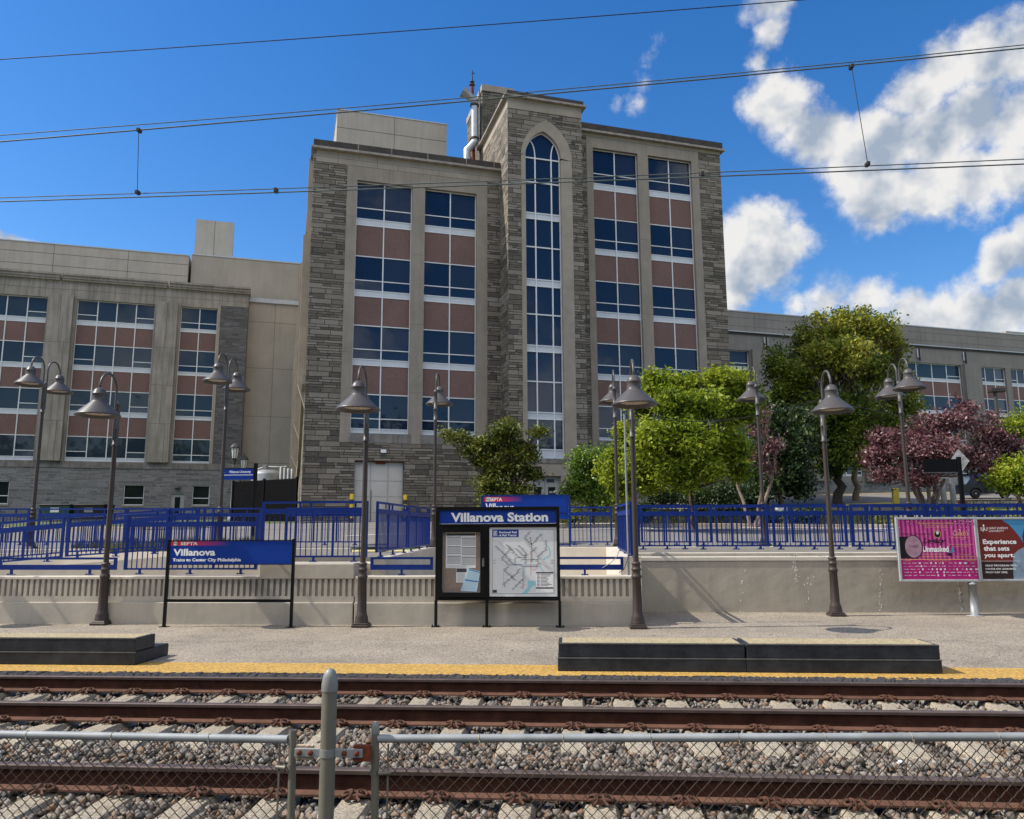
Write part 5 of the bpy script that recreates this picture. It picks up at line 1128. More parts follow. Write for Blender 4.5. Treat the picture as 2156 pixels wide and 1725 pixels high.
# --- tower block
A = Facade(652, 700, 40); tb = empty('tower_block', A.o, BD, label='tall stone building with a pointed-arch tower window, white frames and red panels', cat='building')
uS0, uS1 = A.hit(1053.5, 700)[0], A.hit(1236.5, 700)[0]; TP = 1.7
tl, trr = A.hit(1070.8, 700, TP)[0], A.hit(1233, 700, TP)[0]; tl = (tl+uS0)/2; tx0, tx1 = tl, trr
uR = 25.75; GZ = 1.6; Ltop = 23.15; Lc = 23.7; Rtop = 26.55; Rc = 27.15
w1, w2 = (2.3, 5.46), (6.19, 9.27); zwb = 7.15; zl = 21.62
# structure
b = MB(); b.box(0, uS0+.3, .5, 24, GZ, Ltop+.1); b.box(tx0+.3, uR, .5, 24, GZ, Rtop+.1); b.build('core', 'weathered concrete', tb)
def pieces(mb, x0, x1, z0, z1, y0, y1, holes, ch=0):     # wall with rectangular holes
    xs = sorted({x0, x1, *[h[0] for h in holes], *[h[1] for h in holes]}); zs = sorted({z0, z1, *[h[2] for h in holes], *[h[3] for h in holes]})
    for i in range(len(xs)-1):
        a, c = xs[i], xs[i+1]; xm_ = (a+c)/2; run = None
        for j in range(len(zs)-1):
            zm = (zs[j]+zs[j+1])/2; inside = any(h[0] < xm_ < h[1] and h[2] < zm < h[3] for h in holes)
            if inside:
                if run is not None: mb.box(a, c, y0, y1, run, zs[j]); run = None
            elif run is None: run = zs[j]
        if run is not None: mb.box(a, c, y0, y1, run, zs[-1])
dz_ = (2.58, 5.25, GZ, 5.64)
zF0, zF1 = 6.63, 22.43; fL0, fL1 = 1.74, 9.92
st = MB(); pieces(st, 0, uS0+.02, GZ, zF1, 0, .499, [(fL0, fL1, zF0, zF1+.01), dz_]); 
# side wall of the block, rough stone below a sloping limestone line
st.build('stone_wall', 'tower stone', tb)
fr = MB(); pieces(fr, fL0+.002, fL1-.002, zF0+.002, zF1, -.02, .36, [(w1[0], w1[1], zwb, zl), (w2[0], w2[1], zwb, zl)]); fr.build('limestone_surround', 'limestone frame', tb)
sb = MB(); sb.box(w1[0]-.1, w1[1]+.12, -.035, -.021, zF0+.03, zwb-.001); sb.box(w2[0]-.1, w2[1]+.12, -.035, -.021, zF0+.03, zwb-.001); sb.build('sill', 'sill stone', tb)
tpb = MB(); tpb.box(-.0, uS0+.02, -.012, .499, zF1+.003, Ltop); tpb.build('limestone_band', 'limestone', tb)
jn = MB(); joints(jn, 0, uS0, zF1, Ltop, -.012, xs=(1.2, 3.4), zs=(zF1+.02,)); joints(jn, 0, uS0, zF1, zF1+.36, -.0125, xs=(4.6, 7.0, 9.4)); joints(jn, 0, uS0, zF1+.36, Ltop, -.0125, xs=(2.4, 5.8, 8.3), zs=(zF1+.36,), w=.007)
joints(jn, fL0, fL1, zF1-.8, zF1, -.02, xs=(4.1, 6.5, 8.6), w=.007); joints(jn, w1[1]+.05, w2[0]-.05, 8, 20, -.02, zs=(9.5, 13.4, 17.5), w=.006); joints(jn, fL0, w1[0]-.06, 8, 20, -.02, zs=(8.1, 11.6, 15.5, 19.4), w=.006); jn.build('stone_joints', 'joint dark', tb)
cp = MB(); cp.box(-.28, uS0+.25, -.28, .5, Ltop+.002, Ltop+.13); cp.box(-.28, .3, .5, 24.1, Ltop+.002, Ltop+.13); cp.build('cornice', 'coping light', tb)
cp = MB(); cp.box(-.16, uS0+.25, -.16, .6, Ltop+.131, Lc); cp.box(-.16, .4, .6, 24.1, Ltop+.131, Lc); cp.build('coping', 'coping dark', tb)
cj = MB()
for x in (2.3, 4.2, 6.3, 8.6, 10.3): cj.box(x-.02, x+.02, -.165, -.155, Ltop+.14, Lc-.01)
cj.build('coping_joints', 'coping light', tb)
# left side: stone to a sloping line, limestone fins above
sd = MB(); sd.prism([(.001, GZ), (23.9, GZ), (23.9, 4.0), (6.5, 5.6), (.5, 9.6), (.5, Ltop), (.001, Ltop)], -.001, -.12, plane='yz'); 
sd.build('side_stone_wall', 'tower stone', tb)
sd = MB(); sd.prism([(.52, 9.8), (6.6, 5.8), (23.9, 4.2), (23.9, 4.8), (6.8, 6.3), (.52, 10.4)], -.002, -.30, plane='yz'); sd.box(-.1, -.001, .52, 23.9, 10.4, Ltop); sd.build('side_limestone', 'limestone', tb)
for (y0, y1, o_, zb_, zt_) in ((1.0, 1.7, .42, 8.6, 18.4), (5.2, 5.9, .50, 6.9, 18.2), (10.5, 11.3, .58, 5.6, 16.0), (17, 18, .64, 5.0, 15.6)):
    f = MB(); f.prism([(-.101, zb_), (-o_-.1, zb_+1.3), (-o_-.1, zt_), (-.101, zt_+.3)], y0, y1, plane='xz'); f.build('fin', 'limestone', tb)
MB().box(-.36, -.101, 1.2, 1.6, 18.7, Ltop).build('fin', 'limestone', tb)
# windows of the left bays
hl = [21.62, 17.23, 13.22, 9.35]
for (a, c) in (w1, w2): win_group(tb, a, c, 21.62, zwb, (0, .5, 1), hl, .2, 'tower glass', mw=.033, fr=(.355, .50, .585))
# garage door, light
g = empty_child('garage_door', tb); MB().box(2.60, 5.23, .25, .3, 1.9, 5.6).build('door_leaf', 'door white', g); b = MB()
for x in (2.63, 3.46, 4.40, 5.2): b.box(x-.03, x+.03, .235, .249, 1.9, 5.6)
for z in (2.9, 3.75, 4.6, 5.55): b.box(2.6, 5.23, .239, .2495, z-.022, z+.022)
b.build('door_ribs', 'door grey', g); MB().box(3.50, 3.53, .22, .234, 2.4, 4.1).build('door_edge', 'ink', g); MB().box(4.30, 4.34, .20, .234, 3.1, 3.4).build('handle', 'ink', g)
MB().box(3.72, 4.25, .12, .24, 5.50, 5.62, ch=.02).build('door_operator', 'rust', g)
MB().box(2.58, 5.25, -.005, .2, 5.645, 5.69).build('lintel', 'rail foot', tb)
lt = MB().box(3.90, 4.28, -.16, -.001, 6.06, 6.30, ch=.02).build('wall_light', 'ink', tb); MB().box(3.94, 4.24, -.168, -.161, 6.09, 6.27).build('lens', 'letter white', lt)
# tower
def TH(x, y): return A.hit(x, y, TP)
yT = -TP; zTt = TH(1151, 215)[1]; 
zTop = (TH(1075, 227)[1]+TH(1229, 251.5)[1])/2; zCor = (TH(1072, 207)[1]+TH(1231, 229)[1])/2; zDk = (TH(1072, 196)[1]+TH(1230, 220)[1])/2
ax = (TH(1144.7, 277.5)); wl, wr = (TH(1108.5, 500)[0]+TH(1109.8, 900)[0])/2, (TH(1185, 500)[0]+TH(1187, 900)[0])/2; ol, orr = TH(1098.3, 500)[0], TH(1206.5, 500)[0]; axc = (wl+wr)/2
zsp = (TH(1108, 325)[1]+TH(1184, 335)[1])/2; zap = TH(1144.7, 277.5)[1]; zoap = TH(1150, 254)[1]; zdk = TH(1143, 966)[1]; zwbt = TH(1143, 963.5)[1]
print('tower', tx0, tx1, wl, wr, ol, orr, zsp, zap, zoap, zTop, zCor, zDk, zwbt)
oc = (ol+orr)/2
def arch(cx, hw, zs, za, n=14):       # pointed arch outline from left spring to right spring
    H_ = za-zs; Rr = (hw*hw+H_*H_)/(2*hw); L_ = []
    for k in range(n+1):
        a0 = math.pi; a1 = math.pi-math.atan2(H_, Rr-hw) if Rr > hw else math.pi-math.atan2(H_, Rr-hw)
        a_ = a0+(a1-a0)*k/n; L_.append((cx-hw+Rr+Rr*math.cos(a_), zs+Rr*math.sin(a_)))
    return L_+[(2*cx-x, z) for x, z in reversed(L_[:-1])]
O = arch(oc, (orr-ol)/2, zsp-.1, zoap); I = arch(axc, (wr-wl)/2, zsp, zap)
st = MB()
st.box(tx0, ol-.001, yT, yT+.5, GZ, zTop); st.box(orr+.001, tx1, yT, yT+.5, GZ, zTop)
for i in range(len(O)-1):      # wall above the arch
    (xa, za), (xb, zb_) = O[i], O[i+1]; st.prism([(xa, za+.001), (xb, zb_+.001), (xb, zTop), (xa, zTop)], yT, yT+.5)
st.box(tx0, tx0+.5, yT+.501, .0, GZ, zTop); st.box(tx1-.5, tx1, yT+.501, 3, GZ, zTop); st.box(tx0+.001, tx0+.5, .001, 5, Lc-.3, zTop); st.box(tx0+.02, tx1-.02, 4, 5, Lc-.3, zTop)
st.build('tower_stone_wall', 'tower stone', tb)
ls = MB(); n = len(O)
vs = [(x, yT-.03, z) for x, z in O]+[(x, yT-.03, z) for x, z in I]+[(x, yT+.40, z) for x, z in I]+[(x, yT+.0, z) for x, z in O]
fs = []
for i in range(n-1): fs += [(i, i+1, n+i+1, n+i), (n+i, n+i+1, 2*n+i+1, 2*n+i), (3*n+i+1, 3*n+i, i, i+1)]
ls.add(vs, [tuple(reversed(f)) for f in fs], 0, False)
dl, dr_ = TH(1118, 1050)[0], TH(1182, 1050)[0]; zd = TH(1150, 1002)[1]
ls.box(ol, wl, yT-.03, yT+.45, GZ, zsp); ls.box(wr, orr, yT-.03, yT+.45, GZ, zsp-.1); ls.box(wl, wr, yT-.02, yT+.45, zd, zwbt-.32)
ls.box(wl, dl, yT-.02, yT+.45, GZ, zd-.001); ls.box(dr_, wr, yT-.02, yT+.45, GZ, zd-.001)
ls.build('arch_surround', 'limestone', tb); MB().box(wl-.05, wr+.05, yT-.06, yT+.3, zwbt-.319, zwbt-.05).build('sill', 'sill stone', tb)
ls = MB(); ls.box(tx0-.01, tx1+.01, yT-.012, yT+.5, zTop+.002, zCor); ls.box(tx0-.01, tx0+.5, yT+.501, 4.9, zTop+.002, zCor); ls.box(tx1-.5, tx1+.01, yT+.501, 4.9, zTop+.002, zCor); ls.build('limestone_band', 'limestone', tb)
cp = MB(); cp.box(tx0-.25, tx1+.25, yT-.25, 5.1, zCor+.001, zCor+.12); cp.build('cornice', 'coping light', tb); MB().box(tx0-.05, tx1+.12, yT-.1, 5, zCor+.121, zDk+.12).build('coping', 'coping dark', tb)
# arched window
aw = empty_child('arched_window', tb); yg = yT+.26; gl = MB(); gl.prism(I+[(wr, zwbt), (wl, zwbt)], yg, yg+.05)
gl.build('glass', 'tower glass', aw)
fm = MB(); t = .05; yf_ = yg-.07
fm.box(wl, wl+t, yf_, yg-.001, zwbt, zsp); fm.box(wr-t, wr, yf_, yg-.001, zwbt, zsp)
I2 = arch(axc, (wr-wl)/2-t, zsp, zap-t*1.5)
for i in range(len(I)-1): fm.prism([I[i], I[i+1], I2[i+1], I2[i]], yf_, yg-.001)
m1, m2 = TH(1130, 500)[0], TH(1164.5, 500)[0]
for mm_ in (m1, m2): fm.box(mm_-.035, mm_+.035, yf_-.02, yg-.001, zwbt, zsp)
for sgn, mm_, wx in ((1, m1, wl), (-1, m2, wr)):    # curved glazing bars of the head
    P = []
    hw = abs(mm_-wx); zt_ = zsp+(zap-zsp)*.66
    for k in range(9): a_ = k/8*math.pi/2; P.append((mm_-sgn*(hw*.62)*(1-math.cos(a_)), zsp+(zt_-zsp)*math.sin(a_)))
    for k in range(8): (xa, za), (xb, zb_) = P[k], P[k+1]; fm.prism([(xa-.03, za), (xa+.03, za), (xb+.03, zb_), (xb-.03, zb_)], yf_-.004, yg-.001)
bars = [((1110.5, 327), 1), ((1110.5, 378), 1), ((1110.5, 515), 1), ((1110.5, 657.5), 1), ((1110.5, 800), 1)]
bands = [((1110.5, 442.5), (1110.5, 455)), ((1110.5, 583), (1110.5, 597)), ((1110.5, 723), (1110.5, 736)), ((1111, 865), (1111, 879)), ((1111, 943.5), (1111, 963))]
for (q, _) in bars: z = TH(*q)[1]-.03; fm.box(wl+t, wr-t, yf_-.006, yg-.001, z-.035, z+.035)
bp_ = MB()
for (q1, q2) in bands:
    za, zb_ = TH(*q1)[1]-.04, TH(*q2)[1]-.04; fm.box(wl+t, wr-t, yf_-.006, yg-.001, za-.03, za+.03); fm.box(wl+t, wr-t, yf_-.006, yg-.001, zb_-.03, zb_+.03)
    MB().box(wl+t, wr-t, yg-.04, yg-.0015, zb_+.03, za-.03).build('spandrel', 'panel white', aw)
fm.build('frame', 'arch white', aw)
dd = empty_child('double_door', tb); yd = yT+.25; dm = (dl+dr_)/2; zdoor = zd-.05
for a, c in ((dl+.06, dm-.01), (dm+.01, dr_-.06)):
    lf = empty_child('door_leaf', dd); cx_ = (a+c)/2; hw = .30
    b = MB(); pieces(b, a, c, 1.9, zdoor, yd, yd+.05, [(cx_-hw*.72, cx_+hw*.72, 2.75, zdoor-.55)]); b.build('panel', 'door grey', lf); MB().box(cx_-hw*.72, cx_+hw*.72, yd+.02, yd+.045, 2.75, zdoor-.55).build('glass', 'low glass', lf)
MB().box(dm+.12, dm+.55, yd-.015, yd-.001, zdoor-.30, zdoor-.12).build('number_plate', 'ink', dd)
f = MB(); f.box(dl, dl+.058, yd-.03, yd+.08, 1.9, zd-.002); f.box(dr_-.058, dr_, yd-.03, yd+.08, 1.9, zd-.002); f.box(dl+.059, dr_-.059, yd-.03, yd+.08, zdoor+.001, zd-.002); f.build('door_frame', 'door grey', dd)
q = TH(1170, 1033); lettering(dd, 'EXIT ONLY', dm+.28, dm+.68, TH(1166, 1038)[1], TH(1166, 1034)[1], yd+.015, 'letter white', off=.02)
# right section
fR0, fR1 = uS1+.18, A.hit(1477.4, 500)[0]; rw1 = (A.hit(1252.5, 500)[0]-.02, A.hit(1347.5, 500)[0]); rw2 = (A.hit(1370.5, 500)[0]-.03, A.hit(1462, 500)[0]); zRF0 = 6.6; zRF1 = A.hit(1350, 300)[1]
zRF1 = (A.hit(1236, 286.5)[1]+A.hit(1477, 323)[1])/2; hr = [A.hit(1251.4, 311.3)[1], A.hit(1252, 455)[1], A.hit(1253, 588)[1], A.hit(1254, 720)[1], 9.25]; hr[0] = 25.62
st = MB(); pieces(st, tx1-.02, uR, GZ, zRF1, 0, .499, [(fR0, fR1, zRF0, zRF1+.01)]); st.build('stone_wall', 'tower stone', tb)
fr = MB(); pieces(fr, fR0+.002, fR1-.002, zRF0+.002, zRF1, -.02, .36, [(rw1[0], rw1[1], zwb, hr[0]), (rw2[0], rw2[1], zwb, hr[0])]); fr.build('limestone_surround', 'limestone frame', tb)
MB().box(tx1+.011, uR, -.012, .499, zRF1+.003, Rtop).build('limestone_band', 'limestone', tb)
cp = MB(); cp.box(tx1+.26, uR+.25, -.28, .5, Rtop+.002, Rtop+.13); cp.box(uR-.3, uR+.25, .5, 24, Rtop+.002, Rtop+.13); cp.build('cornice', 'coping light', tb); MB().box(tx1+.13, uR+.14, -.16, .6, Rtop+.131, Rc).build('coping', 'coping dark', tb)
sb = MB(); sb.box(rw1[0]-.1, rw1[1]+.12, -.035, -.021, zRF0+.03, zwb-.001); sb.box(rw2[0]-.1, rw2[1]+.12, -.035, -.021, zRF0+.03, zwb-.001); sb.build('sill', 'sill stone', tb)
for (a, c) in (rw1, rw2): win_group(tb, a, c, hr[0], zwb, (0, .5, 1), hr, .2, 'tower glass', mw=.033, fr=(.355, .50, .585))
jn = MB(); joints(jn, tx1, uR, zRF1, Rtop, -.012, xs=(18.6, 21.0, 23.2), zs=(zRF1+.02,), w=.008); joints(jn, rw1[1]+.05, rw2[0]-.05, 8, 24, -.02, zs=(10.2, 15.1, 19.9), w=.006); jn.build('stone_joints', 'joint dark', tb)
# chimney stack, flue, penthouse behind the parapet
def A_at(x, y, t): return A.hit(x, y, t)
tc_ = -4.2; cu0, cz1 = A_at(1015.6, 178, tc_); cu1 = A_at(1071, 190, tc_)[0]+.3
MB().box(cu0, cu1, -tc_, -tc_+4.5, Lc-1, cz1-.45).build('chimney_stack', 'chimney stone', tb); MB().box(cu0-.05, cu1+.05, -tc_-.06, -tc_+4.6, cz1-.449, cz1).build('chimney_cap', 'limestone', tb)
tf = -4.6; fx = lambda x, y: A_at(958+x*.1831, 131.6+y*.1831, tf)
fl = empty_child('flue', tb); P = [fx(140, 1160), fx(138, 1015), fx(225, 920), fx(226, 860), fx(226, 480)]
MB().tube([(x, -tf, z) for x, z in P], .25, 18).build('flue_pipe', 'bright steel', fl); q = fx(226, 500); rg_ = MB()
for yy in (500, 880): x, z = fx(226, yy); rg_.lathe([(.30, -.06), (.30, .06)], x, -tf, z, seg=18)
rg_.build('clamp_ring', 'coping dark', fl)
a, c = fx(222, 480), fx(120, 360); MB().tube([(a[0], -tf, a[1]), (a[0], -tf, a[1]+.25), (c[0]+.2, -tf, c[1]-.1), (c[0]-.2, -tf, c[1]+.1)], [.28, .27, .28, .40], 14).build('flue_cowl', 'galvanised', fl)
rp = MB(); a = fx(208, 1120); c = fx(208, 230); rp.tube([(a[0]+.1, -tf+.3, a[1]), (c[0], -tf+.3, c[1])], .12, 10); rp.build('rusty_pipe', 'rust', fl)
a = fx(208, 235); c = fx(211, 60); b = MB().tube([(a[0], -tf+.3, a[1]), (c[0], -tf+.3, c[1])], [.06, .03], 8); b.lathe([(.20, 0), (.20, .04), (.05, .05), (.05, .2), (.16, .21), (.16, .25), (.05, .3), (.03, .6)], a[0], -tf+.3, a[1], seg=12)
q = fx(235, 98); b.tube([(c[0], -tf+.3, q[1]), (q[0], -tf+.3, q[1]+.02)], .04, 6); q2 = fx(200, 105); b.tube([(c[0], -tf+.3, q2[1]), (q2[0], -tf+.3, q2[1])], .03, 6); b.build('weather_mast', 'coping dark', tb)
tp_ = -7.0; pu0, pz1 = A_at(710.5, 230, tp_); pu1 = A_at(941, 262, tp_)[0]; pz1 = (pz1+A_at(940, 264, tp_)[1])/2
MB().box(pu0, pu1, -tp_, -tp_+9, Lc-1.2, pz1).build('penthouse', 'parapet concrete', tb); b = MB(); joints(b, pu0, pu1, Lc-1, pz1, -tp_, xs=((pu0+pu1)/2+.1,), zs=(pz1-1.25, pz1-2.9), w=.018); b.build('wall_joints', 'joint dark', tb); MB().box(pu0-.04, pu1+.04, -tp_-.04, -tp_+9, pz1+.001, pz1+.06).build('flashing', 'ad frame', tb)

# --- left wing
Bf = Facade(515, 800, 58); lw = empty('building_wing', Bf.o, BD, label='lower concrete wing with grey stone ground floor, left of the tall stone building', cat='building')
g3 = (-4.93, -2.25); g2 = (-12.15, -6.78); g1 = (-19.5, -14.12); g0 = (-27, -21.6); hd_ = [19.28, 15.87, 12.41, 8.97]; zb_ = 7.1
X0w = -34
MB().box(X0w, 0, .6, 14, 2.0, 20.9).build('core', 'weathered concrete', lw)
b = MB(); Wd = [(-8.04, -6.65, 3.94, 5.42), (-3.32, -2.1, 3.95, 5.42), (-4.82, -3.85, 2.0, 4.82), (-19, -15.45, 3.98, 5.6)]
pieces(b, X0w, 0, 2.0, 6.62, .0, .599, Wd); b.build('stone_ground_floor', 'grey base stone', lw)
MB().box(-2.03, -.005, .0, .599, 7.11, 19.55).build('stone_strip', 'dark strip stone', lw)
b = MB(); pieces(b, X0w, -2.035, 7.101, 20.6, -.01, .55, [(g[0], g[1], 7.101, hd_[0]) for g in (g3, g2, g1, g0)]); b.box(-2.034, .0, -.01, .599, 19.551, 20.6); b.build('concrete_frame', 'weathered concrete', lw)
MB().box(X0w, .05, -.06, .599, 6.621, 7.1).build('sill_course', 'sill stone', lw)
for a, c in ((g2[1]+.18, g3[0]-.18), (g1[1]+.18, g2[0]-.18), (g0[1]+.18, g1[0]-.18)):
    MB().box(a, c, -.32, -.011, 7.101, 19.45).build('pier', 'weathered concrete', lw); b = MB()
    for z in (10.0, 12.95, 15.85): b.box(a, c, -.325, -.318, z-.012, z+.012)
    for z0_, z1_, fx_ in ((7.11, 9.99, .75), (10.01, 12.94, .5), (12.96, 15.84, .75), (15.86, 19.4, .5)): b.box(a+(c-a)*fx_-.013, a+(c-a)*fx_+.013, -.3255, -.3185, z0_, z1_)
    b.build('wall_joints', 'joint dark', lw)
for a, c in ((-5.80, .12), (-13.2, -5.98), (-20.3, -13.38), (-34, -20.5)):
    b = MB(); b.box(a, c, -.22, .6, 20.601, 20.75); b.box(a, c, -.30, .6, 20.7505, 20.95); b.box(a, c, -.40, .6, 20.9505, 21.1); b.build('cornice', 'weathered concrete', lw)
b = MB(); joints(b, X0w, 0, 19.3, 20.6, -.01, xs=(-1.95, -4.9, -6.9, -9.6, -12.2, -14.3, -17, -19.8), zs=(19.95,), w=.012); b.build('wall_joints', 'joint dark', lw)
for g in (g2, g1, g0): win_group(lw, g[0], g[1], hd_[0], zb_, (0, .26, .505, .755, 1), hd_, .22, 'wing glass', tr_cols=(0, 3), mw=.035, fr=(.33, .46, .56))
win_group(lw, g3[0], g3[1], hd_[0], zb_, (0, .51, 1), hd_, .22, 'wing glass', mw=.035, fr=(.36, .50, .57))
MB().box(g3[1]+.005, -2.04, -.03, -.0105, 7.11, 19.55).build('limestone_strip', 'limestone', lw)
for (a, c, z0_, z1_), vert in zip(Wd[:2]+Wd[3:], (0, 0, 1)):
    wn = empty_child('window', lw); MB().box(a+.05, c-.05, .16, .2, z0_+.05, z1_-.05).build('glass', 'low glass', wn); f = MB(); t = .055
    f.box(a, a+t, .10, .25, z0_, z1_); f.box(c-t, c, .10, .25, z0_, z1_); f.box(a+t, c-t, .10, .25, z1_-t, z1_); f.box(a+t, c-t, .10, .25, z0_, z0_+t); zm_ = z0_+(z1_-z0_)*.36; f.box(a+t, c-t, .105, .24, zm_-.03, zm_+.03)
    if vert:
        for k in (1, 2): xx = a+(c-a)*k/3; f.box(xx-.035, xx+.035, .10, .25, z0_+t, z1_-t)
    f.build('frame', 'white frame', wn); MB().box(a-.05, c+.05, -.04, .1, z0_-.12, z0_-.001).build('sill', 'limestone', wn)
dr2 = empty_child('door', lw); MB().box(-4.78, -3.89, .12, .17, 2.4, 4.78).build('leaf', 'door grey', dr2); MB().box(-4.52, -4.15, .10, .119, 3.3, 4.55).build('glass', 'low glass', dr2); f = MB(); f.box(-4.82, -4.78, .05, .2, 2.4, 4.82); f.box(-3.89, -3.85, .05, .2, 2.4, 4.82); f.box(-4.78, -3.89, .05, .2, 4.78, 4.82); f.build('frame', 'door grey', dr2)
MB().lathe([(.0, 0), (.22, 0), (.22, .05), (.12, .16), (0, .19)], -4.35, -.10, 5.18, seg=14).build('wall_light', 'lamp grey', lw)
# upper storeys of the wing, set back
tt = -1.6; z = (Bf.hit(0, 504, tt)[1]+Bf.hit(396, 540, tt)[1])/2; ux = Bf.hit(396.5, 560, tt)[0]; b = MB().box(X0w, ux, -tt, 10, 20.2, z); b.build('upper_wall', 'parapet concrete', lw); MB().box(X0w, ux+.03, -tt-.05, 10, z+.001, z+.08).build('flashing', 'ad frame', lw)
b = MB(); joints(b, X0w, ux, 20.4, z, -tt, xs=(Bf.hit(113, 540, tt)[0], Bf.hit(270, 545, tt)[0]), zs=(z-.75, z-1.7), w=.018); b.build('wall_joints', 'joint dark', lw)
# recessed link between wing and tower
lk = MB(); lk.box(.01, 6.5, 1.0, 6, 2.0, 20.3); lk.build('link_wall', 'tan concrete', lw); b = MB(); joints(b, .01, 6, 2.2, 20.2, 1.0, xs=(2.05,), zs=(7.3, 11.0, 14.9, 18.7), w=.014); b.build('wall_joints', 'joint dark', lw)
MB().box(-.0, 6.5, .85, 1.2, 20.301, 20.65).build('flashing', 'ad frame', lw)
t2 = -1.9; u0_, z0_ = Bf.hit(404.5, 534.7, t2); u1_, z1_ = Bf.hit(627, 558, t2); z_ = (z0_+z1_)/2; MB().box(u0_, 7, -t2, 11, 20.1, z_).build('upper_wall', 'tan concrete', lw); MB().box(u0_-.03, 7, -t2-.05, 11, z_+.001, z_+.1).build('flashing', 'ad frame', lw)
t3 = -8; u0_ = Bf.hit(411, 500, t3)[0]; u1_ = Bf.hit(491, 500, t3)[0]; z_ = (Bf.hit(411, 461, t3)[1]+Bf.hit(491, 469, t3)[1])/2; MB().box(u0_, u1_, -t3, -t3+.6, 20, z_).build('roof_housing', 'parapet concrete', lw); MB().box((u0_+u1_)/2-.02, (u0_+u1_)/2+.02, -t3-.004, -t3, 21, z_-.02).build('wall_joints', 'joint dark', lw)

# --- right wing
Rf = Facade(1545, 800, 73); rw = empty('building_wing', Rf.o, BD, label='long low grey concrete wing behind the trees, right of the tall stone building', cat='building')
f_ = lambda x, y: (1579+.2676*x, 631.6+.2676*y)
zhd = Rf.hit(*f_(1380, 495))[1]; zh2 = Rf.hit(*f_(1400, 748))[1]; pit = zhd-zh2; hh = [zhd, zh2, zh2-pit, zh2-2*pit]; zlow = Rf.hit(*f_(380, 1380))[1]
print('right wing heads', hh, 'low', zlow)
hh = [h for h in hh if h > zlow+1.2]
ztopR = Rf.hit(1850, 675)[1]; zc_ = Rf.hit(*f_(1300, 360))[1]
gs = [(-3.2, Rf.hit(1578, 760)[0]), (Rf.hit(1622.5, 760)[0], Rf.hit(1690, 760)[0]), (Rf.hit(1735, 760)[0], Rf.hit(1800, 760)[0]), (Rf.hit(1838, 760)[0]+.6, Rf.hit(1905, 760)[0]), (Rf.hit(1945, 765)[0]-2.2, Rf.hit(2023, 770)[0]), (Rf.hit(2061.5, 770)[0], Rf.hit(2116.5, 776)[0]), (Rf.hit(2127.5, 778)[0], Rf.hit(2190, 780)[0])]
gs[3] = (gs[3][0], min(gs[3][1], gs[4][0]-2.0))
UE = 48
MB().box(-6, UE, .6, 14, 3, zc_-.1).build('core', 'grey concrete', rw)
b = MB(); pieces(b, -6, UE, zlow-.55, zc_, 0, .59, [(g[0], g[1], zlow, hh[0]) for g in gs]); b.build('concrete_frame', 'grey concrete', rw)
MB().box(-6, UE, .0, .59, 3, zlow-.551).build('stone_ground_floor', 'grey base stone', rw)
MB().box(-6, UE, .9, 10, zc_-.2, ztopR).build('upper_wall', 'grey concrete', rw); MB().box(-6, UE+.03, .85, 10, ztopR+.001, ztopR+.1).build('flashing', 'ad frame', rw)
b = MB(); joints(b, -6, UE, zc_, ztopR, .9, xs=(3.2, 13, 23, 30.5, 39), zs=(zc_+.9, zc_+1.75), w=.02); b.build('wall_joints', 'joint dark', rw)
gt = MB(); gt.box(-6, UE, -.22, .1, zc_+.001, zc_+.10); gt.build('gutter', 'ad frame', rw); MB().box(-6, UE, -.12, .0, zc_-.16, zc_-.002).build('gutter_shadow_strip', 'coping dark', rw)  # dark strip below the gutter stands for its shadow
for q in (f_(119, 310), f_(1318, 400), f_(1680, 425)):
    u_, z_ = Rf.hit(*q); MB().box(u_-.22, u_+.22, -.16, -.121, z_-.75, z_+.15).build('light_bracket', 'panel white', rw); MB().box(u_-.06, u_+.06, -.30, -.161, z_-1.1, z_+.2).build('downpipe_head', 'coping dark', rw)
for i in range(len(gs)-1):
    a, c = gs[i][1]+.15, gs[i+1][0]-.15
    if c-a > 1: MB().box(a, c, -.35, -.001, zlow-.5, hh[0]+.1).build('pier', 'grey concrete', rw)
for i, g in enumerate(gs):
    cols = (0, .5, 1) if i == 0 else ((0, .2, .48, .75, 1) if i in (3, 4) else ((0, .26, .62, 1) if i == 5 else (0, .25, .5, .75, 1)))
    win_group(rw, g[0], g[1], hh[0], zlow, cols, hh, .22, 'wing glass', tr_cols=None if i == 0 else (0, len(cols)-2), mw=.04, fr=(.36, .46, .55))
# yellowish building corner far right
o = MB().box(0, 30, 0, 12, 3, 26.5).build('far_building', 'tan concrete', None, (Rf.pt(46, 4, 0))); p = atY(2118, 697, 105); o.location = (p.x, 105, 0); o.rotation_euler = (0, 0, BD)
zz_ = p.z; o.data.transform(Matrix.Scale(zz_/26.5, 4, (0, 0, 1))); tag(o, 'pale tan building corner just showing above the long wing at the far right', 'building')

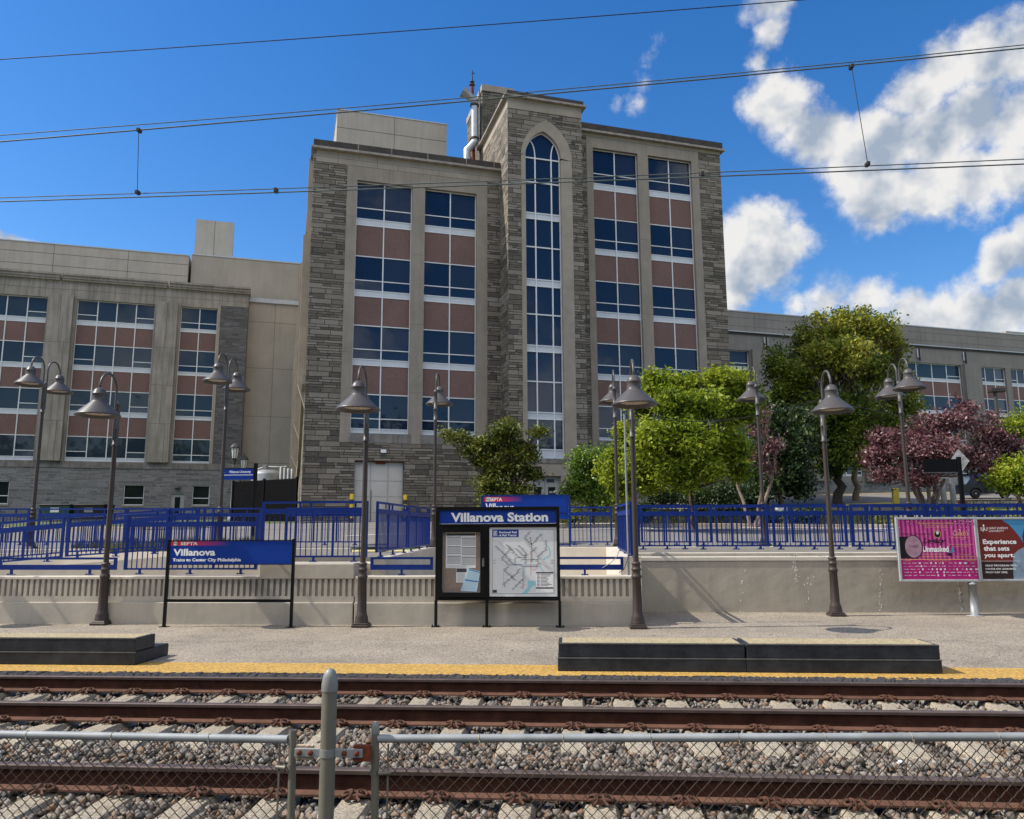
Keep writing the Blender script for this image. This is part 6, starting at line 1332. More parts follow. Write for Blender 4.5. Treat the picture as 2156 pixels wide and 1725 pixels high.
# ------------------------------------------------------------------ trees
def leafcloud(blobs, size, per=6, flat=.0, elong=1.6, fill=.5):
    """blobs: (centre, (rx,ry,rz), clumps). leaf quads in clumps spread through each lobe"""
    out = []
    for c, rad, ncl in blobs:
        m = 5 if ncl > 60 else (3 if ncl > 20 else 1); sc_ = rng.normal(size=(m, 3)); sc_ /= np.linalg.norm(sc_, axis=1)[:, None]; sc_ *= (.48 if m > 1 else 0); srad = rng.uniform(.5, .78, m) if m > 1 else np.ones(1)
        wh = rng.integers(0, m, ncl); d = rng.normal(size=(ncl, 3)); d /= np.linalg.norm(d, axis=1)[:, None]; rr = rng.random((ncl, 1))**(fill)*(1+.24*rng.normal(size=(ncl, 1)))
        cc = np.array(c)+(sc_[wh]+d*rr*srad[wh][:, None])*np.array(rad); 
        q = np.repeat(cc, per, 0)+rng.normal(0, size*1.8, (ncl*per, 3))*np.array([1, 1, .7]); out.append(q)
    P = np.concatenate(out); n = len(P)
    a = rng.normal(size=(n, 3)); a[:, 2] *= (1-flat); a /= np.linalg.norm(a, axis=1)[:, None]; b = rng.normal(size=(n, 3)); b -= a*(a*b).sum(1)[:, None]; b /= np.linalg.norm(b, axis=1)[:, None]
    s = (size*rng.uniform(.6, 1.25, n))[:, None]; L_ = a*s*elong/2; W_ = b*s/2
    V = np.stack([P-L_, P+W_*.9-L_*.1, P+L_, P-W_*.9-L_*.1], 1).reshape(-1, 3); return V
def tree(label, cat, base, trunk_h, trunk_r, blobs, leaf, size, per=6, bark='bark', name='tree', limbs=True, twigs=40, group=None, elong=1.6, fork=0, flat=0, leaning=(0, 0), fill=.5):
    b0 = Vector(base); r = empty(name, b0, label=label, cat=cat, group=group)
    B = [(Vector(c)-b0, rad, n) for c, rad, n in blobs]
    t = MB(); top = Vector((leaning[0], leaning[1], trunk_h)); n = 7
    stems = [(Vector((0, 0, -.15)), top, trunk_r)]
    if fork:
        stems = []
        for k in range(fork): a_ = k*2*math.pi/fork+rng.random(); e = Vector((math.cos(a_)*trunk_h*.45, math.sin(a_)*trunk_h*.35, trunk_h*rng.uniform(.8, 1.1))); stems.append((Vector((math.cos(a_)*.12, math.sin(a_)*.1, -.1)), e, trunk_r))
    for s0, s1, tr_ in stems:
        P = []; 
        for k in range(n+1): f = k/n; p = s0.lerp(s1, f)+Vector((rng.normal(), rng.normal(), 0))*tr_*.35*(f > 0); P.append(p)
        t.tube(P, [tr_*(1.35 if k == 0 else 1-.35*k/n) for k in range(n+1)], 9)
    if limbs:
        for c, rad, nn in B:
            st_ = min(stems, key=lambda q: (q[1]-c).length); s1 = st_[1]; m_ = (s1+c)/2+Vector((rng.normal()*.2, rng.normal()*.2, -.15*(c-s1).length))
            P = [s1*(1-f)**2+m_*2*f*(1-f)+c*f*f for f in np.linspace(0, 1, 7)]; t.tube(P, [trunk_r*.55*(1-.75*f) for f in np.linspace(0, 1, 7)], 6)
            for k in range(max(2, int(twigs/len(B)))):
                d = Vector(rng.normal(size=3)).normalized(); d.z = abs(d.z)*.8; f = rng.uniform(.3, 1); q0 = s1*(1-f)**2+m_*2*f*(1-f)+c*f*f; e = c+Vector((d.x*rad[0], d.y*rad[1], d.z*rad[2]))*rng.uniform(.6, 1.0); mm_ = (q0+e)/2+Vector(rng.normal(size=3))*.1*max(rad)
                P = [q0*(1-f)**2+mm_*2*f*(1-f)+e*f*f for f in np.linspace(0, 1, 6)]; t.tube(P, [trunk_r*.18*(1-.8*f)+.004 for f in np.linspace(0, 1, 6)], 4, caps=False)
    t.build('trunk', bark, r)
    V = leafcloud([(tuple(c), rad, n_) for c, rad, n_ in B], size, per, elong=elong, flat=flat, fill=fill); k = len(V)//4
    me = bpy.data.meshes.new('crown'); mesh_fill(me, V, np.full(k, 4, np.int32), np.arange(4*k, dtype=np.int32), uv=False); link('crown', me, leaf, r)
    return r
def pb(x, y, Y, rx, ry, n, depth=.9):      # lobe centred at a pixel of the photograph at distance Y, radii in pixels
    p = atY(x, y, Y); s = Y/FPX; return (tuple(p), (rx*s, max(rx, ry)*s*depth, ry*s), n)
def gp(x, Y): p = atY(x, 1100, Y); return (p.x, Y, gz(p.x, Y))
# spreading yew-like tree in front of the tower
Yt = 33.5
tree('spreading olive green tree with layered branches in front of the stone tower', 'tree', gp(1072, Yt), 1.6, .13,
     [pb(1078, 905, Yt, 46, 18, 110), pb(1030, 935, Yt, 50, 16, 110), pb(1075, 945, Yt, 55, 22, 150), pb(965, 922, Yt, 26, 9, 36), pb(988, 945, Yt, 30, 14, 70), pb(1130, 912, Yt-.3, 26, 9, 34), pb(1020, 975, Yt, 30, 22, 110), pb(1070, 990, Yt, 46, 26, 160), pb(1110, 965, Yt, 24, 22, 80), pb(1040, 1015, Yt, 42, 24, 130), pb(1085, 1035, Yt, 44, 26, 120), pb(1125, 1000, Yt, 18, 14, 40), pb(1024, 1045, Yt, 26, 16, 50), pb(938, 912, Yt, 12, 5, 12)], 'leaf olive', .10, per=13, twigs=60, flat=.35)
# ivy-like glossy shrub
Yt = 34.5
tree('dense rounded glossy green shrub between the tower door and the rear lamp', 'shrub', gp(1250, Yt), .7, .06, [pb(1240, 990, Yt, 48, 44, 480), pb(1285, 980, Yt, 42, 42, 380), pb(1212, 1030, Yt, 32, 44, 330), pb(1265, 1040, Yt, 60, 48, 620), pb(1225, 960, Yt+.5, 26, 20, 90), pb(1300, 1030, Yt-.3, 30, 50, 220)], 'leaf ivy', .085, per=9, name='shrub', twigs=16)
# lime green tree
Yt = 31
tree('large lime green maple with feathery foliage, right of the platform lamp', 'tree', gp(1460, Yt+1.5), 1.7, .15,
     [pb(1385, 805, Yt, 40, 26, 180), pb(1440, 800, Yt+.5, 38, 26, 170), pb(1500, 798, Yt, 38, 26, 170), pb(1552, 812, Yt+.4, 34, 30, 160), pb(1350, 855, Yt, 36, 30, 200), pb(1410, 860, Yt-1, 52, 40, 330), pb(1480, 860, Yt-.6, 56, 42, 330), pb(1550, 870, Yt+.4, 46, 44, 260), pb(1325, 915, Yt+.3, 32, 34, 170),
      pb(1375, 925, Yt-1.3, 50, 42, 330), pb(1450, 925, Yt-1.2, 60, 42, 340), pb(1525, 935, Yt-.3, 54, 46, 300), pb(1340, 985, Yt-.2, 46, 32, 260), pb(1410, 985, Yt-.9, 52, 34, 260), pb(1480, 985, Yt-.8, 46, 30, 200), pb(1545, 985, Yt, 30, 26, 90), pb(1305, 1010, Yt+.2, 26, 34, 140), pb(1370, 1018, Yt-.2, 36, 20, 90), pb(1445, 1015, Yt-1, 34, 18, 60), pb(1295, 960, Yt+.3, 18, 16, 40), pb(1590, 835, Yt+.5, 18, 26, 50), pb(1280, 990, Yt+.2, 18, 40, 60)], 'leaf lime', .095, per=14, twigs=150, elong=2.2, flat=.25)
# small purple tree and dark evergreens behind
Yt = 34
tree('small purple-leaved tree with a twisted pale trunk, beside the rear lamp', 'tree', gp(1588, Yt), 2.0, .09, [pb(1600, 905, Yt, 24, 18, 22), pb(1612, 870, Yt, 18, 14, 14), pb(1632, 935, Yt, 20, 16, 30), pb(1605, 955, Yt, 30, 18, 26), pb(1565, 960, Yt, 28, 18, 30), pb(1620, 985, Yt, 20, 12, 20)], 'leaf purple', .095, per=8, bark='twig pale', fork=3, twigs=50)
Yt = 38
tree('dark green spreading evergreen with low branches, right of the lime green tree', 'tree', gp(1648, Yt), 1.5, .16, [pb(1625, 900, Yt, 44, 50, 300), pb(1665, 930, Yt, 46, 54, 330), pb(1600, 980, Yt+1, 46, 46, 260), pb(1655, 990, Yt, 48, 40, 300), pb(1610, 1035, Yt, 50, 28, 240), pb(1670, 1025, Yt+.5, 40, 26, 160), pb(1690, 885, Yt+1, 26, 34, 120), pb(1560, 1040, Yt-1, 44, 26, 170), pb(1480, 1042, Yt-.5, 60, 22, 160)], 'leaf dark', .13, per=9, twigs=40)
# tall tree
Yt = 52
tree('tall broad tree, yellow-green at the top and dark green below, right of centre', 'tree', gp(1771, Yt), 3.2, .34,
     [pb(1760, 760, Yt, 70, 50, 500), pb(1700, 800, Yt, 50, 56, 360), pb(1830, 790, Yt, 54, 54, 330), pb(1660, 870, Yt+1, 46, 50, 300), pb(1730, 880, Yt-2, 64, 58, 520), pb(1810, 880, Yt-2, 64, 60, 520), pb(1700, 940, Yt, 60, 40, 360), pb(1780, 950, Yt-2, 70, 42, 460), pb(1860, 900, Yt, 44, 50, 300), pb(1900, 850, Yt+1, 34, 36, 170), pb(1640, 770, Yt+1, 24, 56, 190), pb(1655, 830, Yt, 34, 40, 200), pb(1630, 880, Yt+1, 26, 36, 120), pb(1905, 800, Yt+1, 22, 30, 80), pb(1850, 960, Yt, 40, 30, 130), pb(1745, 985, Yt, 36, 18, 90), pb(1925, 905, Yt+1, 26, 20, 60)], 'leaf green', .15, per=10, twigs=190)
tree('yellow-green tree top with bare twigs rising behind the dark tree', 'tree', gp(1808, 60), 4.0, .26,
     [pb(1700, 715, 55, 30, 26, 150), pb(1740, 700, 55, 42, 32, 280), pb(1790, 690, 55, 46, 32, 300), pb(1840, 690, 55, 40, 28, 220), pb(1790, 745, 49, 60, 34, 260), pb(1720, 760, 49.5, 40, 34, 180), pb(1870, 725, 57, 28, 34, 110), pb(1680, 750, 56, 24, 24, 80), pb(1765, 735, 56, 60, 34, 240), pb(1885, 770, 57, 22, 34, 70), pb(1725, 672, 56, 14, 12, 22), pb(1768, 662, 56, 14, 12, 22), pb(1812, 664, 56, 16, 12, 26), pb(1852, 676, 56, 14, 12, 20), pb(1690, 690, 56, 14, 14, 20), pb(1895, 730, 56, 14, 16, 20), pb(1670, 800, 56, 20, 34, 60), pb(1920, 860, 57, 26, 26, 70)], 'leaf yellowgreen', .17, per=8, bark='bark pale', twigs=300)
# purple-leaved tree at the right
Yt = 44
tree('wide purple-leaved tree with several bare crooked stems, at the right behind the black sign', 'tree', gp(1955, Yt), 2.2, .12,
     [pb(1870, 920, Yt, 42, 26, 130), pb(1940, 905, Yt, 48, 30, 170), pb(2010, 895, Yt, 50, 32, 170), pb(2070, 920, Yt+1, 42, 34, 130), pb(1850, 965, Yt, 36, 26, 120), pb(1915, 960, Yt-1, 54, 34, 230), pb(1990, 955, Yt-1, 54, 36, 210), pb(2055, 970, Yt, 46, 34, 130), pb(1865, 1005, Yt-.5, 34, 18, 70), pb(1935, 1010, Yt-1, 46, 18, 90), pb(2040, 860, Yt+1, 28, 20, 40), pb(2110, 940, Yt+1, 36, 36, 120), pb(2140, 960, Yt+1, 30, 34, 90), pb(2085, 875, Yt+1, 22, 12, 18)], 'leaf purple', .12, per=12, bark='twig pale', fork=5, twigs=260)
tree('light green tree at the right edge, above the black car', 'tree', gp(2150, 46), 1.4, .14, [pb(2130, 895, 47, 40, 26, 200), pb(2170, 890, 47, 36, 34, 200), pb(2100, 905, 48, 20, 12, 40), pb(2125, 1000, 43, 36, 22, 150), pb(2160, 990, 43, 30, 36, 170), pb(2095, 1010, 43, 24, 16, 60), pb(2145, 1025, 43, 40, 14, 90), pb(2120, 975, 43, 18, 16, 40)], 'leaf lime', .13, per=9, twigs=60)
# evergreen shrubs low behind the railings
k = 0
shr = None
for (x, y, rx, ry, Yq, leaf, lab) in ((1985, 1088, 30, 12, 37, 'leaf yellowgreen', 'low yellow-green shrub behind the railing, below the purple tree'), (2080, 1085, 44, 12, 37, 'leaf yellowgreen', 'low yellow-green shrub behind the railing above the two posters'), (2150, 1083, 40, 12, 38, 'leaf yellowgreen', 'low yellow-green shrub behind the railing at the right edge'), (1870, 1098, 26, 18, 35.5, 'leaf yellowgreen', 'leafy green shrub beside the right hand drive, seen through the railing'), (1210, 1083, 22, 14, 33.5, 'leaf yellowgreen', 'yellowish low shrub at the foot of the glossy shrub'), (1700, 1083, 34, 14, 36, 'leaf dark', 'dark low shrub behind the railing under the dark evergreen'), (1610, 1085, 40, 12, 36, 'leaf dark', 'low dark green shrub behind the railing beside the twisted trunk'), (1400, 1040, 50, 36, 35.5, 'leaf dark', 'dark green bush in the shade under the left half of the lime green tree'), (1530, 1040, 46, 36, 35.5, 'leaf dark', 'dark green bush in the shade under the right half of the lime green tree'), (1350, 1078, 30, 16, 34.8, 'leaf ivy', 'glossy low green bush behind the left end of the grey wall railings')):
    tree(lab, 'shrub', gp(x, Yq), .2, .03, [pb(x, y+4, Yq, rx, ry, int(rx*5))], leaf, .09, per=8, name='shrub', twigs=6)
# grasses
def tufts(name, x0, x1, Y0, Y1, n, hgt, label, mat='grass blade', zf=gz):
    x = rng.uniform(x0, x1, n); y = rng.uniform(Y0, Y1, n); clump = np.sin(x*7)*.25+.9; h = hgt*rng.uniform(.5, 1.2, n)*clump; lx = rng.normal(0, .28, n)*h; ly = rng.normal(0, .28, n)*h; z = np.array([zf(a, b_) for a, b_ in zip(x, y)]); w_ = .012+.006*rng.random(n)
    V = np.stack([np.stack([x-w_, y, z], 1), np.stack([x+w_, y, z], 1), np.stack([x+lx*.4+w_*.6, y+ly*.4, z+h*.6], 1), np.stack([x+lx, y+ly, z+h], 1), np.stack([x+lx*.4-w_*.6, y+ly*.4, z+h*.6], 1)], 1).reshape(-1, 3)
    me = bpy.data.meshes.new(name); mesh_fill(me, V, np.full(n, 5, np.int32), np.arange(5*n, dtype=np.int32), uv=False); return tag(link(name, me, mat), label, None, kind='stuff')
tufts('grass', -13.5, -9.4, YF-.22, YF-.02, 1500, .34, 'tall thin grass growing behind the ramp railings on the left', zf=lambda a, b_: 1.22)
tufts('grass', -15, -9.0, YF+.2, YF+.8, 2200, .32, 'grass strip along the road behind the ramp', zf=gz)
tufts('grass', -1, 14.5, 36.2, 38.5, 2600, .75, 'tufts of ornamental grass in the planting bed behind the road')
tufts('grass', 24, 60, 52.0, 53.2, 2200, .35, 'rough grass along the car park kerb')

# trees on the near side of the railway, behind the camera: they show as dark reflections in the lowest panes
bl = []
for k in range(26):
    x = -62+k*5.2+rng.normal(); h = rng.uniform(15, 22); bl.append(((x, -34+rng.normal()*3, h*.5), (4.2, 3.5, h*.52), 520))
Vw = leafcloud(bl, .75, 4); kq = len(Vw)//4; me = bpy.data.meshes.new('woodland'); mesh_fill(me, Vw, np.full(kq, 4, np.int32), np.arange(4*kq, dtype=np.int32), uv=False); tag(link('woodland', me, 'leaf green'), 'belt of green trees on the near side of the railway, mirrored in the lowest windows', None, kind='stuff')

# ------------------------------------------------------------------ things around the buildings
def at_ground(x, Y): p = atY(x, 1100, Y); return Vector((p.x, Y, gz(p.x, Y)))
# university sign
Yq = 25.5; p = at_ground(533, Yq); r = empty('direction_sign', p, label='small blue direction sign with a white arrow, high on a black post', cat='sign')
def V(x, y): q = atY(x, y, Yq); return q.x-p.x, q.z-p.z
x0, zt = V(465, 987.5); x1, zb = V(530, 1010); X_, zP = V(533, 976)
MB().box(-.055, .055, -.05, .05, 0, zP, ch=.006).build('post', 'sign black', r); h = MB().box(x0, -.057, -.02, .02, zb, zt).build('panel', 'sign blue', r); MB().box(x0, -.057, -.026, .026, zt+.001, zt+.02).build('top_trim', 'sign black', r)
a = V(487.5, 1003)[0]; lettering(h, 'Villanova University', V(482.5, 1000)[0], V(528.5, 1000)[0], V(500, 996.0)[1], V(500, 991.2)[1], -.0225, 'letter white', off=.02)
z = V(500, 1000.5)[1]; MB().box(x0, -.06, -.0225, -.0205, z-.010, z+.010).build('line', 'letter white', h)
ax_, az_ = V(470, 994.5); MB().prism([(ax_-.012, az_-.09), (ax_+.022, az_-.09), (ax_+.022, az_), (ax_+.06, az_-.02), (ax_+.005, az_+.085), (ax_-.05, az_-.02), (ax_-.012, az_)], -.0225, -.0208).build('arrow', 'letter white', h)
# lantern lamps
for (x, yt, yb, Yq, lab) in ((487, 928, 1085, 50, 'pale lantern lamp post in front of the stone wing, left of the black enclosure'), (507.5, 954, 1050, 58, 'smaller lantern lamp post farther back, just right of the first lantern')):
    Yq = Yq if Yq < 55 else 56; p = at_ground(x, Yq); top = atY(x, yt, Yq).z-p.z; r = empty('lantern_post', p, label=lab, cat='lamp post', group='lantern posts by the stone wing')
    MB().lathe([(.26, 0), (.26, .15), (.18, .3), (.12, .5), (.11, top-1.75), (.15, top-1.72), (.15, top-1.66)], seg=16).build('post', 'galvanised', r)
    MB().lathe([(.05, top-1.66), (.09, top-1.45), (.16, top-1.25), (.19, top-1.19)], seg=12).build('bracket', 'ink', r); MB().lathe([(.18, top-1.185), (.27, top-.52)], seg=8, smooth=False).build('glass', 'lantern glass', r)
    b = MB(); b.lathe([(.33, top-.519), (.34, top-.47), (.20, top-.27), (.05, top-.2), (.03, top)], seg=8, smooth=False)
    for k in range(8): a_ = k*math.pi/4; b.tube([(.19*math.cos(a_), .19*math.sin(a_), top-1.18), (.28*math.cos(a_), .28*math.sin(a_), top-.52)], .018, 4)
    b.build('roof', 'ink', r)
# black enclosure and tank
Yq = 47.0; F1 = atY(491, 1012, Yq); F2 = atY(626, 1010, Yq-2.5); zb_ = 2.2; d = (F2-F1); L_ = math.hypot(d.x, d.y); zt = (F1.z+F2.z)/2
r = empty('screen_fence', (F1.x, F1.y, 0), math.atan2(d.y, d.x), label='tall black slatted screen fence around the tank beside the tower block', cat='fence'); b = MB(); n = 22
for k in range(n): z = zb_+(zt-zb_)*k/n; b.box(.06, L_-.06, -.02, .02, z+.01, z+(zt-zb_)/n-.008)
b.box(.06, L_-.06, .021, .03, zb_, zt); b.build('slat_panel', 'screen black', r)
for x in (0.03, L_*.5, L_-.03): MB().box(x-.06, x+.06, -.06, .06, 1.8, zt+.08).build('post', 'screen black', r)
p = atY(562, 1000, 52); r = empty('storage_tank', (p.x, 52, 2.4), label='pale metal tank top with pipework showing above the black screen fence', cat='tank'); zt2 = atY(562, 992, 52).z-2.4; R_ = 52/FPX*32
MB().lathe([(R_, 0), (R_, zt2-.25), (R_*.98, zt2-.2), (R_*.7, zt2+.0), (R_*.3, zt2+.12), (0, zt2+.15)], seg=28).build('shell', 'galvanised', r); b = MB(); b.tube([(-R_*.8, -.3, zt2+.0), (0, -.3, zt2+.28), (R_*.9, -.4, zt2+.22), (R_*1.5, -.4, zt2+.25)], .05, 8); b.box(-.12, .12, -.5, -.2, zt2+.1, zt2+.4)
for k in range(4): b.lathe([(.10, 0), (.10, zt2+.15-k*.04), (.06, zt2+.2-k*.04)], R_*1.15+k*.26, -.5, 0, seg=10)
b.build('pipework', 'galvanised', r)
# bollards by the garage door
for (x, y0, y1, lab) in ((722, 1042, 1090, 'black and yellow bollard at the left side of the garage door'), (854, 1044, 1096, 'black and yellow banded bollard at the right side of the garage door')):
    u = A.hit(x*1.0, 1050, .5)[0]; q = A.pt(u if x > 800 else 2.45, .35, 0); g = gz(q.x, q.y); r = empty('bollard', (q.x, q.y, g), label=lab, cat='bollard', group='bollards beside the garage door'); Hb = A.hit(x, y0, .35)[1]-g
    for k in range(6): MB().lathe([(.11, Hb*k/6+.001), (.11, Hb*(k+1)/6)]+([(.07, Hb+.05), (0, Hb+.06)] if k == 5 else []), seg=14).build('band', 'bollard yellow' if k % 2 else 'ink', r)
# bins
for (x, lab) in ((125, 'dark green waste bin with a white label behind the railings, left one'), (196, 'dark open-topped waste bin with a white label behind the railings, right one')):
    Yq = 50; p = at_ground(x, Yq); zt = atY(x, 1066, Yq).z-p.z; w_ = 34*Yq/FPX; r = empty('waste_bin', p, label=lab, cat='bin', group='waste bins in front of the stone wing')
    MB().prism([(-w_*.9, .1), (w_*.9, .1), (w_, zt), (-w_, zt)], -.6, .6).build('body', 'bin green' if x < 150 else 'sign black', r); MB().box(-.3, .3, -.61, -.601, zt-.42, zt-.12).build('label', 'letter grey' if x > 150 else 'paper', r); MB().box(-w_*1.03, w_*1.03, -.66, .66, zt+.001, zt+.10, ch=.02).build('rim', 'sign black', r)
# black sign and diamond at the right
Yq = 26.0; p = at_ground(2031, Yq); r = empty('direction_sign', p, label='unlit black direction sign on a black post in front of the purple tree', cat='sign')
def V(x, y): q = atY(x, y, Yq); return q.x-p.x, q.z-p.z
x0, z1_ = V(1942.5, 967.5); z0_ = V(1980, 994.5)[1]; zp_ = V(2030, 962)[1]; MB().box(-.06, .06, -.05, .05, 0, zp_, ch=.006).build('post', 'sign black', r); MB().box(x0, -.062, -.02, .02, z0_, z1_).build('panel', 'sign black', r); MB().box(x0, -.062, -.03, .03, z0_-.02, z0_-.001).build('edge', 'step edge', r)
Yq = 36.0; p = at_ground(2032, Yq); r = empty('warning_sign', p, label='grey back of a diamond-shaped road sign on its post, behind the black sign', cat='sign')
P = [V2 for V2 in ((-.22, 0), (.0, 0))]; c_ = atY(2032, 971.5, Yq); zc_2 = c_.z-p.z; hw = 18*Yq/FPX; hh_ = 24*Yq/FPX
def rd(pts): return pts
MB().prism([(hw, zc_2), (hw*.9, zc_2+hh_*.1), (hw*.08, zc_2+hh_), (-hw*.08, zc_2+hh_), (-hw*.9, zc_2+hh_*.1), (-hw, zc_2), (-hw*.9, zc_2-hh_*.1), (-hw*.08, zc_2-hh_), (hw*.08, zc_2-hh_), (hw*.9, zc_2-hh_*.1)], -.03, -.025).build('plate', 'sign back', r); MB().box(-.03, .03, -.024, .03, 0, zc_2+hh_*.6).build('post', 'galvanised', r)
r.rotation_euler = (0, 0, R(-28))
# parked car
Yc_ = 62; q0 = atY(2038, 1047, Yc_); q1 = atY(2103, 1050, Yc_); cx = (q0.x+q1.x)/2; g = gz(cx, Yc_); car = empty('parked_car', (cx, Yc_, g), R(6), label='black sport utility car parked under the light green tree at the right', cat='car')
wb = (q1.x-q0.x)/2; prof = [(-wb-.85, .42), (-wb-.9, .75), (-wb-.85, 1.05), (-wb-.3, 1.12), (-wb+.35, 1.16), (-wb+.75, 1.72), (wb-.1, 1.80), (wb+.75, 1.72), (wb+.95, 1.15), (wb+.98, .6), (wb+.9, .40)]
def archp(c_): return [(c_+.42*math.cos(a_), .36+.42*math.sin(a_)) for a_ in np.linspace(0, math.pi, 9)]
pp = prof+[(wb+.45, .36)]+archp(wb)[0:]+[(-wb+.45, .36)]+archp(-wb)+[(-wb-.5, .36)]
bb = MB()
bb.prism([(-wb-.85, .38), (-wb-.9, .75), (-wb-.85, 1.03), (-wb-.3, 1.12), (wb+.95, 1.15), (wb+.98, .6), (wb+.9, .40), (wb+.46, .38), (wb+.42, .62), (wb+.2, .80), (wb-.2, .80), (wb-.42, .62), (wb-.46, .38), (-wb+.46, .38), (-wb+.42, .62), (-wb+.2, .80), (-wb-.2, .80), (-wb-.42, .62), (-wb-.46, .38)], -.93, .93)
bb.prism([(-wb+.35, 1.151), (-wb+.85, 1.72), (wb-.1, 1.80), (wb+.75, 1.72), (wb+.93, 1.151)], -.78, .78)
body = bb.build('body', 'car paint', car)
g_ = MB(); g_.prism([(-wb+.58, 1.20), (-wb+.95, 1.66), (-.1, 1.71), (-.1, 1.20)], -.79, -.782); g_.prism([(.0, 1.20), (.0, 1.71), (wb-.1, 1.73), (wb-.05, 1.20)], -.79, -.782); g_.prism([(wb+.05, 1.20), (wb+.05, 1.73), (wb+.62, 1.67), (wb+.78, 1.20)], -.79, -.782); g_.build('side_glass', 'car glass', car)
for x in (-wb, wb):
    wh = empty_child('wheel', car, (x, -.80, .36)); t = MB(); 
    t.lathe([(.20, -.12), (.34, -.12), (.36, -.08), (.36, .08), (.34, .12), (.20, .12)], seg=24); o = t.build('tyre', 'tyre', wh); o.rotation_euler = (R(90), 0, 0)
    al = MB(); al.lathe([(.24, -.02), (.24, .04), (.21, .05), (.21, .0)], seg=24); al.lathe([(.05, .0), (.05, .06), (0, .06)], seg=10)
    for k in range(10): a_ = k*math.pi/5; al.prism([(.04*math.cos(a_+.4), .04*math.sin(a_+.4)), (.22*math.cos(a_+.08), .22*math.sin(a_+.08)), (.22*math.cos(a_-.08), .22*math.sin(a_-.08)), (.04*math.cos(a_-.4), .04*math.sin(a_-.4))], .02, .045, plane='xy')
    o = al.build('rim', 'alloy', wh); o.rotation_euler = (R(90), 0, 0); o.location = (0, -.07, 0)
MB().box(-wb-.915, -wb-.86, -.85, -.45, .78, .95, ch=.01).build('headlight', 'lantern glass', car); MB().box(wb+.95, wb+.985, -.88, -.55, .85, 1.1, ch=.01).build('tail_light', 'hydrant red', car)
# glazed blue-framed kiosk behind the car
Yk = 68; a = atY(2026, 1003, Yk); c = atY(2064, 1040, Yk); g = gz(a.x, Yk); k_ = empty('glazed_shelter', ((a.x+c.x)/2, Yk, g), label='small glazed shelter with a blue frame behind the black car', cat='shelter'); hw = (c.x-a.x)/2; zt = a.z-g
f = MB()
for x in (-hw, -.0, hw): f.box(x-.06, x+.06, -.05, .05, 0, zt)
f.box(-hw-.06, hw+.06, -.06, 1.6, zt+.001, zt+.16); f.box(-hw+.061, hw-.061, -.045, .045, .0, .5)
for x in (-hw, hw): f.box(x-.05, x+.05, 1.5, 1.6, 0, zt)
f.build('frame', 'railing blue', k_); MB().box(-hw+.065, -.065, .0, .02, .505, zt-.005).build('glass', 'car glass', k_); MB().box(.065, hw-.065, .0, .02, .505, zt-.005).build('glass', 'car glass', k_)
a = atY(2014, 999, Yk); g = gz(a.x, Yk); o = MB().box(-.75, .75, -.03, .03, 1.0, a.z-g).box(-.05, .05, -.02, .02, 0, .999).build('pale_board', 'sign back', None, (a.x+.4, Yk+.5, g)); tag(o, 'plain pale panel on a leg just left of the blue-framed shelter', 'panel')
# hydrant
Yh = 33.0; p = at_ground(2029.5, Yh); b = atY(2029.5, 1049, 50); p = at_ground(2030, 50); H_ = atY(2030, 1048, 50).z-p.z; r = empty('fire_hydrant', p, label='small red fire hydrant by the foot of the black sign post', cat='hydrant')
MB().lathe([(.20, 0), (.20, .06), (.14, .08), (.14, H_*.62), (.18, H_*.64), (.18, H_*.70), (.14, H_*.78), (.08, H_*.9), (.04, H_*.92), (.04, H_), (0, H_)], seg=14).build('barrel', 'hydrant red', r); b = MB(); b.tube([(-.24, 0, H_*.55), (.24, 0, H_*.55)], .07, 10); b.tube([(0, -.22, H_*.5), (0, 0, H_*.5)], .08, 10); b.build('outlets', 'hydrant red', r)
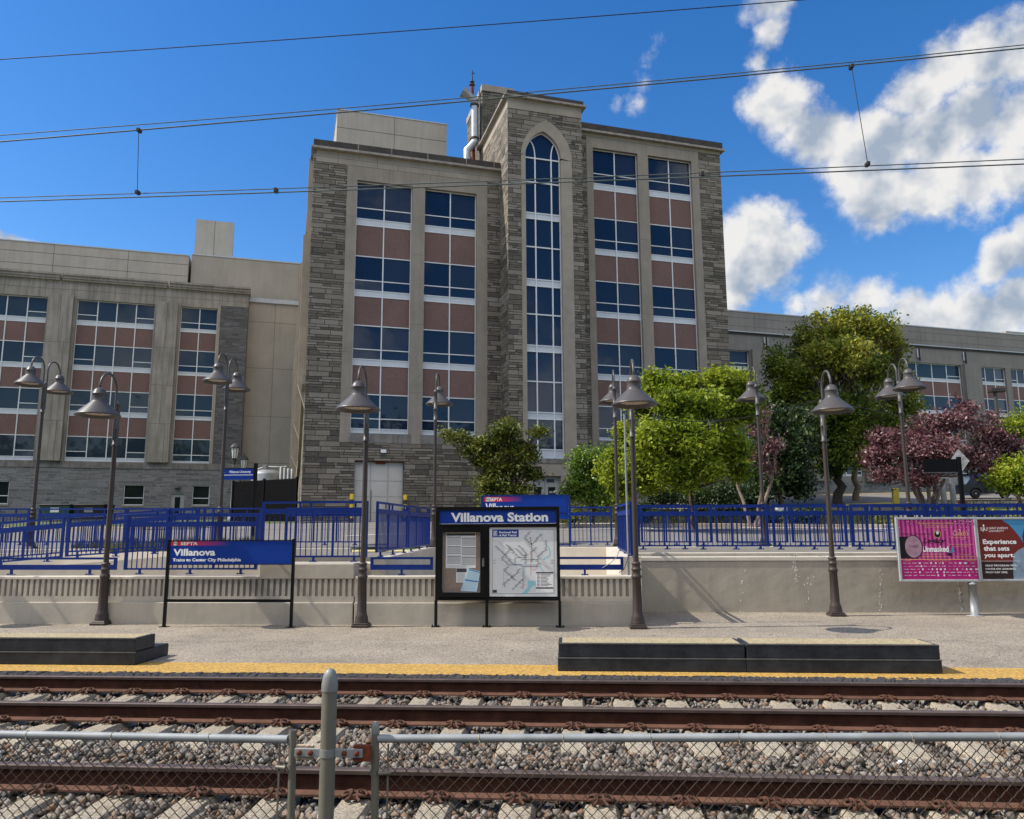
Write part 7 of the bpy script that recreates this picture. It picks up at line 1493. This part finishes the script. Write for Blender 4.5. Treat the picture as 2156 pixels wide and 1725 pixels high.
# yellow barrier rail
Yb_ = 48; a = atY(1760, 1062, Yb_); c = atY(1880, 1057.5, Yb_+4); g0_, g1_ = gz(a.x, a.y), gz(c.x, c.y); d = c-a; L_ = math.hypot(d.x, d.y); r = empty('barrier_rail', (a.x, a.y, 0), math.atan2(d.y, d.x), label='long yellow metal barrier rail at the edge of the car park', cat='barrier')
b = MB(); za, zc_3 = a.z, c.z; b.prism([(0, za-.12), (L_, zc_3-.12), (L_, zc_3), (0, za)], -.04, .04); b.build('rail', 'barrier yellow', r)
for k in range(6): x = L_*k/5; z = za+(zc_3-za)*k/5; MB().box(x-.05, x+.05, -.04, .04, g0_+(g1_-g0_)*k/5-.1, z-.13).build('post', 'barrier yellow', r)
p = at_ground(1890, 50); zt = atY(1890, 1028, 50).z-p.z; tag(MB().box(-.18, .18, -.15, .15, 0, zt, ch=.03).build('utility_marker', 'barrier yellow', None, p), 'stubby yellow marker post among the purple tree stems', 'marker')
# shoebox light pole at the far right
Yp_ = 60; p = at_ground(2124, Yp_); zt = atY(2124, 826, Yp_).z-p.z; r = empty('box_lamp_post', p, label='grey lamp post with a flat box head in front of the long wing', cat='lamp post'); MB().box(-.10, .10, -.10, .10, 0, zt, ch=.01).build('post', 'lamp grey', r); MB().box(-.45, .65, -.3, .3, zt+.001, zt+.32, ch=.04).build('head', 'lamp pole', r)
# louvred wall behind the trees
Yl = 41; a = atY(1372, 1020, Yl); c = atY(1560, 1020, Yl); zt = a.z; b = MB()
for k in range(9): z = 1.9+(zt-1.9)*k/9; b.prism([(-.06, z), (.06, z+.10), (.06, z+.13), (-.06, z+.03)], 0, c.x-a.x, plane='yz')
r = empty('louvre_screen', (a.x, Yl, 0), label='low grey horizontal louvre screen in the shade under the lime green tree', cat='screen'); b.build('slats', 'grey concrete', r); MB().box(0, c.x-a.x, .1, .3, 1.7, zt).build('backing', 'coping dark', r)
# white utility box seen through the railing
p = at_ground(1646, 36); zt = atY(1646, 1068, 36).z-p.z; tag(MB().box(-.22, .22, -.2, .2, 0, zt, ch=.02).build('utility_cabinet', 'panel white', None, p), 'narrow white utility cabinet seen through the blue railing, left of the pink poster', 'cabinet')
for (x, lab) in ((1992, 'left one of two white plastic marker posts near the purple tree stems'), (2012, 'right one of two white plastic marker posts near the purple tree stems')):
    p = at_ground(x, 52); zt = atY(x, 1018, 52).z-p.z; tag(MB().lathe([(.17, 0), (.17, zt-.1), (.12, zt), (0, zt)], seg=12).build('marker_post', 'marker plastic', None, p), lab, 'marker', 'white marker posts by the purple tree')
bpy.context.view_layer.update()
